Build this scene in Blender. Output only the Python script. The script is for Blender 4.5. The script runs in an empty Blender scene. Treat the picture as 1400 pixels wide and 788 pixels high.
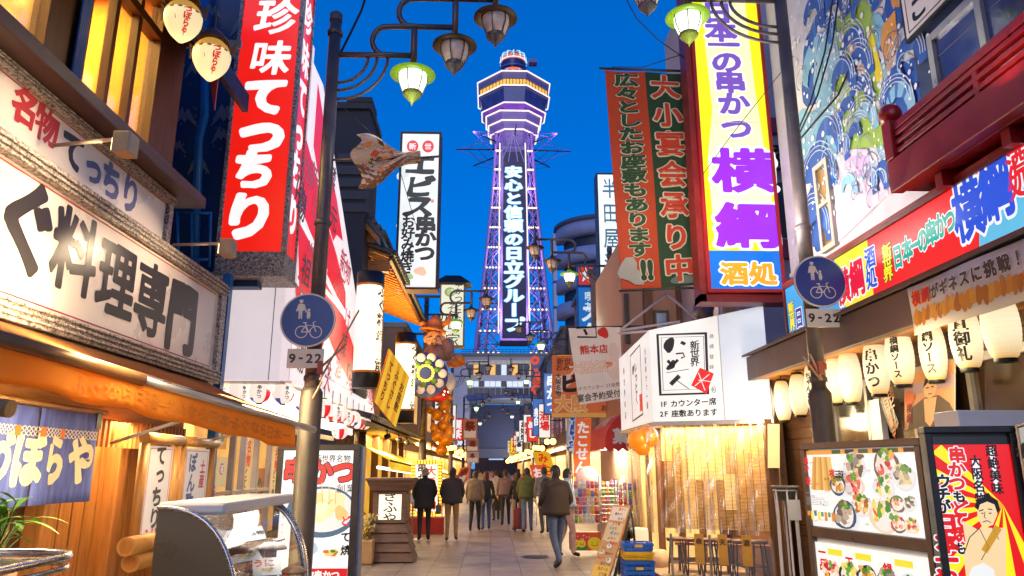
import bpy,bmesh,math,random
import numpy as np
from mathutils import Vector,Matrix,Euler
random.seed(7)
SC = bpy.context.scene
COL = SC.collection
R = math.radians
# ------------------------------------------------------------------ camera
F = 996.0 / 1400.0 * 36.0
CAM_LOC = Vector((0.0,0.0,1.7))
CAM_ROT = Euler((R(90 + 13.9),0.0,R(-1.61)),'XYZ')
cam_data = bpy.data.cameras.new('camera')
cam_data.lens = F
cam_data.sensor_width = 36.0
cam_data.clip_start = 0.05
cam_data.clip_end = 3000.0
cam = bpy.data.objects.new('camera',cam_data)
cam.location = CAM_LOC
cam.rotation_euler = CAM_ROT
COL.objects.link(cam)
SC.camera = cam
# ------------------------------------------------------------------ dusk sky, added frontal fill, exposure
SUN_EL,SUN_ROT = 14.0,192.0
world = bpy.data.worlds.new('World')
SC.world = world
world.use_nodes = True
wn = world.node_tree
wn.nodes.clear()
sky = wn.nodes.new('ShaderNodeTexSky')
sky.sky_type = 'NISHITA'
sky.sun_disc = False
sky.sun_elevation = R(SUN_EL)
sky.sun_rotation = R(SUN_ROT)
sky.ozone_density = 10.0
sky.air_density = 1.0
sky.dust_density = 0.0
hsv = wn.nodes.new('ShaderNodeHueSaturation')
hsv.inputs['Hue'].default_value = 0.503
hsv.inputs['Saturation'].default_value = 1.5
hsv.inputs['Value'].default_value = 1.25
even = wn.nodes.new('ShaderNodeMixRGB')       # dusk sky: the deep blue of the photograph, less steep towards the horizon
even.inputs[0].default_value = 0.55
even.inputs[2].default_value = (0.0,0.95,4.4,1)
bg = wn.nodes.new('ShaderNodeBackground')
bg.inputs['Strength'].default_value = 0.15
wo = wn.nodes.new('ShaderNodeOutputWorld')
wn.links.new(sky.outputs[0],hsv.inputs['Color'])
wn.links.new(hsv.outputs[0],even.inputs[1])
wn.links.new(even.outputs[0],bg.inputs[0])
wn.links.new(bg.outputs[0],wo.inputs[0])
sun_data = bpy.data.lights.new('sun','SUN')
sun_data.energy = 0.75          # soft frontal fill added behind the viewer, far below daylight
sun_data.angle = R(40)
sun_data.color = (1.0,0.86,0.74)
sun = bpy.data.objects.new('sun',sun_data)
sun.rotation_euler = (R(90 - SUN_EL),0,R(180 - SUN_ROT))
COL.objects.link(sun)
SC.view_settings.view_transform = 'Standard'
SC.view_settings.look = 'None'
SC.view_settings.gamma = 1.0
SC.view_settings.exposure = 0.0
SC.view_settings.use_curve_mapping = False
SC.cycles.max_bounces = 6
SC.cycles.diffuse_bounces = 3
SC.cycles.glossy_bounces = 3
SC.cycles.transmission_bounces = 6
SC.cycles.transparent_max_bounces = 12
SC.cycles.caustics_reflective = False
SC.cycles.caustics_refractive = False
SC.cycles.sample_clamp_indirect = 4.0
SC.cycles.blur_glossy = 1.0
# ------------------------------------------------------------------ where things stand, from measured directions
_RM = CAM_ROT.to_matrix()
def ray(px,py):
    return _RM @ Vector(((px - 700) / 996.0,(394 - py) / 996.0,-1.0))
def at(px,py,Y):
    d = ray(px,py); return CAM_LOC + d * (Y / d.y)
def atX(px,py,X):
    d = ray(px,py); return CAM_LOC + d * (X / d.x)
def atZ(px,py,Z=0.0):
    d = ray(px,py); return CAM_LOC + d * ((Z - 1.7) / d.z)
def onp(px,py,p0,n):
    d = ray(px,py); return CAM_LOC + d * ((p0 - CAM_LOC).dot(n) / d.dot(n))
def srgb(r,g=None,b=None):
    if g is None: r,g,b = r
    def f(c):
        c = c / 255.0
        return c / 12.92 if c <= 0.04045 else ((c + 0.055) / 1.055) ** 2.4
    return (f(r),f(g),f(b))
# ------------------------------------------------------------------ materials
MATS = {}
def _mat(name):
    m = bpy.data.materials.new(name); m.use_nodes = True
    nt = m.node_tree; nt.nodes.clear()
    out = nt.nodes.new('ShaderNodeOutputMaterial')
    MATS[name] = m
    return m,nt,out
def _pr(nt,out):
    p = nt.nodes.new('ShaderNodeBsdfPrincipled')
    nt.links.new(p.outputs[0],out.inputs['Surface']); return p
def _coord(nt,scale=(1,1,1),rot=(0,0,0)):
    tc = nt.nodes.new('ShaderNodeTexCoord'); mp = nt.nodes.new('ShaderNodeMapping')
    mp.inputs['Scale'].default_value = scale; mp.inputs['Rotation'].default_value = rot
    nt.links.new(tc.outputs['Object'],mp.inputs['Vector']); return mp.outputs[0]
def _noise(nt,vec,scale=5,detail=4,rough=.55):
    n = nt.nodes.new('ShaderNodeTexNoise'); n.inputs['Scale'].default_value = scale
    n.inputs['Detail'].default_value = detail; n.inputs['Roughness'].default_value = rough
    nt.links.new(vec,n.inputs['Vector']); return n.outputs['Fac']
def _ramp(nt,fac,stops):
    r = nt.nodes.new('ShaderNodeValToRGB'); e = r.color_ramp.elements
    while len(e) < len(stops): e.new(0.5)
    for el,(p,c) in zip(e,stops):
        el.position = p; el.color = (*c,1)
    nt.links.new(fac,r.inputs[0]); return r.outputs[0]
def _bump(nt,fac,strength,dist=.02):
    b = nt.nodes.new('ShaderNodeBump'); b.inputs['Strength'].default_value = strength
    b.inputs['Distance'].default_value = dist
    nt.links.new(fac,b.inputs['Height']); return b.outputs[0]
def M_plain(name,c,rough=.55,metal=0,var=.22,scale=4,bump=.1,spec=.5,stretch=(1,1,1)):
    """a surface of one colour with worn, blotchy variation"""
    if name in MATS: return MATS[name]
    m,nt,out = _mat(name); p = _pr(nt,out)
    v = _coord(nt,stretch)
    n = _noise(nt,v,scale,6,.62)
    lo = tuple(x * (1 - var) for x in c); hi = tuple(min(1,x * (1 + var)) for x in c)
    nt.links.new(_ramp(nt,n,[(.3,lo),(.7,hi)]),p.inputs['Base Color'])
    p.inputs['Metallic'].default_value = metal
    p.inputs['Specular IOR Level'].default_value = spec
    r = nt.nodes.new('ShaderNodeMapRange'); r.inputs[1].default_value = .3; r.inputs[2].default_value = .7
    r.inputs[3].default_value = max(.03,rough - .1); r.inputs[4].default_value = min(1,rough + .12)
    nt.links.new(n,r.inputs[0]); nt.links.new(r.outputs[0],p.inputs['Roughness'])
    if bump:
        nt.links.new(_bump(nt,_noise(nt,v,scale * 9,3),bump,.01),p.inputs['Normal'])
    return m
def M_emit(name,c,s=1.0,var=.0,light=False,diffuse=.5):  # lit walls, cloth and paper also glow here in place of lamplight
    """glow: lamp shade, backlit board, tube, and walls"""
    if name in MATS: return MATS[name]
    m,nt,out = _mat(name); p = _pr(nt,out)
    p.inputs['Base Color'].default_value = (*[min(.8,x * diffuse) for x in c],1)
    p.inputs['Roughness'].default_value = .35
    p.inputs['Emission Strength'].default_value = s
    if var:
        n = _noise(nt,_coord(nt),2.2,3)
        nt.links.new(_ramp(nt,n,[(.3,tuple(x * (1 - var) for x in c)),(.7,c)]),p.inputs['Emission Color'])
    else:
        p.inputs['Emission Color'].default_value = (*c,1)
    m.cycles.emission_sampling = 'AUTO' if light else 'NONE'
    return m
def M_print(name,s=0.0,rough=.4,var=.05,scale=3.0):  # prints that are no lamps may get some glow as well
    """printed or painted artwork, colours in the mesh; s>0 = glow, on backlit boards and to brighten unlit prints"""
    if name in MATS: return MATS[name]
    m,nt,out = _mat(name); p = _pr(nt,out)
    a = nt.nodes.new('ShaderNodeVertexColor'); a.layer_name = 'print'
    v = _coord(nt)
    n = _noise(nt,v,scale,5,.6)
    k = nt.nodes.new('ShaderNodeMapRange'); k.inputs[1].default_value = .3; k.inputs[2].default_value = .7
    k.inputs[3].default_value = 1 - var; k.inputs[4].default_value = 1 + var * .3  # random tone; on backlit boards it imitates uneven tubes behind
    nt.links.new(n,k.inputs[0])
    mx = nt.nodes.new('ShaderNodeVectorMath'); mx.operation = 'SCALE'
    nt.links.new(a.outputs[0],mx.inputs[0]); nt.links.new(k.outputs[0],mx.inputs['Scale'])
    p.inputs['Roughness'].default_value = rough
    if s > 0:
        nt.links.new(mx.outputs[0],p.inputs['Emission Color'])
        p.inputs['Emission Strength'].default_value = s
        d = nt.nodes.new('ShaderNodeVectorMath'); d.operation = 'SCALE'; d.inputs['Scale'].default_value = .4
        nt.links.new(mx.outputs[0],d.inputs[0]); nt.links.new(d.outputs[0],p.inputs['Base Color'])
        m.cycles.emission_sampling = 'NONE'
    else:
        nt.links.new(mx.outputs[0],p.inputs['Base Color'])
    return m
def M_canvas(name,c,var=.14):
    """thin cloth that lets lamplight through"""
    m = M_plain(name,c,.8,0,var,3); nt = m.node_tree; out = [n for n in nt.nodes if n.type == 'OUTPUT_MATERIAL'][0]; p = [n for n in nt.nodes if n.type == 'BSDF_PRINCIPLED'][0]
    t = nt.nodes.new('ShaderNodeBsdfTranslucent'); t.inputs[0].default_value = (*c,1); mx = nt.nodes.new('ShaderNodeMixShader'); mx.inputs[0].default_value = .55
    nt.links.new(p.outputs[0],mx.inputs[1]); nt.links.new(t.outputs[0],mx.inputs[2]); nt.links.new(mx.outputs[0],out.inputs['Surface']); return m
def M_wood(name,c,rough=.55,axis=2,dark=.5,scale=1.0):
    if name in MATS: return MATS[name]
    m,nt,out = _mat(name); p = _pr(nt,out)
    s = [9 * scale] * 3; s[axis] = .9 * scale
    v = _coord(nt,tuple(s))
    n = _noise(nt,v,2.4,7,.65)
    nt.links.new(_ramp(nt,n,[(.28,tuple(x * dark for x in c)),(.5,c),(.75,tuple(min(1,x * 1.25) for x in c))]),p.inputs['Base Color'])
    p.inputs['Roughness'].default_value = rough
    nt.links.new(_bump(nt,n,.25,.01),p.inputs['Normal'])
    return m
def M_granite(name,a,b,scale=60):
    if name in MATS: return MATS[name]
    m,nt,out = _mat(name); p = _pr(nt,out)
    v = _coord(nt)
    n = _noise(nt,v,scale,5,.8)
    nt.links.new(_ramp(nt,n,[(.40,a),(.5,tuple((x + y) / 2 for x,y in zip(a,b))),(.58,b)]),p.inputs['Base Color'])
    p.inputs['Roughness'].default_value = .42
    nt.links.new(_bump(nt,n,.3,.01),p.inputs['Normal'])
    return m
def M_film(name,c,alpha,rough=.08):
    """clear or tinted sheet: glass and plastic film"""
    if name in MATS: return MATS[name]
    m,nt,out = _mat(name)
    t = nt.nodes.new('ShaderNodeBsdfTransparent'); t.inputs[0].default_value = (*c,1)
    g = nt.nodes.new('ShaderNodeBsdfGlossy'); g.inputs['Color'].default_value = (*c,1)
    g.inputs['Roughness'].default_value = rough
    mx = nt.nodes.new('ShaderNodeMixShader')
    lw = nt.nodes.new('ShaderNodeLayerWeight'); lw.inputs[0].default_value = .35
    k = nt.nodes.new('ShaderNodeMapRange'); k.inputs[3].default_value = alpha; k.inputs[4].default_value = min(1,alpha + .6)
    nt.links.new(lw.outputs['Fresnel'],k.inputs[0]); nt.links.new(k.outputs[0],mx.inputs[0])
    nt.links.new(t.outputs[0],mx.inputs[1]); nt.links.new(g.outputs[0],mx.inputs[2])
    nt.links.new(mx.outputs[0],out.inputs['Surface'])
    return m
# ------------------------------------------------------------------ mesh builder
ORG = {}
class MB:
    def __init__(s): s.v = []; s.f = []; s.mi = []; s.sm = []; s.mats = []; s.cur = 0; s.smooth = False
    def mat(s,m):
        if m not in s.mats: s.mats.append(m)
        s.cur = s.mats.index(m); return s
    def add(s,vs,fs,smooth=None):
        b = len(s.v); s.v += [Vector(p) for p in vs]
        for f in fs:
            s.f.append([b + i for i in f]); s.mi.append(s.cur); s.sm.append(s.smooth if smooth is None else smooth)
        return s
    def obox(s,o,a,b,c):
        o,a,b,c = map(Vector,(o,a,b,c))
        if a.cross(b).dot(c) < 0: a,b = b,a
        vs = [o,o + a,o + a + b,o + b,o + c,o + a + c,o + a + b + c,o + b + c]
        return s.add(vs,[(0,3,2,1),(4,5,6,7),(0,1,5,4),(1,2,6,5),(2,3,7,6),(3,0,4,7)],False)
    def box(s,x0,y0,z0,x1,y1,z1):
        return s.obox((x0,y0,z0),(x1 - x0,0,0),(0,y1 - y0,0),(0,0,z1 - z0))
    def cbox(s,c,sx,sy,sz,rz=0):
        m = Matrix.Rotation(rz,3,'Z'); a,b,d = m @ Vector((sx,0,0)),m @ Vector((0,sy,0)),Vector((0,0,sz))
        return s.obox(Vector(c) - a / 2 - b / 2,a,b,d)
    def poly(s,pts,smooth=False): return s.add(pts,[tuple(range(len(pts)))],smooth)
    def prism(s,pts,vec,mat_side=None):
        pts = [Vector(p) for p in pts]; vec = Vector(vec); n = len(pts)
        nr = Vector((0,0,0))
        for i in range(n): nr += pts[i].cross(pts[(i + 1) % n])
        if nr.dot(vec) > 0: pts = pts[::-1]
        vs = pts + [p + vec for p in pts]
        return s.add(vs,[tuple(range(n)),tuple(range(2 * n - 1,n - 1,-1))] + [((i + 1) % n,i,n + i,n + (i + 1) % n) for i in range(n)],False)
    def tube(s,pts,r,n=8,caps=True,smooth=True):
        pts = [Vector(p) for p in pts]; N = len(pts)
        rr = r if isinstance(r,(list,tuple)) else [r] * N
        t0 = (pts[1] - pts[0]).normalized()
        u = t0.orthogonal().normalized(); vs = []
        for i,p in enumerate(pts):
            t = ((pts[min(i + 1,N - 1)] - pts[max(i - 1,0)])).normalized()
            u = (u - t * u.dot(t))
            u = u.normalized() if u.length > 1e-6 else t.orthogonal().normalized()
            w = t.cross(u)
            for k in range(n):
                a = 2 * math.pi * k / n
                vs.append(p + (u * math.cos(a) + w * math.sin(a)) * rr[i])
        fs = [(i * n + k,i * n + (k + 1) % n,(i + 1) * n + (k + 1) % n,(i + 1) * n + k) for i in range(N - 1) for k in range(n)]
        s.add(vs,fs,smooth)
        if caps:
            b = len(s.v) - len(vs)
            for base,rev in ((0,True),((N - 1) * n,False)):
                idx = [b + base + k for k in range(n)]
                s.f.append(idx[::-1] if rev else idx); s.mi.append(s.cur); s.sm.append(False)
        return s
    def lathe(s,prof,o=(0,0,0),n=20,smooth=True,axis=None,a0=0,a1=2 * math.pi,sx=1,sy=1):
        o = Vector(o); vs = []; full = abs(a1 - a0 - 2 * math.pi) < 1e-4; m = n if full else n + 1
        q = Vector((0,0,1)).rotation_difference(Vector(axis)) if axis else None
        for (r,z) in prof:
            for k in range(m):
                a = a0 + (a1 - a0) * k / n
                p = Vector((r * math.cos(a) * sx,r * math.sin(a) * sy,z))
                vs.append(o + (q @ p if q else p))
        fs = []
        for i in range(len(prof) - 1):
            for k in range(n):
                k2 = (k + 1) % m
                fs.append((i * m + k,i * m + k2,(i + 1) * m + k2,(i + 1) * m + k))
        return s.add(vs,fs,smooth)
    def grid(s,fn,nu,nv,smooth=True):
        vs = [fn(i / nu,j / nv) for j in range(nv + 1) for i in range(nu + 1)]
        return s.add(vs,[(j * (nu + 1) + i,j * (nu + 1) + i + 1,(j + 1) * (nu + 1) + i + 1,(j + 1) * (nu + 1) + i) for j in range(nv) for i in range(nu)],smooth)
    def ball(s,c,rx,ry=None,rz=None,n=14,m=9):
        ry = ry or rx; rz = rz or rx; c = Vector(c)
        return s.grid(lambda u,w: c + Vector((rx * math.sin(math.pi * max(.003,min(.997,w))) * math.cos(2 * math.pi * u),ry * math.sin(math.pi * max(.003,min(.997,w))) * math.sin(2 * math.pi * u),-rz * math.cos(math.pi * w))),n,m)
    def build(s,name,mat=None,parent=None,bevel=0,thick=0,sub=0):
        me = bpy.data.meshes.new(name)
        o = bpy.data.objects.new(name,me); COL.objects.link(o)
        off = Vector((0,0,0))
        if parent is not None:
            o.parent = parent; off = ORG[parent.name]; ORG[o.name] = off
        else:
            off = Vector((0,0,0)); ORG[o.name] = off
        me.from_pydata([tuple(v - off) for v in s.v],[],s.f)
        if mat is not None and not s.mats: me.materials.append(mat)
        else:
            for m in s.mats: me.materials.append(m)
            me.polygons.foreach_set('material_index',s.mi)
        me.polygons.foreach_set('use_smooth',s.sm)
        me.update()
        if thick:
            md = o.modifiers.new('thickness','SOLIDIFY'); md.thickness = thick
        if sub:
            md = o.modifiers.new('smooth','SUBSURF'); md.levels = sub; md.render_levels = sub
        if bevel:
            md = o.modifiers.new('bevel','BEVEL'); md.width = bevel; md.segments = 2; md.limit_method = 'ANGLE'; md.harden_normals = False
        return o
def tag(o,label=None,cat=None,group=None,kind=None):
    if label: o['label'] = label
    if cat: o['category'] = cat
    if group: o['group'] = group
    if kind: o['kind'] = kind
    return o
def thing(name,label,cat,loc=(0,0,0),group=None):
    o = bpy.data.objects.new(name,None); COL.objects.link(o); o.empty_display_size = .2
    o.location = loc; ORG[o.name] = Vector(loc)
    return tag(o,label,cat,group)
def copy_tree(o,parent=None):
    c = o.copy(); COL.objects.link(c); c.parent = parent; ORG[c.name] = ORG.get(o.name,Vector((0,0,0)))
    for ch in list(o.children): copy_tree(ch,c)
    return c
def dup(root,loc,label=None,group=None,rz=None,sc=None):
    c = copy_tree(root); c.location = loc
    if label: c['label'] = label
    if group: c['group'] = group
    if rz is not None: c.rotation_euler.z = rz
    if sc is not None: c.scale = (sc,sc,sc)
    return c
def lamp(kind,loc,energy,color,size=.1,rot=None,size_y=None,parent=None,name='lamp_light',spread=None):
    d = bpy.data.lights.new(name,kind); d.energy = energy; d.color = color
    if kind == 'AREA':
        d.size = size
        if size_y: d.shape = 'RECTANGLE'; d.size_y = size_y
        if spread: d.spread = R(spread)
    else: d.shadow_soft_size = size
    o = bpy.data.objects.new(name,d); COL.objects.link(o)
    o.location = Vector(loc) - (ORG[parent.name] if parent else Vector((0,0,0)))
    if parent: o.parent = parent
    if rot: o.rotation_euler = rot
    return o
def mkb(m): return MB().mat(m)
# ------------------------------------------------------------------ lettering: glyph outlines from the built-in font, thickened like brush strokes
_GL = {}
_NG = 56
def _glyph(ch,wt,brush):
    key = (ch,round(wt,3),brush)
    if key in _GL: return _GL[key]
    cu = bpy.data.curves.new('tmp','FONT'); cu.body = ch; cu.resolution_u = 3
    o = bpy.data.objects.new('tmp',cu); COL.objects.link(o)
    bpy.context.view_layer.update()
    me = o.to_mesh()
    V = np.array([(v.co.x,v.co.y) for v in me.vertices]).reshape(-1,2)
    cnt = {}
    for p in me.polygons:
        vs = list(p.vertices)
        for a,b in zip(vs,vs[1:] + vs[:1]):
            k = (min(a,b),max(a,b)); cnt[k] = cnt.get(k,0) + 1
    E = np.array([k for k,n in cnt.items() if n == 1]).reshape(-1,2)
    o.to_mesh_clear(); bpy.data.objects.remove(o); bpy.data.curves.remove(cu)
    if len(V) == 0:
        _GL[key] = (np.zeros((0,2)),[],(0,0,1,1)); return _GL[key]
    lo,hi = V.min(0),V.max(0)
    w_ = (hi - lo)
    S = 1.0
    pad = wt + .02
    x0,y0 = lo - pad; x1,y1 = hi + pad
    h = max((x1 - x0),(y1 - y0)) / _NG
    nx,ny = int(math.ceil((x1 - x0) / h)) + 1,int(math.ceil((y1 - y0) / h)) + 1
    X,Y = np.meshgrid(x0 + h * np.arange(nx),y0 + h * np.arange(ny),indexing='ij')
    P = np.stack([X.ravel(),Y.ravel()],1)
    A,B = V[E[:,0]],V[E[:,1]]
    D = np.full(len(P),9.0); IN = np.zeros(len(P),bool)
    for a,b in zip(A,B):
        ab = b - a; L = ab.dot(ab)
        if L < 1e-12: continue
        t = np.clip(((P - a) @ ab) / L,0,1)
        d = np.hypot(P[:,0] - a[0] - t * ab[0],P[:,1] - a[1] - t * ab[1])
        D = np.minimum(D,d)
        c = (a[1] > P[:,1]) != (b[1] > P[:,1])
        if abs(ab[1]) > 1e-12:
            IN ^= c & (P[:,0] < a[0] + (P[:,1] - a[1]) / ab[1] * ab[0])
    wv = wt
    if brush:
        # strokes swell and thin along the slant of the writing, as a loaded brush leaves them
        ph = (hash_str(ch) % 97) / 97 * 6.28
        wv = wt * (1 + brush * np.sin(P[:,0] * 5.1 + ph) * np.cos(P[:,1] * 4.3 + ph * 1.7))
    G = (np.where(IN,-D,D) - wv).reshape(nx,ny)
    vs = []; fs = []; vid = {}
    def vert(kx,ky,x,y):
        k = (kx,ky)
        if k not in vid: vid[k] = len(vs); vs.append((x,y))
        return vid[k]
    gx = lambda i: x0 + h * i
    gy = lambda j: y0 + h * j
    for j in range(ny - 1):
        run = None
        for i in range(nx - 1):
            c = [(i,j),(i + 1,j),(i + 1,j + 1),(i,j + 1)]
            g = [G[q] for q in c]; ins = [q < 0 for q in g]
            if all(ins):
                if run is None: run = i
                if i < nx - 2: continue
                i_end = i + 1
                fs.append([vert(2 * run,2 * j,gx(run),gy(j)),vert(2 * i_end,2 * j,gx(i_end),gy(j)),vert(2 * i_end,2 * j + 2,gx(i_end),gy(j + 1)),vert(2 * run,2 * j + 2,gx(run),gy(j + 1))]); run = None; continue
            if run is not None:
                fs.append([vert(2 * run,2 * j,gx(run),gy(j)),vert(2 * i,2 * j,gx(i),gy(j)),vert(2 * i,2 * j + 2,gx(i),gy(j + 1)),vert(2 * run,2 * j + 2,gx(run),gy(j + 1))]); run = None
            if not any(ins): continue
            pl = []
            for q in range(4):
                a,b = c[q],c[(q + 1) % 4]; ga,gb = g[q],g[(q + 1) % 4]
                if ga < 0: pl.append(vert(2 * a[0],2 * a[1],gx(a[0]),gy(a[1])))
                if (ga < 0) != (gb < 0):
                    t = ga / (ga - gb)
                    pl.append(vert(a[0] + b[0],a[1] + b[1],gx(a[0] + (b[0] - a[0]) * t),gy(a[1] + (b[1] - a[1]) * t)))
            if len(pl) >= 3: fs.append(pl)
    _GL[key] = (np.array(vs).reshape(-1,2),fs,(lo[0],lo[1],hi[0],hi[1]))
    return _GL[key]
def hash_str(s):
    h = 7
    for c in s: h = (h * 31 + ord(c)) % 1000003
    return h
# ------------------------------------------------------------------ flat artwork on a board: colours per face, layer on layer
class Surf:
    """four corners (top-left, top-right, bottom-right, bottom-left as read) -> points; u right, v down, both in 0..1"""
    def __init__(s,tl,tr,br,bl):
        s.c = [Vector(p) for p in (tl,tr,br,bl)]
        s.n = (s.c[3] - s.c[0]).cross(s.c[1] - s.c[0]).normalized()
        s.w = ((s.c[1] - s.c[0]).length + (s.c[2] - s.c[3]).length) / 2
        s.h = ((s.c[3] - s.c[0]).length + (s.c[2] - s.c[1]).length) / 2
    def p(s,u,v,d=0.0):
        a,b,c,e = s.c
        return a * (1 - u) * (1 - v) + b * u * (1 - v) + c * u * v + e * (1 - u) * v + s.n * d
    def inset(s,du,dv,d=0):
        return Surf(s.p(du,dv,d),s.p(1 - du,dv,d),s.p(1 - du,1 - dv,d),s.p(du,1 - dv,d))
    def sub(s,u0,v0,u1,v1,d=0):
        return Surf(s.p(u0,v0,d),s.p(u1,v0,d),s.p(u1,v1,d),s.p(u0,v1,d))
def par(tl,tr,bl):
    tl,tr,bl = Vector(tl),Vector(tr),Vector(bl); return Surf(tl,tr,tr + bl - tl,bl)
class WrapSurf:
    """a curved surface given by a function (u, v, d) -> point"""
    def __init__(s,fn,w,h): s.fn = fn; s.w = w; s.h = h
    def p(s,u,v,d=0.0): return s.fn(u,v,d)
class Art:
    def __init__(s,surf,d0=.004,step=.0012): s.S = surf; s.d = d0; s.step = step; s.v = []; s.f = []; s.c = []
    def up(s,k=1): s.d += s.step * k; return s
    def raw(s,uv,faces,col,d=None):
        b = len(s.v); d = s.d if d is None else d
        s.v += [s.S.p(u,v,d) for u,v in uv]
        for f in faces: s.f.append([b + i for i in f]); s.c.append(col)
    def poly(s,pts,col): s.raw(pts,[tuple(range(len(pts)))[::-1]],col); return s
    def rect(s,u0,v0,u1,v1,col): return s.poly([(u0,v0),(u1,v0),(u1,v1),(u0,v1)],col)
    def ell(s,u,v,ru,rv,col,n=16,rot=0):
        a = s.S.w / s.S.h
        pts = []
        for k in range(n):
            t = 2 * math.pi * k / n; x,y = ru * math.cos(t) * a,rv * math.sin(t)
            pts.append((u + (x * math.cos(rot) - y * math.sin(rot)) / a,v + x * math.sin(rot) + y * math.cos(rot)))
        return s.poly(pts,col)
    def line(s,pts,wd,col,closed=False):
        """a drawn stroke; wd in metres"""
        W,H = s.S.w,s.S.h
        P = [Vector((u * W,v * H)) for u,v in pts]
        if closed: P = P + [P[0]]
        L,Rr = [],[]
        for i,p in enumerate(P):
            t = (P[min(i + 1,len(P) - 1)] - P[max(i - 1,0)])
            if closed and i in (0,len(P) - 1): t = P[1] - P[-2]
            t = t.normalized() if t.length > 1e-9 else Vector((1,0)); nn = Vector((-t.y,t.x)) * wd / 2
            L.append(p + nn); Rr.append(p - nn)
        uv = [(q.x / W,q.y / H) for q in L + Rr]; n = len(P)
        s.raw(uv,[(i,i + 1,n + i + 1,n + i) for i in range(n - 1)],col); return s
    def blob(s,u,v,ru,rv,col,rnd,n=14,j=.25,rot=0):
        a = s.S.w / s.S.h; pts = []
        p1,p2 = rnd.random() * 6,rnd.random() * 6
        for k in range(n):
            t = 2 * math.pi * k / n; q = 1 + j * (math.sin(2 * t + p1) * .5 + math.sin(3 * t + p2) * .5)
            x,y = ru * q * math.cos(t) * a,rv * q * math.sin(t)
            pts.append((u + (x * math.cos(rot) - y * math.sin(rot)) / a,v + x * math.sin(rot) + y * math.cos(rot)))
        return s.poly(pts,col)
    def glyph(s,ch,u,v,hu,hv,col,wt=.03,brush=0,out=None,ow=.07,shear=0,rot=0):
        """one character centred on (u,v), its em box hu x hv; out = outline colour"""
        if ch in ' \u3000': return
        for wgt,c,lift in (((wt + ow),out,0),(wt,col,1)):
            if c is None: continue
            V,Fs,bb = _glyph(ch,wgt,brush if lift else brush * .4)
            if not len(V): continue
            cj = ord(ch) > 0x2000
            cx,cy = ((.5,.38) if cj else ((bb[0] + bb[2]) / 2,(bb[1] + bb[3]) / 2))
            if cj and ch in 'ーー～・！。、': cx,cy = (bb[0] + bb[2]) / 2,(bb[1] + bb[3]) / 2
            uv = []
            for x,y in V:
                x -= cx; y -= cy
                if rot: x,y = x * math.cos(rot) - y * math.sin(rot),x * math.sin(rot) + y * math.cos(rot)
                x += shear * y
                uv.append((u + x * hu,v - y * hv))
            s.raw(uv,Fs,c,s.d + lift * s.step)
    def text(s,t,u,v,em,col,vert=False,gap=1.0,wt=.03,brush=0,out=None,ow=.07,sx=1.0,shear=0,rise=0):
        """a line of writing centred on (u,v); em = character height in metres"""
        W,H = s.S.w,s.S.h; n = len(t)
        if vert:
            st = em * gap / H; v0 = v - st * (n - 1) / 2
            for i,ch in enumerate(t):
                du = dv = 0; rot = 0
                if ch in 'ー～': rot = -math.pi / 2
                if ch in 'っゃゅょッャュョァィ': du,dv = .10 * em * sx / W,-.10 * em / H
                s.glyph(ch,u + du,v0 + st * i + dv,em * sx / W,em / H,col,wt,brush,out,ow,shear,rot)
        else:
            adv = [1.0 if ord(c) > 0x2000 else (.35 if c in ' .,:!|il1' else .62) for c in t]
            tot = sum(adv) * em * sx * gap / W; x = u - tot / 2
            for i,ch in enumerate(t):
                a = adv[i] * em * sx * gap / W
                s.glyph(ch,x + a / 2,v + rise * (x + a / 2 - u),em * sx / W,em / H,col,wt,brush,out,ow,shear); x += a
        return s
    def build(s,name,mat,parent):
        me = bpy.data.meshes.new(name); o = bpy.data.objects.new(name,me); COL.objects.link(o)
        off = Vector((0,0,0))
        if parent is not None: o.parent = parent; off = ORG[parent.name]
        ORG[o.name] = off
        me.from_pydata([tuple(v - off) for v in s.v],[],s.f)
        ca = me.color_attributes.new('print','FLOAT_COLOR','CORNER')
        buf = []
        for f,c in zip(s.f,s.c): buf += [*c,1.0] * len(f)
        ca.data.foreach_set('color',buf)
        me.materials.append(mat); me.update(); return o
WHITE,BLACK,RED = srgb(245,245,245),srgb(18,16,18),srgb(225,25,20)
def fill(x,y,n): return [(x + (y - x) * i / n) for i in range(n + 1)]
# ================================================================== common materials
m_dark = M_plain('dark_metal',srgb(52,50,52),.45,.3,.25,6)
m_black = M_plain('black_paint',(.012,.012,.013),.4,0,.3,5)
m_pole = M_plain('pole_paint',srgb(92,82,82),.42,.2,.25,5,.15)
m_pole_dark = M_plain('lower_pole_paint',srgb(66,58,54),.5,.2,.25,5,.15)
m_alu = M_plain('aluminium',srgb(178,172,165),.35,.75,.12,4)
m_steel = M_plain('brushed_steel',srgb(196,190,182),.22,.9,.12,8,.05,.5,(1,1,14))
m_white = M_plain('white_paint',srgb(222,218,214),.5,0,.08,2)
m_whitewall = M_plain('white_sheet',srgb(226,220,222),.35,0,.06,1.2,.04)
m_wood = M_wood('cedar',srgb(168,108,48))
m_woody = M_wood('cedar_along',srgb(172,112,50),axis=1)
m_woodx = M_wood('cedar_across',srgb(168,108,48),axis=0)
m_wooddark = M_wood('dark_cedar',srgb(96,58,30),axis=1)
m_wooddark_v = M_wood('dark_cedar_upright',srgb(92,56,30))
m_bamboo = M_wood('bamboo_cane',srgb(176,128,70),.4,axis=2,dark=.75)
m_tile = M_plain('roof_tile',srgb(70,72,80),.4,0,.3,7,.2)
m_granite = M_granite('speckled_granite',srgb(42,38,36),srgb(205,190,178),34)
m_red = M_plain('red_lacquer',srgb(150,14,20),.35,0,.2,3)
m_glass = M_film('window_glass',(.95,.97,1.0),.05)
m_film = M_film('plastic_film',(1.0,.98,.95),.045,.22)
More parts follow.
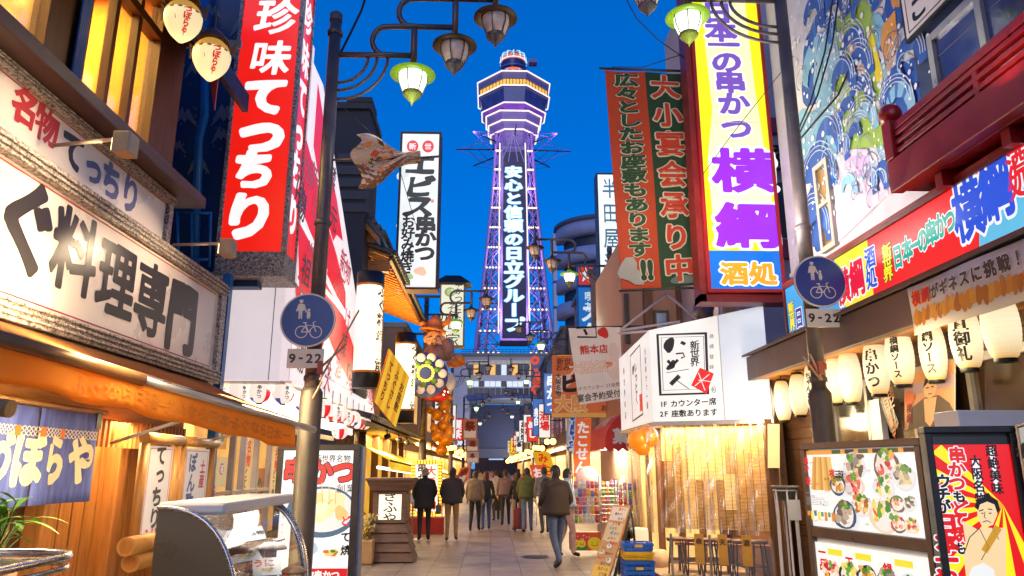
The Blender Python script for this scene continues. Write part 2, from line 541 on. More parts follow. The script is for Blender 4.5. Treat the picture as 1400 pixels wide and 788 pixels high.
m_gold = M_plain('gold_paint',srgb(205,130,30),.35,.35,.25,5)
m_brown = M_plain('brown_sheet',srgb(92,68,60),.5,0,.15,3)
m_concrete = M_plain('concrete',srgb(120,118,122),.8,0,.2,1.5,.3)
m_rubber = M_plain('cable_rubber',(.01,.01,.01),.6,0,.2,4)
m_tube_white = M_emit('fluorescent_tube',srgb(255,250,244),3.0)
m_warm_bulb = M_emit('warm_bulb',srgb(255,200,90),6.0)
m_warm_panel = M_emit('warm_lit_board',srgb(255,214,120),1.0,.12)
m_neon = M_emit('neon_white',srgb(255,236,220),1.2)
m_blind = M_wood('reed_blind',srgb(214,164,92),.6,axis=0,dark=.7)
# ================================================================== ground and street
mg,nt,out = _mat('asphalt'); p = _pr(nt,out)
nt.links.new(_ramp(nt,_noise(nt,_coord(nt),3,6),[(.3,(.035,.035,.037)),(.7,(.065,.063,.06))]),p.inputs['Base Color'])
p.inputs['Roughness'].default_value = .85
g = MB(); g.poly([(-900,-60,-.02),(900,-60,-.02),(900,1800,-.02),(-900,1800,-.02)]); tag(g.build('ground',mg),kind='structure')
ms,nt,out = _mat('stone_slabs'); p = _pr(nt,out)
v = _coord(nt)
br = nt.nodes.new('ShaderNodeTexBrick'); br.offset = 0.0; br.squash = 1.0
br.inputs['Scale'].default_value = 1.0; br.inputs['Brick Width'].default_value = .52; br.inputs['Row Height'].default_value = 1.02
br.inputs['Mortar Size'].default_value = .009; br.inputs['Mortar Smooth'].default_value = .2; br.inputs['Bias'].default_value = 0
br.inputs['Color1'].default_value = (0,0,0,1); br.inputs['Color2'].default_value = (1,1,1,1); br.inputs['Mortar'].default_value = (.5,.5,.5,1)
nt.links.new(v,br.inputs['Vector'])
tint = _ramp(nt,br.outputs['Color'],[(0,srgb(118,102,98)),(.35,srgb(142,126,116)),(.65,srgb(132,116,104)),(1,srgb(156,140,126))])
blot = _ramp(nt,_noise(nt,v,1.7,8,.7),[(.30,(.34,.32,.31)),(.46,(.74,.71,.68)),(.72,(.92,.89,.86))])
mul = nt.nodes.new('ShaderNodeMixRGB'); mul.blend_type = 'MULTIPLY'; mul.inputs[0].default_value = 1
nt.links.new(tint,mul.inputs[1]); nt.links.new(blot,mul.inputs[2])
mo = nt.nodes.new('ShaderNodeMixRGB'); mo.inputs[2].default_value = (*srgb(58,50,46),1)
nt.links.new(br.outputs['Fac'],mo.inputs[0]); nt.links.new(mul.outputs[0],mo.inputs[1])
nt.links.new(mo.outputs[0],p.inputs['Base Color'])
rr = nt.nodes.new('ShaderNodeMapRange'); rr.inputs[3].default_value = .28; rr.inputs[4].default_value = .62
nt.links.new(_noise(nt,v,3.1,5),rr.inputs[0]); nt.links.new(rr.outputs[0],p.inputs['Roughness'])
bm_ = nt.nodes.new('ShaderNodeBump'); bm_.inputs['Strength'].default_value = .35; bm_.inputs['Distance'].default_value = .01; bm_.invert = True
nt.links.new(br.outputs['Fac'],bm_.inputs['Height']); nt.links.new(bm_.outputs[0],p.inputs['Normal'])
g = MB(); g.poly([(-4.4,-6,0),(6.6,-6,0),(6.6,128,0),(-4.4,128,0)]); tag(g.build('street_paving',ms),kind='structure')
# dark drain line along the left edge of the paving
g = MB(); g.box(-2.92,9.5,.001,-2.80,128,.006); tag(g.build('gutter',m_dark),kind='structure')
# ================================================================== the tower
TY = 160.0
def tz(py,Y=TY): return at(702,py,Y).z
TX = at(702,300,TY).x
m_tower = M_plain('tower_uplit_paint',srgb(150,130,190),.5,.1,.15,.3,0)  # purple uplight put into the tower colour, besides the lamps
m_towerdark = M_plain('tower_cladding',srgb(116,108,150),.45,.2,.15,.3,0)
m_towerpurple = M_plain('tower_bracket',srgb(128,84,178),.5,0,.2,.3,0)
m_towerglass = M_plain('tower_glass',srgb(60,70,120),.2,.2,.35,.5,0)
m_deckwin = M_emit('lit_deck_window',srgb(255,190,60),1.4,.45)
m_towerbulb = M_emit('tower_bulb',srgb(255,232,170),2.2)
tower = thing('observation_tower','tall lattice tower lit purple with white neon rings under its glazed observation deck','tower',(TX,TY,0))
def octo(w,cut,z,y0=0.0):
    """octagon half width w, corner cut so the front flat is 2*(w-cut)"""
    a = w; b = w - cut
    return [Vector((TX + x,TY + y + y0,z)) for x,y in ((-b,-a),(b,-a),(a,-b),(a,b),(b,a),(-b,a),(-a,b),(-a,-b))]
def ring(mb,rings):
    n = 8
    vs = [q for r_ in rings for q in r_]
    mb.add(vs,[(i * n + k,i * n + (k + 1) % n,(i + 1) * n + (k + 1) % n,(i + 1) * n + k) for i in range(len(rings) - 1) for k in range(n)],False)
    mb.poly(rings[0][::-1]); mb.poly(rings[-1])
PXM = 0.1905          # metres per photo pixel at the deck
W0 = 43.5 * PXM
zf = lambda py: at(702,py,TY - W0).z
deck = MB(); deck.mat(m_towerdark)
ring(deck,[octo(W0,5.6,zf(107)),octo(W0 + .15,5.6,zf(98.5)),octo(W0 - .6,5.4,zf(97))])
deck.mat(m_towerglass); ring(deck,[octo(W0 - 1.0,5.0,zf(138)),octo(W0 - .25,5.5,zf(117))])
deck.mat(m_towerdark); ring(deck,[octo(W0 - .1,5.55,zf(117)),octo(W0 - .1,5.55,zf(115.4))])
deck.build('deck_wall',None,tower)
mb = mkb(m_towerpurple); ring(mb,[octo(W0 - 3.0,4.2,zf(155)),octo(W0 - 1.0,5.0,zf(138.2))]); mb.build('deck_bracket',None,tower)
mb = MB(); ring(mb,[octo(W0 - .35,5.45,zf(115.3)),octo(W0 - .35,5.45,zf(107.2))])
mb.build('deck_window',m_deckwin,tower)
mb = MB()
o_ = octo(W0 - .15,5.45,0)
for k in range(8):
    a,b = o_[k],o_[(k + 1) % 8]
    for i in range(7):
        q = a.lerp(b,i / 7)
        mb.tube([(q.x,q.y,zf(115.3)),(q.x,q.y,zf(107.2))],.12,4,False)
mb.build('window_mullion',m_towerdark,tower)
mb = MB()
for w,c,py in ((W0 + .35,5.7,98.2),(W0 + .2,5.6,117),(W0 - .75,5.1,138)):
    o_ = octo(w,c,zf(py)); mb.tube(o_ + [o_[0]],.17,6,False)
W1 = 33 * PXM
for py,w in ((152,W1),(163.5,W1 - .55),(174.5,W1 - 1.1)):
    o_ = octo(w + .22,3.2,at(702,py,TY - W1).z); mb.tube(o_ + [o_[0]],.19,6,False)
mb.build('neon_ring',m_neon,tower)
z1 = lambda py: at(702,py,TY - W1).z
mb = mkb(m_towerdark)
ring(mb,[octo(W1 - 1.9,2.6,z1(193)),octo(W1 - 1.15,3.0,z1(175)),octo(W1 - .6,3.1,z1(164)),octo(W1,3.2,z1(150))])
mb.build('stem_wall',None,tower)
mb = MB()
mb.mat(m_towerglass).lathe([(3.1,tz(101)),(3.1,tz(88))],(TX,TY,0),24)
mb.mat(m_towerdark)
mb.lathe([(3.6,tz(98.5)),(3.6,tz(97))],(TX,TY,0),24)
mb.box(TX + 3.6,TY - 4,tz(97),TX + 5.6,TY - 2,tz(92.5))
mb.build('roof_drum',None,tower)
mb = MB(); mb.lathe([(3.35,tz(87.6)),(3.4,tz(86.6))],(TX,TY,0),24); mb.build('drum_ring',m_neon,tower)
mb = mkb(M_emit('weather_light_orange',srgb(255,120,50),1.2)); mb.lathe([(2.9,tz(86.5)),(2.9,tz(82)),(1.5,tz(79.2)),(.2,tz(78.6))],(TX,TY,0),20)
mb.build('signal_light',None,tower)
mb = MB(); mb.lathe([(3.1,tz(86.4)),(3.1,tz(79)),(2.6,tz(76)),(1.4,tz(73.8)),(.05,tz(73.2))],(TX,TY,0),24)
mb.build('dome',M_film('dome_glass',(.75,.95,1),.25),tower)
mb = MB()
for k in range(12):
    a = 2 * math.pi * k / 12
    mb.tube([(TX + r_ * math.cos(a),TY + r_ * math.sin(a),z) for r_,z in ((3.12,tz(86.4)),(3.12,tz(79)),(2.62,tz(76)),(1.4,tz(73.7)))],.10,4,False)
mb.build('dome_rib',M_emit('dome_glow',srgb(205,240,255),1.2),tower)
mb = MB(); mb.tube([(TX,TY,tz(74)),(TX,TY,tz(64))],[.12,.03],5); mb.build('lightning_rod',m_dark,tower)
# legs and bracing
zb,zt = tz(492),tz(193)
def leg_half(z):
    t = (z - zb) / (zt - zb); t = max(0,min(1,t))
    return 8.6 * (1 - t) ** 1.25 * .98 + 4.0 * (1 - (1 - t) ** 1.25) + .0
lev = [zb + (zt - zb) * i / 11 for i in range(12)]
lg = MB(); lg.mat(m_tower); lg2 = MB(); lg2.mat(m_tower); blb = MB(); blb.mat(m_towerbulb)
for sx in (-1,1):
    for sy in (-1,1):
        lg.tube([(TX + sx * leg_half(z),TY + sy * leg_half(z),z) for z in lev],[.36] * 12,6,False)
        lg.tube([(TX + sx * (leg_half(z) * .72 + .3),TY + sy * leg_half(z),z) for z in lev],.18,5,False)
for i in range(11):
    za,zc = lev[i],lev[i + 1]; a,b = leg_half(za),leg_half(zc); ai,bi = 3.1,3.1
    for sy in (-1,1):
        for sx in (-1,1):
            lg2.tube([(TX + sx * a,TY + sy * a,za),(TX + sx * bi,TY + sy * b,zc)],.16,4,False)
            lg2.tube([(TX + sx * ai,TY + sy * a,za),(TX + sx * b,TY + sy * b,zc)],.16,4,False)
            lg2.tube([(TX + sx * ai,TY + sy * a,za),(TX + sx * a,TY + sy * a,za)],.24,4,False)
            zm,am = (za + zc) / 2,(a + b) / 2
            for p_,q_ in (((a,za),(am * .5 + 1.6,zm)),((am,zm),(ai,za)),((am,zm),(ai,zc)),((b,zc),(am * .5 + 1.6,zm))): lg2.tube([(TX + sx * p_[0],TY + sy * p_[0],p_[1]),(TX + sx * q_[0],TY + sy * am,q_[1])],.09,3,False)
            if sy < 0:
                for q in range(5):
                    x = ai + (a - ai) * (q + .3) / 5
                    blb.ball((TX + sx * x,TY - a - .35,za + .15),.2,n=6,m=4)
    for sx in (-1,1):
        lg2.tube([(TX + sx * a,TY - a,za),(TX + sx * b,TY + b,zc)],.15,4,False)
        lg2.tube([(TX + sx * a,TY + a,za),(TX + sx * b,TY - b,zc)],.15,4,False)
        lg2.tube([(TX + sx * a,TY - a,za),(TX + sx * a,TY + a,za)],.22,4,False)
lg.build('tower_leg',None,tower); lg2.build('lattice_bracing',None,tower); blb.build('bracing_bulb',None,tower)['kind'] = 'stuff'
# lower podium of the legs, solid
mb = mkb(m_towerdark)
mb.box(TX - 3.1,TY - 4.0,tz(470),TX + 3.1,TY + 4,zt)
mb.build('lift_shaft',None,tower)
# the vertical sign in front of the shaft
ys = TY - 10.2
S = Surf(at(688.5,205,ys),at(715,205,ys),at(719.5,462,ys),at(686.5,462,ys))
mb = MB(); mb.obox(S.c[3],S.c[2] - S.c[3],(0,.8,0),S.c[0] - S.c[3]); mb.build('sign_board',M_plain('tower_sign_dark',srgb(66,54,92),.5,0,.2,.4,0),tower)
ar = Art(S,.05,.03)
txt = '安心と信頼の日立グループ'
for i,ch in enumerate(txt):
    v = .125 + i * .0735
    k = 1 + (v - .5) * .16
    ar.glyph(ch,.5,v,.88,.071 * k,srgb(235,245,255),.028,0,srgb(120,190,235),.05,0,-math.pi / 2 if ch == 'ー' else 0)
ar.build('sign_letter',M_print('tower_letters',1.6),tower)
mb = MB()
for a,b in (((683.5,196),(681.5,456)),((718,196),(724.5,456))):
    mb.tube([at(*a,ys),at(*b,ys)],.14,6)
mb.build('neon_tube',m_neon,tower)
# triangular frame above the sign and the ring of spokes
mb = MB(); pk = at(701.5,181,ys)
for q in (686,695,708,717): mb.tube([pk,at(q,222,ys)],.14,4,False)
mb.tube([at(690,207,ys),at(713,207,ys)],.14,4,False); mb.tube([at(693,203,ys),at(710,203,ys)],.12,4,False)
mb.build('sign_truss',M_plain('truss_paint',srgb(190,180,215),.5),tower)
mb = MB(); zs = tz(206)
for k in range(8):
    a = 2 * math.pi * (k + .02) / 8; r1 = 13.6
    tip = Vector((TX + r1 * math.cos(a),TY + r1 * math.sin(a),zs))
    mb.mat(m_dark).tube([(TX + 3.5 * math.cos(a),TY + 3.5 * math.sin(a),zs + .2),tip],[.22,.12],5)
    mb.mat(m_towerpurple)
    for z in (tz(190),tz(226)): mb.tube([tip,(TX + 3.8 * math.cos(a),TY + 3.8 * math.sin(a),z)],.07,3,False)
    for f_ in (.45,.7):
        a2 = 2 * math.pi * (k + 1.02) / 8; rr_ = 4 + (r1 - 4) * f_
        mb.tube([(TX + rr_ * math.cos(a),TY + rr_ * math.sin(a),zs),(TX + rr_ * math.cos(a2),TY + rr_ * math.sin(a2),zs)],.07,3,False)
mb.build('spoke_ring',None,tower)
for z,e in ((tz(440),26000),(tz(360),16000),(tz(270),9000)):
    lamp('POINT',(TX,TY - 6.5,z),e * .3,(.80,.52,1.0),1.5,parent=tower,name='purple_floodlight')
lamp('POINT',(TX,TY - 45,tz(190)),7000,(1,.8,.85),2,parent=tower,name='deck_floodlight')
lamp('POINT',(TX - 9,TY - 10,tz(205)),2500,(.72,.35,1.0),1,parent=tower,name='purple_floodlight')
lamp('POINT',(TX + 9,TY - 10,tz(205)),2500,(.72,.35,1.0),1,parent=tower,name='purple_floodlight')
# the hall at the tower's foot, its archway open to the street
BY = 142.0
bb = thing('tower_base_hall','grey hall with two rows of lit windows and a dark archway under the purple tower','building',(0,BY,0))
zt_ = lambda py: at(700,py,BY).z
xl,xr = at(618,500,BY).x,at(775,500,BY).x
m_hall = M_plain('hall_wall',srgb(176,170,176),.7,0,.15,.4,0)
mb = mkb(m_hall)
mb.box(xl,BY,zt_(546),xr,BY + 12,zt_(486)); mb.build('wall',None,bb)
mb = mkb(m_concrete)
mb.box(xl - .6,BY - 1,zt_(487),xr + .6,BY + 13,zt_(484)); mb.build('roof',None,bb)
mb = MB()
for i in range(26):
    a,b = at(632 + i * 5,484,BY - .8),at(632 + i * 5,478,BY - .8); mb.tube([a,b],.06,4,False)
for y in (478,481): mb.tube([at(632,y,BY - .8),at(762,y,BY - .8)],.06,4,False)
mb.build('roof_railing',m_dark,bb)
rnd = random.Random(3)
xw = at(642,505,BY).x
mD = M_plain('hall_dark_glass',srgb(38,40,52),.15,.2,.3,1,0)
mW = M_emit('hall_lit_warm',srgb(255,190,80),.95,.4); mC = M_emit('hall_lit_cool',srgb(215,228,240),.9,.25); mCd = M_emit('hall_ceiling_light',srgb(190,180,168),.45,.2)
for i in range(15):
    x0 = at(640 + i * 7.6,505,BY).x; x1 = at(640 + i * 7.6 + 6.7,505,BY).x
    mb = mkb(mW if i in (1,4,8,11,13) else mC if i == 6 else mD); mb.box(x0,BY - .12,zt_(513),x1,BY + .1,zt_(499)); mb.build('window',None,bb)
    mb = mkb(mCd); mb.box(x0,BY - .14,zt_(498.4),x1,BY + .1,zt_(493)); mb.build('transom_light',None,bb)
    mb = mkb(mC if i % 4 != 2 else mD); mb.box(x0,BY - .12,zt_(529),x1,BY + .1,zt_(521.5)); mb.build('window',None,bb)
    mb = mkb(mD); mb.box(x0,BY - .12,zt_(541),x1,BY + .1,zt_(531)); mb.build('window',None,bb)
# blue arch beam
mb = MB(); m_arch = M_plain('arch_paint',srgb(40,62,120),.5,0,.15,.4,0); mb.mat(m_arch)
n_ = 14; pts = []
for i in range(n_ + 1):
    t = i / n_; px = 640 + 118 * t; pts.append(at(px,549 - 5 * math.sin(math.pi * t),BY - .3))
pts += [at(762,541,BY - .3),at(636,541,BY - .3)]
mb.prism(pts,(0,1.2,0)); mb.build('arch_beam',None,bb)
for a,b in ((612,641),(757,785)): q = at(a,600,BY).x; r_ = at(b,600,BY).x; mb = mkb(m_hall); mb.box(q,BY,-.02,r_,BY + 12,zt_(546)); mb.build('pier',None,bb)
mb = mkb(M_plain('archway_lining',srgb(84,88,116),.6,0,.25,.3,0))
mb.box(at(640,580,BY).x,BY + 13.2,zt_(610),at(760,580,BY).x,BY + 13.8,zt_(546)); mb.build('archway_screen',None,bb)
mb = mkb(M_plain('arcade_end',srgb(110,112,128),.6,0,.1,.3,0)); mb.box(at(640,620,BY).x,BY + 13.1,zt_(625),at(760,620,BY).x,BY + 13.7,zt_(611))
mb.build('archway_lintel',None,bb)
mb = mkb(M_emit('arcade_strip',srgb(160,205,235),.8))
mb.box(at(668,626,BY).x,BY + 13.0,zt_(628),at(690,626,BY).x,BY + 13.6,zt_(626)); mb.build('strip_light',None,bb)
mb = mkb(M_plain('passage_end',srgb(80,58,50),.8,0,.3,.4,0)); mb.box(at(640,640,BY).x,BY + 60,-.02,at(760,640,BY).x,BY + 60.5,8); mb.build('passage_wall',None,bb)
lamp('POINT',(TX,BY + 6,7),700,(.7,.8,1),1,parent=bb,name='archway_light'); lamp('POINT',(TX,BY - 10,9),3200,(.9,.9,1),1,parent=bb,name='hall_fill_light'); lamp('POINT',(TX,BY + 40,4),1500,(1,.7,.4),1,parent=bb,name='arcade_light')  # point lamp in front of the hall added to brighten it
mh = MB(); mh.mat(m_dark); mh.lathe([(.001,.008),(.30,.008),(.31,.002)],(.9,15.2,0),28)
for i in range(5): mh.box(.66,15.0 + i * .09,.008,1.14,15.03 + i * .09,.012)
tag(mh.build('manhole_cover'),'round dark manhole cover in the paving near the walkers','manhole cover')
# round grey apartment block on the right
ab = thing('apartment_block','grey apartment block with a rounded corner and stacked curved balconies behind the shop signs','building',at(800,640,62) * 1)
AY = 62.0; cx = at(812,400,AY).x; cyy = AY + 4.3; rad = 4.25
cx = at(768,400,AY).x + rad - .1
ztop = at(800,298,AY).z; nfl = 9; fh = 2.45
mb = mkb(M_plain('block_wall',srgb(100,104,130),.7,0,.1,.5,0))
mb.lathe([(rad - 1.0,0),(rad - 1.0,ztop)],(cx,cyy,0),40); mb.box(cx,cyy - 3,0,cx + 14,cyy + 10,ztop - .6)
mb.build('wall',None,ab)
m_rec = M_plain('block_recess',srgb(52,54,70),.5,0,.3,1,0); m_par = M_plain('block_parapet',srgb(156,160,190),.7,0,.1,.5,0)
for i in range(nfl):
    z = ztop - i * fh
    mb = mkb(m_par); mb.lathe([(rad - 1,z),(rad,z),(rad,z - 1.25),(rad - 1,z - 1.25)],(cx,cyy,0),44,a0=math.pi * .98,a1=math.pi * 1.75)
    mb.build('balcony',None,ab)
    if i:
        mb = mkb(m_rec); mb.lathe([(rad - .8,z),(rad - .8,z + 1.2)],(cx,cyy,0),44,a0=math.pi * .98,a1=math.pi * 1.75); mb.build('window_band',None,ab)
    mb = mkb(M_plain('block_fin',srgb(196,200,222),.6,0,.08,.6,0)); mb.obox((cx - rad - .25,cyy - .2,z - 2.35),(.35,0,0),(0,1.6,0),(0,0,2.2)); mb.build('side_screen',None,ab)
mb = mkb(M_plain('block_roof',srgb(84,90,116),.7,0,.1,.5,0)); mb.lathe([(.1,ztop + .5),(rad - .2,ztop + .5),(rad + .15,ztop + .4),(rad + .15,ztop),(rad - .6,ztop)],(cx,cyy,0),44); mb.build('roof',None,ab)
# ================================================================== left: the restaurant
def XL(px,py,X): return atX(px,py,X)
def board(mb,S,depth,m):
    """solid plate behind a face"""
    mb.mat(m); mb.obox(S.c[3],S.c[2] - S.c[3],-S.n * depth,S.c[0] - S.c[3])
def frame_bars(mb,S,w,depth,m,proud=.03):
    mb.mat(m); a,b,c,d = S.c; u = (b - a).normalized(); v = (d - a).normalized(); n = S.n
    W,H = S.w,S.h
    mb.obox(a - n * depth,u * W,v * w,n * (depth + proud)); mb.obox(d - v * w - n * depth,u * W,v * w,n * (depth + proud))
    mb.obox(a + v * w - n * depth,u * w,v * (H - 2 * w),n * (depth + proud)); mb.obox(b - u * w + v * w - n * depth,u * w,v * (H - 2 * w),n * (depth + proud))
XW = -3.85
rb = thing('restaurant','timber-fronted restaurant with warm lit upstairs windows above its cream signs','building',(XW,5,0))
mb = mkb(m_wooddark_v)
z_sill = 4.86
# upstairs wall: pieces round the two windows
Y_end = 8.25
def yx(px,py): return atX(px,py,XW).y
wy = [(2.0,5.72),(6.12,7.66)]
zt_w = 7.02;
mb.box(XW - .16,1.0,7.02,XW,Y_end,8.6)
for a,b in ((1.0,2.0),(5.72,6.12),(7.66,Y_end)): mb.box(XW - .16,a,z_sill,XW,b,zt_w)
mb.box(XW - .16,1.0,4.2,XW,Y_end,z_sill)
mb.build('upper_wall',None,rb,bevel=.006)
mb = mkb(m_brown); mb.box(XW - 5,1,0,XW - 4.86,9.3,8.6); mb.box(XW - 5,Y_end - .12,2.7,XW - .17,Y_end,8.6); mb.box(XW - 5,1,8.6,XW + .3,Y_end,8.75)
mb.build('rear_wall',None,rb)
mI = M_plain('upstairs_plaster',srgb(222,150,50),.8,0,.2,1.5)
mb = mkb(mI); mb.box(XW - 3.2,1,4.7,XW - 3.1,Y_end - .15,7.6); mb.box(XW - 3.1,1,7.45,XW - .2,Y_end - .15,7.6)
mb.box(XW - 3.1,Y_end - .3,4.9,XW - .2,Y_end - .16,7.44); mb.mat(m_woody).box(XW - 3.1,1,4.7,XW - .2,Y_end - .15,4.84)
for i in range(6): mb.mat(m_woodx).box(XW - 3.09,1.6 + i * 1.15,7.3,XW - .2,1.72 + i * 1.15,7.44)
mb.build('upstairs_room',None,rb)
def timber_window(y0,y1,transom,n):
    mb = mkb(m_wooddark_v)
    mb.box(XW - .12,y0,z_sill,XW + .03,y0 + .1,zt_w); mb.box(XW - .12,y1 - .1,z_sill,XW + .03,y1,zt_w)
    mb.mat(m_wooddark); mb.box(XW - .12,y0 + .1,z_sill,XW + .03,y1 - .1,z_sill + .1); mb.box(XW - .12,y0 + .1,zt_w - .1,XW + .03,y1 - .1,zt_w)
    zt = zt_w - .1
    if transom:
        zt = 6.48; mb.box(XW - .12,y0 + .1,zt,XW + .028,y1 - .1,zt + .1)
    mb.mat(m_wooddark_v)
    w = (y1 - y0 - .2)
    for i in range(1,n):
        y = y0 + .1 + w * i / n; mb.box(XW - .08,y - .035,z_sill + .1,XW + .01,y + .035,zt)
        if transom: mb.box(XW - .08,y - .035,zt + .1,XW + .01,y + .035,zt_w - .1)
    f = mb.build('window',None,rb,bevel=.004)
    g = MB(); g.mat(m_glass); g.box(XW - .06,y0 + .1,z_sill + .1,XW - .05,y1 - .1,zt);
    if transom: g.box(XW - .06,y0 + .1,zt + .1,XW - .05,y1 - .1,zt_w - .1)
    g.build('glass',None,f)
timber_window(*wy[0],False,5); timber_window(*wy[1],True,3)
mb = mkb(M_plain('blue_post',srgb(60,95,165),.4,0,.25,4));
for i in range(5): mb.tube([(XW + .05,6.02 + i * .028,z_sill - .05),(XW + .05,6.02 + i * .028,8.5)],.016,6)
mb.build('blue_strip',None,rb)
mb = mkb(m_brown); mb.box(-3.84,1,4.70,-3.42,Y_end + .05,4.83); mb.build('sill_cap',None,rb,bevel=.012)
lamp('AREA',(XW - 1.6,4.2,7.25),950,(1,.70,.2),2.2,(0,0,0),parent=rb,name='ceiling_light')
lamp('AREA',(XW - 1.6,7.0,7.25),600,(1,.70,.2),1.2,(0,0,0),parent=rb,name='ceiling_light')
mb = mkb(M_emit('ceiling_panel',srgb(255,250,225),1.3))
mb.box(XW - 1.9,4.75,7.18,XW - 1.2,5.6,7.28); mb.box(XW - 1.5,5.9,6.2,XW - 1.0,6.5,6.3); mb.build('ceiling_panel',None,rb)
mb = mkb(M_emit('paper_globe',srgb(255,214,110),.95,.1)); mb.ball((XW - .9,6.75,6.15),.34); mb.ball((XW - .95,4.55,6.6),.36); mb.build('paper_lantern',None,rb)
# eave of the upper floor
mb = mkb(m_dark)
mb.obox((-3.86,2,7.04),(.66,0,-.82),(0,6.55,0),(0,0,.09))
for i in range(13): mb.obox((-3.86,2.2 + i * .5,6.97),(.64,0,-.795),(0,.08,0),(0,0,.06))
mb.mat(m_black).box(-3.21,2,6.12,-3.14,8.6,6.36); mb.build('eave',None,rb)
mb = mkb(m_alu); mb.box(-3.9,8.3,6.86,-3.2,8.34,6.97)
mb.mat(M_plain('pink_flash',srgb(200,80,100),.4,0,.2)); q = [at(283,85,8.5),at(300,88,8.5),at(293,150,8.5)]; mb.prism(q,(0,.03,0)); mb.build('eave_end',None,rb)
# street level: timber front
XG = -4.05
mb = mkb(m_wooddark_v); mb.box(XG - .12,1,0,XG,9.35,2.75)
for i in range(38): mb.mat(m_wood).box(XG,1.2 + i * .215,0,XG + .03,1.2 + i * .215 + .19,2.3) if not (3.0 < 1.2 + i * .215 < 6.6) else None
mb.build('street_wall',None,rb,bevel=.004)
for y in (6.72,7.95,9.18): mb = mkb(m_wood); mb.box(XG,y,0,XG + .17,y + .17,2.4); mb.build('post',None,rb,bevel=.01)
mb = mkb(m_woody); mb.box(XG + .02,1,2.18,XG + .22,9.35,2.42); mb.mat(m_wooddark).box(XG + .02,1,2.43,XG + .35,9.35,2.5); mb.build('lintel',None,rb,bevel=.01)
mb = MB()
for i in range(24):
    mb.mat(m_wood).box(XG + .25 + .03,7.0 + i * .094,1.9,XG + .31,7.0 + i * .094 + .045,2.17)
mb.build('slat_screen',None,rb)
mb = mkb(m_woodx)
for i in range(22): mb.obox((XG + .1,2.2 + i * .33,2.52),(.78,0,-.10),(0,.2,0),(0,0,.05))
mb.mat(m_wooddark); mb.obox((XG + .1,1.5,2.58),(.80,0,-.10),(0,7.9,0),(0,0,.03))
mb.build('slatted_eave',None,rb)
# lattice door
dr = MB(); dr.mat(m_wood)
dy0,dy1 = 3.4,6.1
for i in range(19): dr.box(XG + .03,dy0 + i * (dy1 - dy0) / 18,.62,XG + .075,dy0 + i * (dy1 - dy0) / 18 + .045,2.0)
dr.mat(m_woody); dr.box(XG + .02,dy0,.55,XG + .09,dy1 + .05,.66); dr.box(XG + .02,dy0,1.12,XG + .08,dy1,1.2); dr.box(XG + .02,dy0,2.0,XG + .09,dy1 + .05,2.1); dr.mat(m_wood)
for i in range(10): dr.box(XG + .02,dy0 + i * .27,0.02,XG + .06,dy0 + i * .27 + .26,.55)
dr.box(XG + .02,dy1 + .05,0.02,XG + .09,dy1 + .15,2.1)
door = dr.build('lattice_door',None,rb,bevel=.003)
h = MB(); h.mat(m_wood); h.tube([(XG + .1,dy1 + .1,.98),(XG + .17,dy1 + .12,1.03),(XG + .19,dy1 + .12,1.2),(XG + .17,dy1 + .12,1.37),(XG + .1,dy1 + .1,1.42)],.022,8); h.build('handle',None,door)
mb = mkb(M_emit('inside_glow',srgb(255,196,96),.8,.5)); mb.box(XG + .005,dy0 + .1,1.22,XG + .015,dy1,1.98); mb.build('lit_interior',None,door)
# ---------------- the two big cream signs with granite frames
def cream_sign(label,X,y0,y1,z0,z1,fw,words_fn,ridges=True,rule=True):
    t = thing('shop_sign',label,'sign',(X,(y0 + y1) / 2,z0),'cream signs with granite frames')
    S = Surf((X,y0,z1),(X,y1,z1),(X,y1,z0),(X,y0,z0))
    mb = MB(); frame_bars(mb,S,fw,.14,m_granite,.05)
    if ridges:
        for k in range(3):
            zz = z0 + fw * (.2 + .3 * k); mb.box(X + .05,y0,zz,X + .075,y1,zz + fw * .16)
            zz = z1 - fw * (.2 + .3 * k); mb.box(X + .05,y0,zz - fw * .16,X + .075,y1,zz)
    mb.build('granite_frame',None,t,bevel=.008)
    mb = mkb(M_plain('cream_enamel',srgb(226,214,206),.3,0,.05,1.0,.03)); mb.box(X - .12,y0 + fw * .9,z0 + fw * .9,X,y1 - fw * .9,z1 - fw * .9); mb.build('panel',None,t)
    Si = Surf((X,y0 + fw,z1 - fw),(X,y1 - fw,z1 - fw),(X,y1 - fw,z0 + fw),(X,y0 + fw,z0 + fw))
    a = Art(Si,.003)
    if rule:
        a.line([(.006,.03),(.988,.03),(.988,.965),(.006,.965)],.012,srgb(170,40,50),True); a.up()
    words_fn(a,Si); a.build('lettering',M_print('sign_ink',0,.35,.12),t)
    return t
def place(a,Si,ch,px,py,X,em,col,wt,brush,sx=1,out=None):
    q = atX(px,py,X); W,H = Si.w,Si.h
    u = (q.y - Si.c[0].y) / (Si.c[1].y - Si.c[0].y); v = (Si.c[0].z - q.z) / (Si.c[0].z - Si.c[3].z)
    a.glyph(ch,u,v,em * sx / W,em / H,col,wt,brush,out)
ink,inkr = srgb(48,44,46),srgb(178,40,42)
def w1(a,Si):
    for ch,px,py,sx,em in (('ぐ',38,308,1.0,.76),('料',103,345,.95,.72),('理',160,383,.95,.74),('専',207,410,.95,.78),('門',249,434,1.0,.82)):
        place(a,Si,ch,px,py,-3.5,em,ink,.048 if ch in 'ぐ門' else .03,.35,sx)
    place(a,Si,'ふ',-40,262,-3.5,.66,ink,.05,.35)
cream_sign('big cream sign reading that ends in 料理専門 in heavy black brush letters',-3.5,1.2,9.35,2.73,4.03,.16,w1)
bpy.data.objects['shop_sign']['label'] = 'larger lower cream sign with 料理専門 in heavy black brush letters'
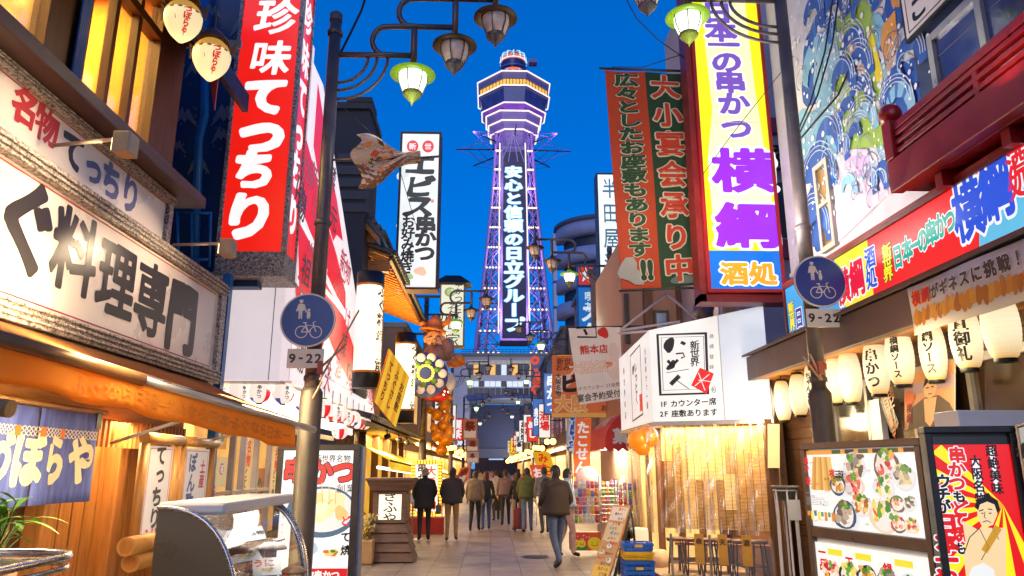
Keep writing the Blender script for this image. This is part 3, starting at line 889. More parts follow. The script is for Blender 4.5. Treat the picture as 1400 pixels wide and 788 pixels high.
def w2(a,Si):
    for ch,px,py,em,c in (('名',34,146,.32,inkr),('物',64,172,.33,inkr),('て',99,206,.36,ink),('っ',128,230,.34,srgb(92,96,130)),('ち',152,248,.38,srgb(92,96,140)),('り',178,266,.40,srgb(100,104,150))):
        place(a,Si,ch,px,py,-3.68,em,c,.045 if ch not in '物' else .03,.4,1.0)
cream_sign('smaller upper cream sign reading 名物てっちり in red and grey letters',-3.68,1.2,7.95,4.04,4.70,.10,w2)
# ---------------- sign spotlights on long arms
def arm_light(label,base,tip,parent_group='arm spotlights over the cream signs'):
    t = thing('arm_spotlight',label,'spotlight',base,parent_group)
    mb = mkb(M_plain('pale_arm',srgb(190,168,140),.4,.2,.15)); mb.tube([base,tip],.016,8); mb.build('arm',None,t)
    b,p = Vector(base),Vector(tip); d = (p - b).normalized()
    mb = mkb(M_plain('lamp_housing',srgb(176,150,118),.45,.1,.2)); mb.cbox(p + d * .05 + Vector((0,0,-.14)),.13,.16,.17); mb.tube([p,p + d * .1],.03,8); mb.build('housing',None,t,bevel=.015)
    mb = mkb(M_emit('halogen',srgb(255,214,150),4)); mb.cbox(p + d * .05 + Vector((-.072,0,-.12)),.012,.11,.1); mb.build('lens',None,t)
    lamp('SPOT',p + Vector((-.1,0,-.08)),34,(1,.74,.46),.05,(0,R(62),0),parent=t).data.spot_size = R(130)
    return t
arm_light('arm spotlight over the upper cream sign, highest one',atX(74,199,-3.5),atX(166,190,-2.85))
arm_light('arm spotlight beside the granite foot of the red sign',atX(237,335,-3.45),atX(308,333,-2.72))
lamp('SPOT',(-2.7,4.6,3.7),30,(1,.74,.46),.1,(0,R(80),0),name='sign_spotlight').data.spot_size = R(140)
# ---------------- puffer-fish lanterns
m_fish = M_print('fish_paper',.85,.5,.1)
def fish_lantern(label,c,r=.23):
    t = thing('fish_lantern',label,'lantern',c,'puffer fish lanterns under the eave')
    c = Vector(c)
    prof = lambda v: r * (1.0 * math.sin(math.pi * min(.985,max(.02,v ** .8))) ** .62)
    def fn(u,v,d=0):
        th = -math.pi * .5 + 2 * math.pi * (u - .5); rr_ = prof(v) + d
        return c + Vector((rr_ * math.cos(th),rr_ * math.sin(th),r * 1.25 - 2.5 * r * v))
    a = Art(WrapSurf(fn,2 * math.pi * r,2.5 * r),0)
    nu,nv = 20,12
    for j in range(nv):
        for i in range(nu):
            cc = srgb(255,232,176) if j > 3 else srgb(200,150,60)
            a.raw([(i / nu,j / nv),((i + 1) / nu,j / nv),((i + 1) / nu,(j + 1) / nv),(i / nu,(j + 1) / nv)],[(3,2,1,0)],cc)
    a.d = .005
    for i in range(14): a.ell((i + .5) / 14,.36,.02,.022,srgb(40,30,20),8)
    a.text('づぼらや',.60,.62,r * .42,srgb(210,30,20),True,.9,.05)
    a.line([(.47,.3),(.5,.6),(.53,.95)],.006,srgb(90,60,30))
    a.build('paper_body',m_fish,t)
    mb = mkb(M_plain('fish_fin',srgb(90,66,34),.5))
    mb.lathe([(.03,.36),(.09,.31),(r * .75,.25),(r * .86,.2)],c,14); mb.tube([c + Vector((0,0,.34)),c + Vector((0,0,.62))],.008,5)
    for s_ in (-1,1): mb.prism([c + Vector((s_ * r * .9,0,.12)),c + Vector((s_ * r * 1.3,0,.2)),c + Vector((s_ * r * 1.22,0,.02))],(0,.02,0))
    mb.build('crown_and_fins',None,t)
    lamp('POINT',c + Vector((0,-.02,-.35)),4,(1,.75,.35),.12,parent=t)
fish_lantern('puffer fish lantern nearer the street corner at the eave end',at(289,82,6.9),.19)
fish_lantern('puffer fish lantern further in under the eave, beside the upstairs windows',at(250,30,6.3),.175)
# ---------------- orange awning
m_orange = M_canvas('orange_canvas',srgb(250,176,60))
aw = thing('awning','orange canvas awning with scalloped valance over the timber front','awning',(-3,6,2.3))
A0,A1 = at(-60,446,3.9),at(430,588,7.6)
A0b,A1b = A0,A0.lerp(A1,.90)
mb = mkb(M_plain('roller_tube',srgb(150,108,66),.4,.3,.15)); mb.tube([A0,A0.lerp(A1,.36)],.048,10); mb.mat(m_alu).tube([A0.lerp(A1,.36),A1],.032,10); mb.build('front_bar',None,aw)
W0_,W1_ = Vector((-3.56,3.2,2.70)),Vector((-3.56,9.2,2.70))
mb = mkb(M_canvas('awning_top',srgb(186,122,60))); mb.grid(lambda u,v: A0.lerp(A1b,u).lerp(W0_.lerp(W1_,u),v) + Vector((0,0,.05 - .03 * math.sin(math.pi * v))),12,5); mb.build('canvas',None,aw,thick=.008)
def val(u,v):
    q = A0.lerp(A1b,u); return q + Vector((.02 * math.sin(u * 40) * v,.0,-.02 - v * (.215 + .012 * math.sin(u * 30)) + .0))
mb = mkb(m_orange); mb.grid(val,60,4); mb.build('valance',None,aw,thick=.006)
a = Art(WrapSurf(lambda u,v,d: val(u,v) + Vector((d,-d * .6,0)),(A1b - A0).length,.24),.012)
oi = srgb(222,136,34)
for uc in (.36,.60,.84): a.text('ふぐなら日本一',uc,.52,.13,oi,wt=.03,sx=1.0)
a.up(); a.line([(i / 60,.02 + .0 * i) for i in range(61)],.014,srgb(235,160,60)); a.build('valance_lettering',M_print('canvas_ink',0,.7),aw)
mb = mkb(m_white)
mb.tube([XL(152,606,-3.6),XL(262,566,-2.75) * .0 + A0.lerp(A1,.62) + Vector((0,0,-.01))],.017,8); mb.tube([XL(285,602,-3.55),A0.lerp(A1,.88)],.015,8); mb.build('support_arm',None,aw)
mb = mkb(m_black); mb.box(-3.64,6.86,2.05,-3.6,6.94,2.2); mb.build('arm_bracket',None,aw)
# ---------------- noren
nr = thing('shop_curtain','indigo door curtain with cream brush letters over the lattice door','curtain',(-3.62,5.5,1.4))
XN = -3.62
Yr = atX(131,600,XN).y; yl = 3.2
zT,zB = atX(120,566,XN).z,atX(100,687,XN).z
nW = Yr - yl
def nfn(u,v,d=0):
    y = yl + nW * u
    return Vector((XN + d + .022 * math.sin(u * 34) * (.3 + .7 * v) + .012 * math.sin(u * 71 + 1) * v,y,zT - (zT - zB) * v))
mn,nt,out = _mat('indigo_cloth'); p = _pr(nt,out); v = _coord(nt,(1,1,.12)); p.inputs['Roughness'].default_value = .9
nt.links.new(_ramp(nt,_noise(nt,v,18,4),[(.3,srgb(62,74,150)),(.7,srgb(100,116,190))]),p.inputs['Base Color'])
mb = mkb(mn)
splits = [0,.28,.52,.76,1]
for k in range(4):
    u0,u1 = splits[k] + .0025,splits[k + 1] - .0025
    mb.grid(lambda u,v: nfn(u0 + (u1 - u0) * u,v),16,8)
mb.build('cloth',None,nr,thick=.004)
a = Art(WrapSurf(nfn,nW,zT - zB),.006)
cream = srgb(246,226,186)
def npos(px,py):
    q = atX(px,py,XN); return (q.y - yl) / nW,(zT - q.z) / (zT - zB)
for ch,px in (('づ',-2),('ぼ',37),('ら',74),('や',109)):
    u,v = npos(px,628); a.glyph(ch,u,v,.36 / nW,.43 / (zT - zB),cream,.055,.3)
for i in range(70):
    u = (i + .5) / 70; a.line([(u - .006,.20),(u + .006,.25),(u - .006,.30)],.008,cream); a.line([(u + .006,.20),(u - .006,.25),(u + .006,.30)],.008,cream)
a.up(2)
for px in (26,58,88): u,v = npos(px,580); a.rect(u - .008,.20,u + .010,.30,srgb(222,120,40))
a.build('pattern',M_print('cloth_dye',0,.9),nr)
mb = mkb(m_bamboo); mb.tube([(XN,yl - .5,zT + .03),(XN,Yr + .13,zT + .03)],.022,8); mb.build('rod',None,nr)
t = thing('bamboo_pole','short bamboo pole end jutting out above the indigo curtain','pole',at(-30,560,3.6))
mb = mkb(m_bamboo); mb.tube([at(-60,552,4.0),at(-10,556,4.0),at(15,559,4.0)],.05,12); mb.build('cane',None,t)
# ---------------- bamboo framed price boards
def price_board(label,X,y0,y1,z0,z1,lines,posts):
    t = thing('price_board',label,'sign board',(X,(y0 + y1) / 2,z0),'bamboo framed price boards')
    S = Surf((X,y0,z1),(X,y1,z1),(X,y1,z0),(X,y0,z0))
    mb = MB(); board(mb,S,.03,m_white); mb.build('panel',None,t)
    mb = mkb(m_bamboo)
    for y in posts: mb.tube([(X,y,z0 - .12),(X,y,z1 + .02)],.05,10)
    mb.tube([(X + .02,y0 - .16,z1 + .07),(X + .02,y1 + .14,z1 + .07)],.055,10); mb.build('bamboo_frame',None,t)
    a = Art(S,.004); a.rect(0,0,1,1,srgb(250,240,232)); a.up()
    a.line([(.06,.03),(.94,.03),(.94,.975),(.06,.975)],.012,srgb(200,40,40),True); a.up(); lines(a)
    a.build('lettering',M_print('board_ink',.35,.4),t)
ya,yb = atX(199,650,-3.4).y,atX(233,650,-3.4).y
zt1,zb1 = atX(215,610,-3.4).z,atX(200,744,-3.4).z
price_board('bamboo framed board reading てっちり with a red price, nearer one',-3.4,ya,yb,zb1,zt1,
    lambda a: (a.text('てっちり',.5,.42,.21,srgb(50,50,44),True,.98,.04,.4,sx=1.15),a.text('2.650',.5,.90,.12,srgb(215,25,25),False,1.05,.04)),(ya - .09,yb + .08))
ya2,yb2 = atX(250,650,-3.4).y,atX(283,650,-3.4).y
price_board('bamboo framed board with blue ぽん酢 lettering, further one',-3.4,ya2,yb2,zb1,zt1,
    lambda a: (a.text('ぽん酢',.32,.4,.22,srgb(60,90,150),True,1.0,.04,.3),a.text('土産',.75,.3,.16,srgb(210,70,80),True,1.0,.03)),(ya2 - .09,yb2 + .08))
t = thing('paper_notice','narrow notice with red lettering on the wall past the bamboo boards','notice',(-3.5,9,1.2))
S = Surf(atX(287,618,-3.5),atX(296,619,-3.5),atX(294,690,-3.5),atX(285,690,-3.5)); mb = MB(); board(mb,S,.02,m_white); mb.build('panel',None,t)
a = Art(S,.004); a.text('本日入荷',.5,.45,.17,srgb(205,30,60),True,1.0,.04); a.build('lettering',M_print('board_ink',.35),t)
for i,(lb,dz,dx) in enumerate((('bamboo log lying on top at the foot of the boards',.30,.06),('bamboo log lying underneath at the foot of the boards',.14,.0))):
    t = thing('bamboo_log',lb,'log',(-3.3 + dx,7,dz),'bamboo logs at the foot of the boards')
    q = atX(172 + i * 6,748 + i * 22,-3.3)
    mb = mkb(m_bamboo); mb.tube([q,q + Vector((0,2.6,0))],[.085,.08],14); mb.build('cane',None,t)
    mb = mkb(m_wood); mb.lathe([(0.001,0),(.062,0)],q + Vector((0,-.003,0)),14,axis=(0,1,0)); mb.build('cut_end',None,t)
# ---------------- blue wave wall and pipes behind
ww = thing('blue_wall','dark blue side wall painted with pale wave crests, between restaurant and red sign','wall',(-3.6,9.75,0))
S = Surf(at(190,-90,9.75),at(352,-90,9.75),at(352,392,9.75),at(190,392,9.75))
mb = MB(); board(mb,S,.2,M_plain('deep_blue',srgb(14,66,116),.5,0,.25,1.5)); mb.build('wall_face',None,ww)
a = Art(S,.004,.001); rnd = random.Random(5)
for i in range(15):
    u,v = rnd.uniform(.32,.95),rnd.uniform(.05,.72); w = rnd.uniform(.06,.12); hh = w * .28
    cst = srgb(126,138,150)
    up = [(u - w,v + hh),(u - w * .6,v - hh * .2),(u - w * .2,v - hh),(u,v - hh * .4),(u + w * .25,v - hh * .9),(u + w * .6,v - hh * .1),(u + w,v + hh)]
    lo = [(u + w * .55,v + hh * .5),(u + w * .2,v + hh * .1),(u,v + hh * .55),(u - w * .3,v + hh * .1),(u - w * .6,v + hh * .6)]
    a.poly(up[:1] + up[1:] + lo,cst); a.up(.5)
    for k in range(5): a.ell(u + rnd.uniform(-w,w),v + rnd.uniform(-.03,.05),.006,.004,cst,7)
a.build('wave_pattern',M_print('wall_paint',0,.6,.2),ww)
dp = thing('drain_pipe','blue drain pipe with a ladder frame on the wave wall','pipe',at(262,300,9.5))
mb = mkb(M_plain('blue_pipe',srgb(24,104,170),.35,0,.2)); pp = [at(281,-60,9.55),at(280,160,9.55),at(272,190,9.55),at(266,360,9.55)]
mb.tube(pp,.06,10); mb.build('pipe',None,dp)
mb = mkb(M_plain('blue_pipe',srgb(24,104,170)))
for a_,b_ in (((243,290),(243,365)),((288,290),(286,365)),((243,292),(288,292)),((243,355),(287,355)),((262,292),(262,365))): mb.tube([at(*a_,9.5),at(*b_,9.5)],.022,6)
mb.build('ladder_frame',None,dp)
t = thing('blue_post','slim blue steel post at the end of the large cream sign','post',(-3.5,9.5,0)); mb = mkb(M_plain('blue_pipe',srgb(24,104,170))); q = atX(287,420,-3.5)
mb.box(-3.56,9.42,0,-3.46,9.54,4.2); mb.build('shaft',None,t)
# ---------------- tall red sign 珍味てっちり
YR_ = 9.55
rs = thing('vertical_sign','tall red lightbox sign reading 珍味てっちり framed in granite','sign',at(340,380,YR_))
bl,brr,tl,tr = at(300,343,YR_),at(384,343,YR_),at(353,-40,YR_),at(423,-40,YR_)
w_ = (brr - bl).length; ex = Vector((1,0,0))
x0,x1,zlo,zhi = bl.x,brr.x,bl.z,tl.z + 1.2
dep = .62; fr = .055
mb = mkb(m_granite)
mb.box(x0 - fr,YR_ + .01,zlo - .30,x1 + fr,YR_ + dep - .01,zlo)
mb.box(x0 - fr,YR_ - .015,zlo,x0,YR_ + dep,zhi); mb.box(x1,YR_ - .015,zlo,x1 + fr,YR_ + .10,zhi); mb.box(x1 + .0,YR_ + dep - .05,zlo,x1 + fr,YR_ + dep,zhi)
mb.box(x0 - fr - .03,YR_ - .03,zlo - .36,x1 + fr + .03,YR_ + dep,zlo - .30); mb.build('granite_frame',None,rs,bevel=.008)
mb = mkb(M_plain('sign_core',srgb(160,20,20))); mb.box(x0,YR_ + .02,zlo,x1 + .02,YR_ + dep - .05,zhi); mb.build('lightbox',None,rs)
S = Surf((x0,YR_ + .016,zhi),(x1,YR_ + .016,zhi),(x1,YR_ + .016,zlo),(x0,YR_ + .016,zlo))
a = Art(S,.002); a.rect(0,0,1,1,srgb(240,30,18)); a.up()
for ch,px,py,em,sx in (('珍',378,22,.62,.98),('味',370,78,.58,1.0),('て',362,130,.62,1.05),('っ',358,180,.72,1.1),('ち',347,231,.62,1.0),('り',340,294,.70,1.05)):
    q = at(px,py,YR_); u = (q.x - x0) / (x1 - x0); v = (zhi - q.z) / (zhi - zlo)
    a.glyph(ch,u,v,em * sx * 1.02 / S.w,em * 1.0 / S.h,srgb(255,252,250),.03 if ch in '珍味' else .062,.35,shear=.1)
q = at(372,-30,YR_); a.glyph('名',.5,(zhi - q.z) / (zhi - zlo),.6 / S.w,.6 / S.h,WHITE,.04,.3)
a.build('front_face',M_print('sign_backlit_red',1.0,.3,.10,1.5),rs)
S2 = Surf((x1 + .03,YR_ + .11,zhi),(x1 + .03,YR_ + dep - .06,zhi),(x1 + .03,YR_ + dep - .06,zlo),(x1 + .03,YR_ + .11,zlo))
a = Art(S2,.002); a.rect(0,0,1,1,srgb(235,40,24)); a.up()
for ch,py in zip('珍味てっちり',(22,78,130,180,231,294)):
    q = at(395,py,YR_ + .3); a.glyph(ch,.5,(zhi - q.z) / (zhi - zlo),.46 / S2.w,.6 / S2.h,srgb(255,250,248),.035 if ch in '珍味' else .06)
a.build('side_face',M_print('sign_backlit_red',1.0,.3,.10,1.5),rs)
# ---------------- glass display cases in front
dc = thing('glass_display_case','low steel and glass display case with a rounded end below the plant','display case',(-2.9,4,0))
zc = .96
def stad(off,z):
    pts = [(-3.35 - off,2.2,z),(-2.35 + off,2.2,z)]
    return pts
yk0,yk1 = 2.0,at(190,790,4.45).y
c_in = at(95,770,4.45)
def outline(off,z):
    xA,xB = -3.42 - off,-2.36 + off; rr_ = .30 + off
    pts = [Vector((xA,2.0,z)),Vector((xA,4.62 + off,z))]
    for k in range(9):
        t_ = math.pi / 2 * k / 8; pts.append(Vector((xB - rr_ + rr_ * math.sin(t_),4.62 + off - rr_ + rr_ * math.cos(t_),z)))
    pts.append(Vector((xB,2.0,z))); return pts
mb = mkb(m_steel)
for z,r_ in ((zc + .26,.022),(zc + .20,.014),(zc + .05,.02)): o_ = outline(0,z); mb.tube(o_ + [o_[0]],r_,8)
mb.build('steel_rim',None,dc)
mb = mkb(m_steel); mb.prism([p_ for p_ in outline(-.01,.05)][::-1],(0,0,zc - .05)); mb.build('steel_body',None,dc)
mb = mkb(m_glass); mb.prism(outline(-.025,zc + .245),(0,0,.008)); mb.build('glass_top',None,dc)
mb = mkb(M_plain('gold_tray',srgb(190,140,40),.3,.4,.2)); mb.prism(outline(-.12,zc + .005),(0,0,.06)); mb.build('tray',None,dc)
lamp('AREA',(-2.9,4.0,zc + .2),2,(1,.8,.4),.5,(0,0,0),parent=dc)
cc = thing('curved_display_case','curved glass refrigerated display case with a bronze end panel and food cards inside','display case',(-2.0,6,0))
yA,yB_ = 5.0,6.75
qA = at(216,694,yA); xb_ = qA.x; ztop_ = qA.z; xf = at(318,788,yA).x
Rr = ztop_ - .62
def arcp(x0,w,h,y,n=14,zlow=.62):
    return [Vector((x0 + w * math.sin(math.pi / 2 * k / n) ** .92,y,zlow + h * (1 - (1 - math.cos(math.pi / 2 * k / n)) ** 1.15))) for k in range(n + 1)]
wC = (xf - xb_) * 1.12
mb = mkb(M_plain('bronze_panel',srgb(120,98,62),.35,.15,.03,2,.0)); pf = arcp(xb_,wC,Rr,yA); mb.prism([Vector((xb_,yA,.05))] + pf + [Vector((xb_ + wC,yA,.05))],(0,.035,0)); mb.build('end_panel',None,cc,bevel=.004)
mb = mkb(m_steel); mb.tube(arcp(xb_,wC,Rr,yB_),.03,8); mb.tube(arcp(xb_,wC,Rr,yB_ - .045),.018,8); mb.build('chrome_rim',None,cc); mb = mkb(m_steel); mb.tube(pf,.016,8); mb.build('chrome_rim',None,cc)
mb = mkb(m_white); mb.box(xb_ - .02,yA + .04,ztop_ - .05,xb_ + .42,yB_,ztop_ + .03); mb.build('top',None,cc,bevel=.02)
mb = mkb(m_steel); mb.box(xb_,yA + .04,.05,xb_ + wC,yB_,.60); mb.box(xb_,yA + .04,.6,xb_ + .05,yB_,ztop_ - .06)
for k,(z,w) in enumerate(((.85,wC * .82),(1.1,wC * .66))): mb.box(xb_ + .06,yA + .05,z,xb_ + w,yB_ - .05,z + .015)
mb.build('shelf',None,cc)
mb = mkb(m_glass); pg = arcp(xb_,wC - .01,Rr - .01,0)
vs = [p_ + Vector((0,yA + .04,0)) for p_ in pg] + [p_ + Vector((0,yB_ - .01,0)) for p_ in pg]; n_ = len(pg); mb.add(vs,[(k,k + 1,n_ + k + 1,n_ + k) for k in range(n_ - 1)],True); mb.build('curved_glass',None,cc)
m_card = M_print('food_card',.3,.4)  # plain cards given a glow of their own to brighten them
rnd = random.Random(11)
def food(a,u,v,ru,rv,rnd,pal=None):
    pal = pal or [srgb(200,120,40),srgb(220,160,70),srgb(180,60,40),srgb(235,200,120),srgb(110,140,50),srgb(150,80,40)]
    a.blob(u,v,ru,rv,rnd.choice([srgb(235,232,225),srgb(70,60,60),srgb(180,200,215),srgb(225,215,190)]),rnd,j=.12); a.up()
    for k in range(5):
        a.blob(u + rnd.uniform(-.5,.5) * ru,v + rnd.uniform(-.5,.3) * rv,ru * rnd.uniform(.25,.5),rv * rnd.uniform(.25,.5),rnd.choice(pal),rnd,10); a.up(.4)
    a.blob(u + rnd.uniform(-.3,.3) * ru,v - rv * .45,ru * .22,rv * .3,srgb(70,130,50),rnd,8); a.up(.4)
def card(label,S,fn):
    t = thing('food_card',label,'sign',S.p(.5,1),'cards inside the curved case'); mb = MB(); board(mb,S,.008,m_white); mb.build('card',None,t)
    a = Art(S,.002,.0006); a.rect(0,0,1,1,srgb(248,246,240)); a.up(); fn(a); a.build('print',m_card,t)
cx0 = xb_ + .12
S = par(at(298,728,6.2),at(358,719,6.2),at(303,746,6.05)); card('white card with a red lobster shape in the curved case, top one',S,lambda a: (a.blob(.42,.5,.22,.30,srgb(215,25,30),rnd,j=.5),a.up(),a.line([(.2,.5),(.6,.45)],.012,WHITE),a.text('名物',.82,.5,.06,BLACK,wt=.03)))
S = par(at(308,756,6.05),at(350,748,6.05),at(316,772,5.9)); card('food picture card on the middle of the curved case',S,lambda a: (food(a,.6,.5,.3,.35,rnd),a.blob(.2,.3,.14,.2,srgb(215,30,30),rnd)))
S = par(at(345,764,5.9),at(383,762,5.9),at(346,788,5.78)); card('menu card lowest in the curved case by the front glass',S,lambda a: (a.text('うに',.4,.3,.08,srgb(200,40,30),wt=.04),food(a,.6,.72,.3,.2,rnd)))
for k in range(7):
    t = tag(MB().mat(M_plain('tray_food_' + 'ab'[k % 2],srgb(150,110,70) if k % 2 else srgb(205,190,170),.5,0,.4,20)).lathe([(.001,.05),(.06,.045),(.10,.02),(.11,0),(.06,-.005),(.001,-.005)],(xb_ + .2 + .18 * (k % 3),yA + .25 + .22 * k,1.125 if k < 4 else .875),14).build('food_plate'),'small plate of food on a shelf of the curved case','plate','plates in the curved case')
    t['label'] = 'small plate of food inside the curved display case'
lamp('AREA',(xb_ + .35,5.9,ztop_ - .08),7,(1,.93,.82),.6,(0,0,0),parent=cc)
# ---------------- plant behind the low case
pl = thing('potted_plant','leafy green plant under the edge of the indigo curtain','plant',(-3.3,5.1,.9))
mb = mkb(M_plain('leaf_green',srgb(84,132,44),.4,0,.4,12)); rnd = random.Random(21)
root_ = at(-8,745,4.9)
st = MB(); st.mat(M_plain('stem_green',srgb(70,90,30)))
for k in range(34):
    an = rnd.uniform(0,6.28); el = rnd.uniform(.1,1.1); L = rnd.uniform(.16,.30); b = root_ + Vector((rnd.uniform(-.12,.12),rnd.uniform(-.12,.12),rnd.uniform(.02,.26)))
    d = Vector((math.cos(an) * math.cos(el),math.sin(an) * math.cos(el),math.sin(el))); s_ = d.cross(Vector((0,0,1))).normalized(); pts = []
    for i in range(6):
        f_ = i / 5; c_ = b + d * L * f_ + Vector((0,0,-.5 * L * f_ * f_)); w = .028 * math.sin(math.pi * min(.98,f_ * .9 + .08)); pts.append((c_ - s_ * w,c_ + s_ * w))
    mb.add([q for pr in pts for q in pr],[(2 * i,2 * i + 1,2 * i + 3,2 * i + 2) for i in range(5)],True)
    st.tube([root_ + Vector((0,0,-.1)),b],.005,4,False)
mb.build('leaves',None,pl); st.build('stem',None,pl)
mb = mkb(M_plain('clay',srgb(120,70,45))); mb.lathe([(.001,-.35),(.12,-.35),(.16,-.1),(.15,-.08),(.001,-.1)],root_,18); mb.build('pot',None,pl)
# warm light under the awning
lamp('AREA',(-3.3,5.0,2.35),130,(1,.74,.38),2.4,(0,R(-15),0),size_y=.4,name='awning_strip_light')
lamp('AREA',(-3.0,7.6,2.35),130,(1,.74,.38),2.2,(0,R(-15),0),size_y=.4,name='awning_strip_light')
lamp('AREA',(-2.75,5.2,2.0),100,(1,.76,.44),2.8,(0,R(75),R(0)),size_y=.2,name='awning_lamp')
# ================================================================== left: white corner shop with the slanted red sign
ws = thing('white_shop','white panelled corner shop with a large slanted red and white sign wall','building',(-3.4,12,0))
YF,XS = 10.35,-2.82
pA,pB = at(289,517,YF),at(395,520,YF)
XS = pB.x
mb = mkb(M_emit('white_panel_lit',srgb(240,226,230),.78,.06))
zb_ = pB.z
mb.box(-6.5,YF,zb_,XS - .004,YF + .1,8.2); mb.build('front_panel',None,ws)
mb = mkb(M_plain('panel_seam',srgb(190,176,180),.4))
for x in (pA.x + .02,atX(0,0,1).x * 0 + at(372,450,YF).x): mb.box(x,YF - .006,zb_,x + .012,YF,8.2)
mb.build('panel_seam',None,ws)
# sloping side wall
pf1 = atX(511,562,XS); ptop = atX(437,106,XS); pm = atX(484,385,XS)
side = [Vector((XS,YF,zb_)),Vector((XS,pf1.y,zb_)),Vector((XS,pf1.y,pf1.z)),Vector((XS,ptop.y + .25,ptop.z)),Vector((XS,YF,ptop.z))]
mb = mkb(m_whitewall); mb.prism(side,(-.14,0,0)); mb.build('side_wall',None,ws)
S = Surf((XS,YF,ptop.z),(XS,pf1.y,ptop.z),(XS,pf1.y,zb_),(XS,YF,zb_))
def sp(px,py):
    q = atX(px,py,XS); return ((q.y - YF) / (pf1.y - YF),(ptop.z - q.z) / (ptop.z - zb_))
a = Art(S,.004,.002); rd = srgb(236,26,44); a.poly([((q.y - YF) / (pf1.y - YF),(ptop.z - q.z) / (ptop.z - zb_)) for q in side],srgb(248,236,238)); a.up()
shapes = [
 [(434,112),(440,150),(447,205),(455,262),(462,318),(455,330),(446,300),(436,250),(428,200)],
 [(420,190),(432,235),(447,300),(462,350),(474,400),(474,425),(462,405),(446,370),(430,330),(415,290),(412,230)],
 [(408,300),(424,330),(446,385),(470,430),(482,465),(494,505),(491,528),(478,520),(462,490),(446,450),(428,415),(410,395)],
 [(446,205),(455,240),(462,275),(470,330),(462,322),(452,270)],
 [(404,390),(418,410),(430,430),(444,470),(440,478),(424,462),(408,440)]]
for k,sh in enumerate(shapes): a.poly([sp(x_ - (2 if k else 0),y_) for x_,y_ in sh][::-1],rd); a.up()
a.line([sp(433,386),sp(456,412),sp(474,436)],.10,srgb(252,240,240)); a.line([sp(409,292),sp(430,338),sp(446,372)],.09,srgb(252,240,240)); a.up()
rnd = random.Random(4)
gl = '新世界串かつ二度漬け禁止名物元祖天ぷら寿司酒場'
for i in range(46):
    t_ = rnd.random(); px = 404 + 104 * t_; lo_y = 120 + (px - 440) * 6.2 if px > 440 else 200
    py = rnd.uniform(max(lo_y + 12,200),540 - (510 - px) * .3)
    u,v = sp(px,py); a.glyph(gl[i % len(gl)],u,v,.55 / S.w,.5 / S.h,srgb(176,60,76) if rnd.random() < .55 else srgb(70,46,50),.02,.3,shear=.2)
a.up(2)
a.line([sp(400,470),sp(452,520),sp(508,552)],.03,srgb(205,196,198))
for px in (425,455,485): a.line([sp(px,500 + (px - 425) * .55),sp(px,548 + (px - 425) * .38)],.02,srgb(205,196,198))
a.build('sign_artwork',M_print('sign_wall_backlit',.92,.4,.08),ws)
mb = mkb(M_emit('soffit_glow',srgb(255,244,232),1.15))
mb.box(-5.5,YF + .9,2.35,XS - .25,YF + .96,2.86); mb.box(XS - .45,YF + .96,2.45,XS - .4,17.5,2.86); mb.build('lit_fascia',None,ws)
mb = mkb(m_white); mb.box(-6.5,YF + .11,2.88,XS - .15,17.4,2.95); mb.build('soffit',None,ws)
lamp('AREA',(-3.6,YF + .6,2.83),110,(1,.9,.76),1.6,(0,0,0),size_y=.5,parent=ws)
lamp('AREA',(XS - .25,14,2.83),220,(1,.88,.72),.4,(0,0,0),size_y=5,parent=ws)
# shopfront: aluminium frames, posters behind glass, warm room
XF = -3.62
mb = mkb(m_alu)
for y in (9.75,10.55,11.0,11.62,12.3,13.2,14.4,15.6): mb.box(XF - .05,y,0,XF + .04,y + .07,2.36)
mb.box(XF - .05,9.7,2.30,XF + .05,17,2.40); mb.box(XF - .05,9.7,1.35,XF + .035,12.3,1.40); mb.build('window_frame',None,ws,bevel=.004)
mb = mkb(M_emit('shop_room',srgb(255,190,96),.75,.5)); mb.box(XF - .9,9.7,.02,XF - .85,17,2.6); mb.build('lit_room_wall',None,ws)
mb = mkb(m_wooddark_v); mb.box(XF - .04,9.75,.01,XF - .0,17,.7); mb.build('dado',None,ws)
for j,(y0,y1,z0,z1,kk) in enumerate(((9.9,10.35,1.95,2.25,0),(10.05,10.45,1.45,1.85,1),(11.05,11.5,1.2,2.2,2),(11.75,12.2,1.0,1.7,3),(12.5,13.0,1.2,2.1,2),(13.5,14.1,1.2,2.1,1))):
    S = Surf((XF - .02,y0,z1),(XF - .02,y1,z1),(XF - .02,y1,z0),(XF - .02,y0,z0))
    t = thing('window_poster',['orange paper poster with dishes in the white shop window','cream poster with a red seal behind the white shop glass','tall poster of red and black writing at the white shop door','brown menu sheet low in the white shop window','second tall poster further along the white shop','second cream poster further along the white shop'][j],'poster',S.p(.5,1),'posters in the white shop window')
    mb = MB(); board(mb,S,.006,m_white); mb.build('sheet',None,t)
    a = Art(S,.002); a.rect(0,0,1,1,[srgb(240,170,80),srgb(250,225,170),srgb(250,210,140),srgb(190,110,60)][kk]); a.up()
    if kk in (0,3): food(a,.5,.5,.3,.3,rnd)
    if kk == 1: a.ell(.5,.4,.2,.2,srgb(220,60,30)); a.up(); a.text('福',.5,.4,.12,WHITE,wt=.03)
    if kk == 2: a.text('名物',.6,.28,.2,srgb(215,40,30),True,1,.04); a.text('どて焼',.45,.72,.15,BLACK,True,1,.03)
    a.build('print',M_print('poster_print',.35),t)
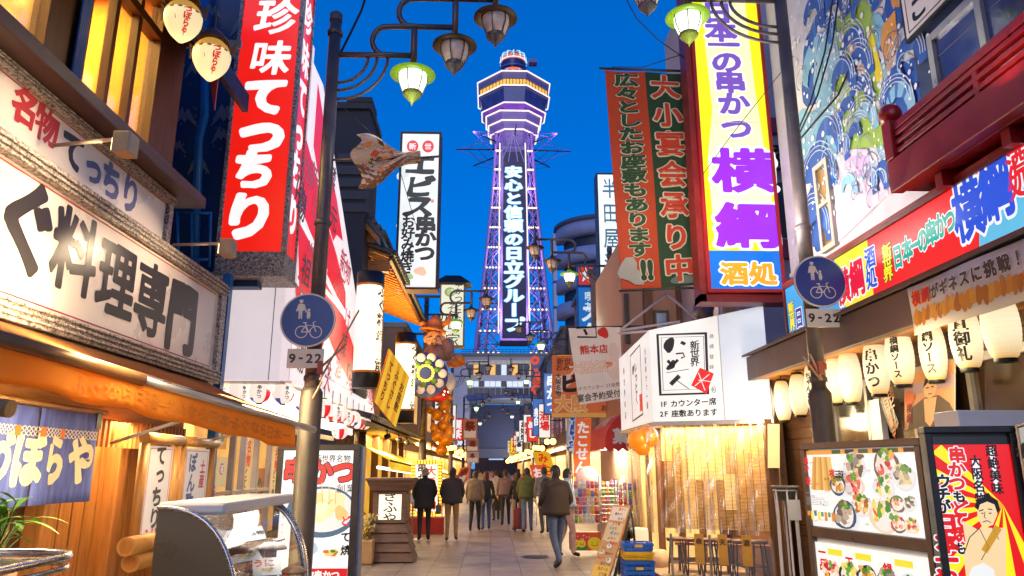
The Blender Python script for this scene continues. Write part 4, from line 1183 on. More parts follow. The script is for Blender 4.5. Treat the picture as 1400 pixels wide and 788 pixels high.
# red and white ball lanterns
m_ball = M_print('ball_paper',.9,.5,.06)
def ball_lantern(label,c,r,turn=0.0,grp='round red and white lanterns under the white shop'):
    t = thing('ball_lantern',label,'lantern',c,grp); c = Vector(c)
    def fn(u,v,d=0):
        th = 2 * math.pi * u + turn; ph = math.pi * min(.96,max(.04,v)); q = r + d + r * .012 * math.sin(v * 60)
        return c + Vector((q * math.sin(ph) * math.cos(th),q * math.sin(ph) * math.sin(th),q * .98 * math.cos(ph)))
    a = Art(WrapSurf(fn,2 * math.pi * r,math.pi * r),0); nu,nv = 20,12
    for j in range(nv):
        for i in range(nu):
            k = i // 2 % 5
            cc = [srgb(255,240,226),srgb(255,240,226),srgb(225,30,40) if j > 4 else srgb(255,235,220),srgb(250,232,220),srgb(50,80,160) if j > 7 and i < 10 else srgb(220,40,40) if j > 7 else srgb(250,230,215)][k]
            a.raw([(i / nu,j / nv),((i + 1) / nu,j / nv),((i + 1) / nu,(j + 1) / nv),(i / nu,(j + 1) / nv)],[(0,1,2,3)],cc)
    a.d = .004
    for u in (.1,.6): a.text('串かつ',u,.5,r * .42,srgb(60,30,40),True,1,.03)
    a.build('paper_ball',m_ball,t)
    mb = mkb(m_black); mb.lathe([(.001,r * 1.04),(r * .3,r * 1.02),(r * .32,r * .92)],c,12); mb.lathe([(r * .3,-r * .93),(r * .28,-r * 1.03),(.001,-r * 1.03)],c,12); mb.tube([c + Vector((0,0,r)),c + Vector((0,0,r + .22))],.008,4); mb.build('caps',None,t)
    return t
ball_lantern('round paper lantern half hidden beside the cream sign end',at(325,537,10.7),.155,1.9)
b0 = ball_lantern('round striped paper lantern, middle of the three under the white panel',at(355,537,10.75),.165,1.2)
ball_lantern('round striped paper lantern next to the street pole under the white panel',at(387,538,10.8),.165,1.6)
zl_ = zb_ - .22
for i in range(9):
    y = 11.2 + i * .66
    dup(b0,b0.location + Vector((XS + .02 - (b0.location.x),y - b0.location.y,zl_ - b0.location.z - .02 * (i % 2))),'round red and white paper lantern in the row along the slanted sign wall','lantern row along the slanted sign',rz=i * 1.3)
b1 = ball_lantern('hanging red and white paper ball, lowest below the slanted sign row',atX(465,590,XS + .1),.15,.4)
# kushikatsu light box
lb = thing('light_box','free-standing light box with 串かつ in red over a plate of skewers','sign',at(440,700,9.1))
yq = 9.1; ql,qr = at(381,608,yq),at(492,608,yq)
x0,x1,zt = ql.x,qr.x,ql.z; dpt = .34
mb = mkb(m_dark)
S = Surf((x0,yq,zt),(x1,yq,zt),(x1,yq,.06),(x0,yq,.06)); frame_bars(mb,S,.07,.10,M_plain('dark_frame',srgb(70,66,66),.4,.3),.02); mb.build('frame',None,lb,bevel=.006)
mb = mkb(M_plain('box_case',srgb(150,160,175),.4,.3)); mb.box(x0 + .02,yq + .101,.06,x1 + .03,yq + dpt,zt - .01); mb.box(x0 + .03,yq + .01,.06,x1 - .03,yq + .1,zt - .02); mb.build('case',None,lb,bevel=.01)
Si = Surf((x0 + .07,yq + .006,zt - .07),(x1 - .07,yq + .006,zt - .07),(x1 - .07,yq + .006,.13),(x0 + .07,yq + .006,.13))
def lp(px,py):
    q = at(px,py,yq + .006); return ((q.x - Si.c[0].x) / Si.w,(Si.c[0].z - q.z) / Si.h)
a = Art(Si,.002); a.rect(0,0,1,1,srgb(255,253,250)); a.up()
rnd = random.Random(9)
a.text('新世界名物',.70,lp(0 + 460,627)[1],.088,srgb(50,50,60),wt=.012)
for ch,px,py in (('串',404,643),('か',438,645),('つ',471,645)):
    u,v = lp(px,py); a.glyph(ch,u,v,.30 / Si.w,.30 / Si.h,srgb(235,70,62),.03 if ch == '串' else .055,.2,srgb(60,60,60),.04)
a.up(3)
u,v = lp(442,700); a.ell(u - .02,v,.50,.165,srgb(88,108,132),30); a.up(); a.ell(u,v - .01,.43,.14,srgb(230,228,224),30); a.up()
for k in range(16):
    aa = rnd.uniform(0,6.28); r_ = rnd.uniform(.0,.3); a.blob(u + r_ * math.cos(aa),v - .01 + r_ * .33 * math.sin(aa),.10,.045,rnd.choice([srgb(250,226,176),srgb(248,214,150),srgb(252,234,200),srgb(236,196,128)]),rnd,10); a.up(.5)
for k in range(4): a.line([(u - .1 + k * .09,v - .05),(u - .14 + k * .1,v - .19)],.010,srgb(226,190,110)); a.up(.3)
for ch,py,c in (('ど',712,srgb(225,60,60)),('て',734,BLACK),('焼',752,BLACK)): uu,vv = lp(473,py); a.glyph(ch,uu,vv,.12 / Si.w,.12 / Si.h,c,.03,.3)
a.text('創業',lp(473,668)[0],lp(473,668)[1],.11,srgb(40,40,50),False,1,.0)
food(a,lp(455,757)[0],lp(455,757)[1],.17,.035,rnd); food(a,lp(420,748)[0],lp(420,748)[1],.16,.05,rnd)
for k in range(5): a.text('サクサク'[k % 4],.06,.38 + k * .05,.035,srgb(120,110,110),wt=.0)
vv = lp(440,777)[1]; a.rect(0,vv,1,1,srgb(214,40,44)); a.up(); a.text('名物串かつ',.6,(vv + .04),.10,WHITE,wt=.04)
a.build('face',M_print('lightbox_print',1.0,.25,.08,1.8),lb)
lamp('AREA',(x0 + .5,yq - .15,1.2),9,(1,.97,.92),.8,(R(-90),0,0),size_y=1.4,parent=lb)
# small things by the light box
t = thing('planter_box','small pale planter box beside the light box','planter',at(497,770,14.0)); q = atZ(497,771); mb = mkb(M_plain('planter',srgb(190,150,100),.6)); mb.cbox(q,.34,.34,.42); mb.build('box',None,t,bevel=.02)
mb = mkb(M_plain('dry_leaf',srgb(150,130,60),.5,0,.4,20)); rnd = random.Random(2)
for k in range(60):
    b = q + Vector((rnd.uniform(-.18,.18),rnd.uniform(-.18,.18),.42 + rnd.uniform(0,.45))); d = Vector((rnd.uniform(-1,1),rnd.uniform(-1,1),rnd.uniform(-.3,1))).normalized() * .09; s_ = d.orthogonal() * .5
    mb.poly([b - s_ * .5,b + d * .5 - s_ * .2,b + d,b + d * .4 + s_])
for k in range(9): mb.tube([q + Vector((rnd.uniform(-.1,.1),rnd.uniform(-.1,.1),.4)),q + Vector((rnd.uniform(-.2,.2),rnd.uniform(-.2,.2),.85))],.008,4)
mb.build('foliage',None,t)
# ================================================================== left: dark house, temple-roofed house
dh = thing('dark_house','dark upper storeys standing behind the slanted white sign','building',(-5,17,0))
YD = 15.0
mb = mkb(M_plain('dark_render',srgb(54,54,60),.8,0,.2,1))
q0,q1 = at(380,143,YD),at(506,143,YD); mb.box(q0.x - 2,YD,3.2,q1.x,YD + 1.4,q1.z - .15); mb.build('wall',None,dh)
mb = mkb(M_plain('dark_roof',srgb(40,40,44),.6)); mb.box(q0.x - 2,YD - .1,q1.z - .15,q1.x + .05,YD + 1.5,q1.z); mb.box(q1.x - .5,YD - .12,q1.z,q1.x + .06,YD + .6,q1.z + .12); mb.build('parapet',None,dh)
mb = mkb(M_plain('dark_cladding',srgb(66,66,70),.6)); qa,qb = at(462,205,YD - .04),at(508,290,YD - .04);
for i in range(5): z = qb.z + (qa.z - qb.z) * i / 5; mb.box(qa.x,YD - .05,z,qb.x - .1,YD - .01,z + .2)
mb.build('louvre',None,dh)
th_ = thing('temple_roof_house','timber house with dark tiled roofs and lit rafters beneath a long eave','building',(-3.2,16,0))
m_rafter = M_wood('lit_rafter',srgb(196,128,48),.6,axis=0)
XE = -2.25
def eave(z,y0,y1,xin,xout,slope,rafters,tile=True,nm='eave'):
    dz = slope
    mb = mkb(m_woody); mb.obox((xin,y0,z + dz),(xout - xin,0,-dz),(0,y1 - y0,0),(0,0,.05))
    mb.mat(m_wooddark); mb.box(xout - .07,y0,z - .05,xout,y1,z + .045); mb.build(nm + '_board',None,th_)
    mb = mkb(m_rafter); n = int((y1 - y0) / rafters)
    for i in range(n + 1):
        y = y0 + (y1 - y0 - .08) * i / n; mb.obox((xin,y,z + dz - .105),(xout - .08 - xin,0,-dz),(0,.08,0),(0,0,.10))
    mb.build('rafter_set',None,th_)
    mb = mkb(m_tile); n = int((y1 - y0) / .24)
    mb.obox((xin,y0,z + dz + .055),(xout + .06 - xin,0,-dz),(0,y1 - y0,0),(0,0,.05))
    for i in range(n + 1):
        y = y0 + (y1 - y0) * i / n; mb.tube([(xin,y,z + dz + .11),(xout + .08,y,z + .11)],.065,8)
        mb.lathe([(.001,.012),(.07,.012),(.078,0),(.078,-.04)],(xout + .10,y,z + .11),10,axis=(1,0,0))
    mb.build('roof_tiles',None,th_)
pE0,pE1 = atX(541,345,XE),atX(573,447,XE)
ze = (pE0.z + pE1.z) / 2; yE0,yE1 = pE0.y,pE1.y
eave(ze,yE0 - .6,yE1 + 1.0,-4.3,XE,.75,.30)
yg = yE0 - .6
mb = mkb(m_wood); mb.box(-5.5,yg + .05,2.9,-3.5,yE1 + 1,ze + .6)
mb.mat(m_woodx); mb.box(-5.4,yg - .02,ze - .32,-2.3,yg + .14,ze - .06); mb.box(-5.4,yg - .1,ze + .22,-2.9,yg + .03,ze + .5); mb.build('timber_wall',None,th_,bevel=.01)
# small gable roof facing the street head
ga,gb,gc = at(478,300,yg - .3),at(531,345,yg - .3),at(478,342,yg - .3)
mb = mkb(m_tile); pk = at(470,268,yg - .5); lo = at(522,327,yg - .5)
e1 = Vector((lo.x - pk.x,0,lo.z - pk.z)); mb.obox(pk,e1,(0,3.2,0),(.03,0,.12))
for i in range(9): o_ = pk + e1 * (i / 8); mb.tube([o_ + Vector((.03,-.02,.16)),o_ + Vector((.03,3.2,.16))],.06,8)
for i in range(8): o_ = Vector((0,.2 + i * .4,.20)); mb.tube([pk + o_,pk + e1 + o_],.05,6)
mb.mat(m_woodx); mb.obox(pk + Vector((-.02,-.02,-.16)),e1 * .98,(0,.07,0),(0,0,.15)); mb.build('gable_roof',None,th_)
mb = mkb(m_wood); mb.prism([pk + Vector((-.1,.15,-.2)),lo + Vector((-.2,.15,-.05)),Vector((lo.x - .2,yg - .35,ze + .5)),Vector((pk.x - .1,yg - .35,ze + .5))],(0,.05,0)); mb.build('gable_board',None,th_)
# lower tiled eave over the entrance
pL0,pL1 = atX(512,570,-2.55),atX(572,603,-2.55)
def low_eave():
    z = (pL0.z + pL1.z) / 2; y0,y1 = pL0.y - .5,pL1.y + 1
    mb = mkb(m_tile); mb.obox((-3.6,y0,z + .25),(1.05,0,-.25),(0,y1 - y0,0),(0,0,.05))
    for i in range(int((y1 - y0) / .24)):
        y = y0 + i * .24; mb.tube([(-3.6,y,z + .32),(-2.52,y,z + .06)],.06,8)
    mb.build('lower_roof_tiles',None,th_)
    mb = mkb(m_wooddark); mb.box(-3.6,y0,z - .12,-2.62,y1,z - .03); mb.build('lower_soffit',None,th_)
    return z,y0,y1
zle,yle0,yle1 = low_eave()
mb = mkb(M_granite('rough_stone',srgb(96,78,60),srgb(150,120,90),12)); mb.box(-3.75,pf1.y + .05,0,-3.3,pf1.y + 1.3,zle - .14); mb.mat(m_wooddark_v); mb.box(-3.8,pf1.y + 1.35,0,-3.5,yle1,zle - .14); mb.build('ground_wall',None,th_)
mb = mkb(M_emit('entrance_glow',srgb(255,196,80),1.0,.35)); mb.box(-3.49,pf1.y + 2.3,.4,-3.47,yle1 - .4,zle - .5); mb.build('lit_screen',None,th_)
lamp('AREA',(-2.95,(yle0 + yle1) / 2,zle - .16),340,(1,.72,.32),.5,(0,0,0),size_y=4,parent=th_)
lamp('AREA',(-2.9,(yE0 + yE1) / 2,ze - 2.2),420,(1,.66,.24),.6,(R(180),0,0),size_y=4,parent=th_)
for i,(px,py) in enumerate(((529,597),(545,602),(556,606))):
    t = thing('spotlight','small black spotlight under the lower tiled eave','spotlight',atX(px,py,-2.6),'spotlights under the lower tiled eave'); q = atX(px,py,-2.6); mb = mkb(m_black)
    mb.tube([q + Vector((0,0,.18)),q],.02,6); mb.tube([q + Vector((-.06,0,-.02)),q + Vector((.09,0,.03))],.06,10); mb.build('body',None,t)
# giant cylinder lanterns
m_cyl = M_emit('cylinder_paper',srgb(255,246,214),1.25,.05)
def cyl_lantern(label,px,pyt,pyb,wpx,Y):
    a_,b_ = at(px,pyt,Y),at(px,pyb,Y); r = wpx * (Y / .97) / 996 / 2
    t = thing('cylinder_lantern',label,'lantern',b_,'giant cylinder lanterns'); c = b_; H = a_.z - b_.z
    mb = mkb(m_cyl); mb.lathe([(r,0),(r * 1.0,H)],c,28); mb.build('paper',None,t)
    mb = mkb(m_black); mb.lathe([(r * .7,H + .28),(r * 1.02,H + .28),(r * 1.03,H)],c,28); mb.build('lacquer_ring',None,t); mb = mkb(m_black); mb.lathe([(r * 1.03,0),(r * 1.02,-.32),(r * .6,-.32),(.001,-.32)],c,28); mb.build('lacquer_ring',None,t)
    mb = mkb(m_gold); mb.lathe([(r * 1.045,H + .04),(r * 1.045,H)],c,28); mb.build('gold_band',None,t); mb = mkb(m_gold); mb.lathe([(r * 1.045,0),(r * 1.045,-.04)],c,28); mb.build('gold_band',None,t)
    a = Art(WrapSurf(lambda u,v,d: c + Vector(((r + d) * math.cos(-1.6 + (u - .5) * 3.0),(r + d) * math.sin(-1.6 + (u - .5) * 3.0),H * (1 - v))),3.0 * r,H),.004)
    a.text('ふぐ料理一筋',.93,.5,.28,srgb(90,66,30),True,1.05,.03); a.build('lettering',M_print('lantern_ink',.5),t)
    lamp('POINT',c + Vector((.15,-r - .25,H * .5)),30,(1,.8,.45),.2,parent=t)
cyl_lantern('giant white cylinder lantern with black rings, nearer and higher',501,393,508,36,14.0)
cyl_lantern('giant white cylinder lantern with black rings, lower one past the yellow pennants',552,472,560,27,17.5)
# yellow pennant boards
def pennant(label,pts,Y,cols,words):
    P_ = [at(x,y,Y + dy) for x,y,dy in pts]; t = thing('pennant_board',label,'sign',P_[3],'yellow boards by the lanterns'); S = par(P_[0],P_[1],P_[3])
    mb = MB(); board(mb,S,.04,m_gold); mb.build('board',None,t)
    a = Art(S,.004); a.rect(0,0,1,1,cols[0]); a.up()
    for k in range(3): a.rect(.12 + .3 * k,0,.26 + .3 * k,1,cols[1]);
    a.up()
    for k,w in enumerate(words): a.text(w,.2 + .3 * k,.5,.19,srgb(80,50,20),True,1,.03)
    a.build('print',M_print('pennant_print',.75),t)
pennant('slanted yellow board with orange stripes in front of the cylinder lanterns',[(533,478,0),(560,516,.9),(541,565,.9),(512,550,0)],13.8,(srgb(248,200,60),srgb(236,160,40)),('てっちり','ふぐさし','お座敷'))
t = thing('name_strip','tall yellow strip sign of small black letters beside the nearer cylinder lantern','sign',at(514,500,14.8)); S = Surf(at(509,380,14.8),at(519,380,14.8),at(519,500,14.8),at(509,500,14.8)); mb = MB(); board(mb,S,.1,m_gold); mb.build('board',None,t)
a = Art(S,.004); a.rect(0,0,1,1,srgb(250,206,80)); a.up(); a.text('新世界ふぐ料理',.5,.5,.2,BLACK,True,1.1,.03); a.build('print',M_print('pennant_print',.75),t)
# stone-coloured lantern sign ぎふや
ls = thing('lantern_sign','dark timber lantern sign on a flared slatted base, lit panel reading ぎふや','sign',atZ(533,765))
c = atZ(533,766); y0 = c.y
def gq(px,py): return at(px,py,y0)
m_lt = M_wood('weathered_timber',srgb(112,84,66),.7,axis=0)
mb = mkb(m_lt)
zb0,zb1 = .02,gq(533,714).z; wb,wt_ = .46,.30
for k in range(4):
    f0,f1 = k / 4,(k + 1) / 4; w0 = wb + (wt_ - wb) * f0 + .03; w1 = wb + (wt_ - wb) * f1 + .0; z0 = zb0 + (zb1 - zb0) * f0; z1_ = zb0 + (zb1 - zb0) * f1 - .012
    q = [c + Vector((sx * w0,sy * w0,z0)) for sx,sy in ((-1,-1),(1,-1),(1,1),(-1,1))] + [c + Vector((sx * w1,sy * w1,z1_)) for sx,sy in ((-1,-1),(1,-1),(1,1),(-1,1))]
    mb.add(q,[(0,3,2,1),(4,5,6,7),(0,1,5,4),(1,2,6,5),(2,3,7,6),(3,0,4,7)],False)
mb.build('slatted_base',None,ls,bevel=.008)
zc1 = gq(533,671).z; zc2 = gq(533,657).z; hw = .32
mb = mkb(m_lt)
for sx in (-1,1):
    for sy in (-1,1): mb.cbox(c + Vector((sx * (hw - .05),sy * (hw - .05),zb1)),.10,.10,zc1 - zb1)
mb.box(c.x - hw,c.y - hw,zb1,c.x + hw,c.y + hw,zb1 + .06); mb.box(c.x - hw,c.y - hw + .004,zc1 - .06,c.x + hw,c.y + hw,zc1); mb.build('lantern_frame',None,ls,bevel=.006)
mb = mkb(m_lt); w0,w1 = .36,.44
q = [c + Vector((sx * w0,sy * w0,zc1 + .002)) for sx,sy in ((-1,-1),(1,-1),(1,1),(-1,1))] + [c + Vector((sx * w1,sy * w1,zc2)) for sx,sy in ((-1,-1),(1,-1),(1,1),(-1,1))]
mb.add(q,[(0,3,2,1),(4,5,6,7),(0,1,5,4),(1,2,6,5),(2,3,7,6),(3,0,4,7)],False); mb.cbox(c + Vector((0,0,zc2)),.92,.92,.05); mb.build('cap',None,ls,bevel=.008)
mb = mkb(M_emit('lantern_panel',srgb(255,246,220),1.1)); mb.cbox(c + Vector((0,0,zb1 + .06)),.5,.5,zc1 - zb1 - .12); mb.build('lit_panel',None,ls)
S = Surf(c + Vector((-.23,-.255,zc1 - .07)),c + Vector((.23,-.255,zc1 - .07)),c + Vector((.23,-.255,zb1 + .07)),c + Vector((-.23,-.255,zb1 + .07)))
a = Art(S,.002); a.text('ぎふや',.5,.5,.22,srgb(40,34,30),True,.92,.012,.5,sx=1.25); a.build('lettering',M_print('lantern_ink2',.0),ls)
# menu stand
t = thing('menu_stand','thin post with a small tilted menu board beside the ぎふや lantern sign','stand',atZ(563,737)); c = atZ(563,738); mb = mkb(m_alu); mb.tube([c,c + Vector((0,0,.95))],.025,8); mb.build('post',None,t); mb = mkb(m_alu); mb.tube([c + Vector((.18,0,0)),c + Vector((.18,0,.95))],.02,8); mb.build('post',None,t); mb = mkb(m_alu); mb.lathe([(.001,.03),(.2,.02),(.22,0)],c + Vector((.08,0,0)),16); mb.build('foot',None,t)
mb = mkb(M_plain('menu_blue',srgb(150,160,180),.35)); mb.obox(c + Vector((-.26,.05,1.12)),(.36,0,-.06),(.0,-.3,-.22),(0,.02,.03)); mb.build('board',None,t)
# marquee sign with bulbs
mq = thing('marquee_sign','light board edged with rows of golden bulbs on a red base','sign',at(590,730,20.3)); ym = 20.6
S = Surf(at(562,629,ym),at(604,629,ym),at(604,706,ym),at(562,706,ym)); mb = MB(); frame_bars(mb,S,.12,.15,m_gold,.03); mb.build('frame',None,mq)
a = Art(S.inset(.14,.07),.004); a.rect(0,0,1,1,srgb(255,250,236)); a.up(); a.text('串かつ一番',.3,.5,.26,srgb(60,40,20),True,1,.03); a.text('大阪名物',.72,.5,.27,srgb(220,70,40),True,1.1,.03); a.build('face',M_print('lightbox_print',1.0),mq)
mb = mkb(M_emit('gold_bulb',srgb(255,200,70),2.5))
for k in range(18):
    for u in (.035,.10,.90,.965): mb.ball(S.p(u,.02 + .96 * k / 17,.05),.028,n=6,m=4)
for k in range(10):
    for v in (.02,.055,.945,.98): mb.ball(S.p(.06 + .88 * k / 9,v,.05),.028,n=6,m=4)
o_ = mb.build('bulb',None,mq); o_['kind'] = 'stuff'
mb = mkb(M_plain('red_base',srgb(150,34,26),.45)); q0,q1 = at(560,707,ym),at(607,707,ym); mb.box(q0.x,ym - .2,0,q1.x,ym + .3,q0.z); mb.build('base',None,mq,bevel=.01)
lamp('POINT',S.p(.5,.5,.8),25,(1,.8,.4),.3,parent=mq)
# yellow canopy over it
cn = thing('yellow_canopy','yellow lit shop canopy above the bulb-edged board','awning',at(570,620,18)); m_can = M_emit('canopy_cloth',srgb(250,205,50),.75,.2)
q = [at(533,625,17),at(622,655,23.5)]; mb = mkb(m_can); a0,a1 = atX(534,630,-2.5),atX(625,652,-2.1)
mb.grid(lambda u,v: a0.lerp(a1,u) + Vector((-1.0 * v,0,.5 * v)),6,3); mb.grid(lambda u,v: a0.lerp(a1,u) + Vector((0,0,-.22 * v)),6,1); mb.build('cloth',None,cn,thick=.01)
mb = mkb(m_tube_white); mb.tube([a0 + Vector((-.4,.6,-.16)),a0.lerp(a1,.5) + Vector((-.4,0,-.16))],.04,8); mb.tube([a0.lerp(a1,.55) + Vector((-.4,0,-.16)),a1 + Vector((-.4,-.3,-.16))],.04,8); mb.build('tube',None,cn)
mb = mkb(m_dark); mb.tube([a0,a1],.03,6); mb.build('rail',None,cn)
lamp('AREA',a0.lerp(a1,.5) + Vector((-.4,0,-.35)),260,(1,.86,.5),.4,(0,0,0),size_y=5,parent=cn)
mb = mkb(M_emit('shop_room2',srgb(255,196,70),.8,.6)); mb.box(-3.4,18.8,.02,-3.35,27,2.6)
t = thing('bright_shop','open shop interior glowing yellow beneath the yellow canopy','shop',(-3.4,22,0)); mb.build('back_wall',None,t)
mb = mkb(m_wooddark_v)
for y in (18.8,20.9,23,25,27): mb.box(-3.33,y,0,-3.15,y + .14,3.0)
mb.mat(m_woody).box(-3.5,18.8,2.65,-3.1,27.1,3.0); mb.build('front_frame',None,t)
# ---------------- tall white sign, capped sign
def lightbox(name,label,cat,corners,Y,depth,frame_m,fw,fn,emit,group=None,mount=True):
    P_ = [at(x,y,Y) for x,y in corners]
    xl_,xr_ = (P_[0].x + P_[3].x) / 2,(P_[1].x + P_[2].x) / 2; zt_2,zb_2 = (P_[0].z + P_[1].z) / 2,(P_[2].z + P_[3].z) / 2
    S = Surf((xl_,Y,zt_2),(xr_,Y,zt_2),(xr_,Y,zb_2),(xl_,Y,zb_2))
    t = thing(name,label,cat,((xl_ + xr_) / 2,Y,zb_2),group)
    mb = MB(); frame_bars(mb,S,fw,depth,frame_m,.02); mb.build('frame',None,t)
    mb = mkb(m_white); mb.box(xl_ + fw,Y + .02,zb_2 + fw,xr_ - fw,Y + depth - .02,zt_2 - fw); mb.build('lightbox',None,t)
    Si = Surf((xl_ + fw,Y + .012,zt_2 - fw),(xr_ - fw,Y + .012,zt_2 - fw),(xr_ - fw,Y + .012,zb_2 + fw),(xl_ + fw,Y + .012,zb_2 + fw))
    a = Art(Si,.003); fn(a); a.build('face',emit,t)
    if mount:
        mb = mkb(m_dark); sgn = -1 if xl_ < 0 else 1
        xm = xl_ if sgn < 0 else xr_
        for f_ in (.2,.8): z = zb_2 + (zt_2 - zb_2) * f_; mb.box(min(xm,xm + sgn * 1.0),Y + depth * .4,z,max(xm,xm + sgn * 1.0),Y + depth * .6,z + .08)
        mb.build('bracket',None,t)
    return t,S
m_lit = M_print('lightbox_print',1.0,.25,.08,1.8)
def ebisu(a):
    a.rect(0,0,1,1,srgb(238,242,240)); a.up()
    rnd = random.Random(8)
    for k in range(8): a.blob(rnd.random(),rnd.uniform(.03,.97),.12,.04,srgb(214,226,222),rnd)
    a.up(); a.ell(.28,.085,.16,.042,srgb(225,60,50)); a.ell(.70,.085,.16,.042,srgb(225,60,50)); a.up()
    a.text('新',.28,.085,.20,WHITE,wt=.02); a.text('世',.70,.085,.20,WHITE,wt=.02)
    bk = srgb(22,26,24)
    for ch,v,u in (('エ',.21,.52),('ビ',.355,.5),('ス',.485,.5)): a.glyph(ch,u,v,.84 / a.S.w,.66 / a.S.h,bk,.055,.6,shear=.12)
    for ch,v in (('串',.60),('か',.69),('つ',.785)): a.glyph(ch,.70,v,.58 / a.S.w,.50 / a.S.h,bk,.05,.3,WHITE,.05)
    for i,ch in enumerate('お好み焼き'): a.glyph(ch,.24,.585 + i * .073,.36 / a.S.w,.36 / a.S.h,bk,.04,.3,WHITE,.04)
    a.ell(.86,.45,.05,.012,srgb(220,150,140)); a.blob(.6,.9,.15,.03,srgb(240,190,160),random.Random(1)); a.blob(.3,.93,.12,.02,srgb(170,200,120),random.Random(2))
es,_ = lightbox('vertical_sign','tall white lightbox sign with black エビス 串かつ お好み焼き lettering against the sky','sign',[(546,181),(604,180),(598,396),(541,396)],18.5,.5,M_plain('rust_frame',srgb(70,52,46),.5,.3),.06,ebisu,m_lit)
def oden(a):
    a.rect(0,0,1,1,srgb(240,240,208)); a.up(); a.ell(.38,.12,.25,.08,srgb(150,170,90)); a.ell(.42,.12,.17,.055,srgb(240,240,208)); a.up()
    a.text('串かつどて焼',.78,.30,.32,srgb(60,60,50),True,1,.02); a.text('その',.5,.48,.45,srgb(60,60,50),True,1,.0,.5); a.text('世家',.55,.78,.62,srgb(60,60,40),True,1.1,.0,.5)
os_,So = lightbox('capped_sign','pale green-white vertical sign under a small black hipped roof','sign',[(602,388),(636,388),(634,474),(600,474)],28.0,.6,M_plain('sign_edge',srgb(160,130,90),.5),.05,oden,M_print('lightbox_soft',.85,.3,.05))
mb = mkb(m_black); c_ = So.p(.5,0); w = So.w / 2
mb.add([c_ + Vector((x,y,z)) for x,y,z in ((-w - .25,-.2,0),(w + .25,-.2,0),(w + .25,.8,0),(-w - .25,.8,0),(-w * .6,.0,.34),(w * .6,.0,.34),(w * .6,.6,.34),(-w * .6,.6,.34))],[(0,3,2,1),(4,5,6,7),(0,1,5,4),(1,2,6,5),(2,3,7,6),(3,0,4,7)],False); mb.build('hipped_roof',None,os_)
# ---------------- sculpted ornaments above the shops
def ornament(label,Y,build):
    t = thing('shop_ornament',label,'sculpture',at(600,600,Y)); build(t,Y)
m_or = M_plain('orange_gloss',srgb(230,130,40),.35,0,.2,3); m_bl = M_plain('blue_gloss',srgb(70,90,170),.35,0,.2,3)
def gods(t,Y):
    k = Y / 966
    mb = mkb(m_or)
    mb.lathe([(.001,22 * k),(5 * k,20 * k),(10 * k,12 * k),(13 * k,3 * k),(19 * k,0),(19 * k,-2 * k),(11 * k,-1 * k)],at(593,452,Y),20,axis=(.15,0,1))
    for s_ in (-1,1): mb.tube([at(593 + s_ * 9,446,Y),at(593 + s_ * 20,440,Y),at(593 + s_ * 23,426,Y)],[5 * k,4 * k,1 * k],8)
    mb.build('hat',None,t)
    mb = mkb(M_plain('skin_gloss',srgb(226,176,140),.4)); mb.ball(at(594,463,Y),12 * k,10 * k,12 * k); mb.ball(at(594,466,Y - .26),3.2 * k)
    for s_ in (-1,1): mb.ball(at(594 + s_ * 12,464,Y),3 * k,2 * k,5 * k); mb.ball(at(594 + s_ * 6,468,Y - .18),4 * k,2 * k,3.4 * k)
    mb.mat(m_black)
    for s_ in (-1,1): mb.tube([at(594 + s_ * 3,461,Y - .26),at(594 + s_ * 5.5,459.5,Y - .27),at(594 + s_ * 8,461.5,Y - .24)],.8 * k,5)
    mb.mat(M_plain('lips',srgb(150,84,76))).tube([at(589,470,Y - .25),at(594,473,Y - .26),at(599,470,Y - .25)],1.0 * k,5); mb.build('face',None,t)
    mb = mkb(M_plain('robe',srgb(150,120,110),.5,0,.4,4)); mb.ball(at(596,484,Y),17 * k,12 * k,14 * k); mb.ball(at(612,478,Y),9 * k,9 * k,16 * k); mb.build('robe',None,t)
ornament('sculpted smiling head in an orange hat above the shop fronts',23.0,gods)
def wheel(t,Y):
    k = Y / 966; c = at(583,512,Y)
    mb = mkb(m_bl); mb.lathe([(.001,.12),(26 * k,.10),(30 * k,0),(30 * k,-.2),(.001,-.2)],c,30,axis=(.35,-1,.1)); mb.build('disc',None,t)
    mb = mkb(M_plain('white_gloss',srgb(230,225,215),.35)); rnd = random.Random(6)
    for j in range(10): an = j * .63; mb.ball(c + Vector((22 * k * math.cos(an),-.2,22 * k * math.sin(an))),6 * k,2 * k,6 * k,10,6)
    mb.mat(M_plain('green_gloss',srgb(90,140,60),.4))
    for j in range(6): an = j * 1.05 + .3; mb.ball(c + Vector((15 * k * math.cos(an),-.24,15 * k * math.sin(an))),5 * k,2 * k,4 * k,8,6)
    mb.build('petals',None,t)
    mb = mkb(M_emit('gold_bulb',srgb(255,200,70),2.5))
    for j in range(16): an = j * .393; mb.ball(c + Vector((10 * k * math.cos(an),-.3,10 * k * math.sin(an))),2.0 * k,n=6,m=4)
    mb.build('bulb_ring',None,t)
ornament('round blue and white flower disc with a ring of golden bulbs',21.5,wheel)
def skirt(t,Y):
    k = Y / 966
    c = at(600,512,Y); mb = mkb(M_plain('white_gloss',srgb(230,225,215))); mb.ball(c,14 * k,10 * k,20 * k); mb.ball(at(612,522,Y),11 * k,8 * k,14 * k); mb.build('body',None,t)
    mb = mkb(M_plain('red_gloss',srgb(205,50,36),.35)); mb.lathe([(8 * k,22 * k),(16 * k,6 * k),(20 * k,-8 * k),(10 * k,-12 * k)],at(596,536,Y),20); mb.build('red_skirt',None,t)
    mb = mkb(M_emit('white_bulb',srgb(255,244,214),2.2)); rnd = random.Random(3)
    for j in range(22): an = -math.pi * rnd.random(); z = rnd.uniform(-6,16); r_ = 17 - z * .35; mb.ball(at(596,536,Y) + Vector((r_ * k * math.cos(an),r_ * k * math.sin(an),z * k)),1.6 * k,n=6,m=4)
    mb.build('bulb_dots',None,t)
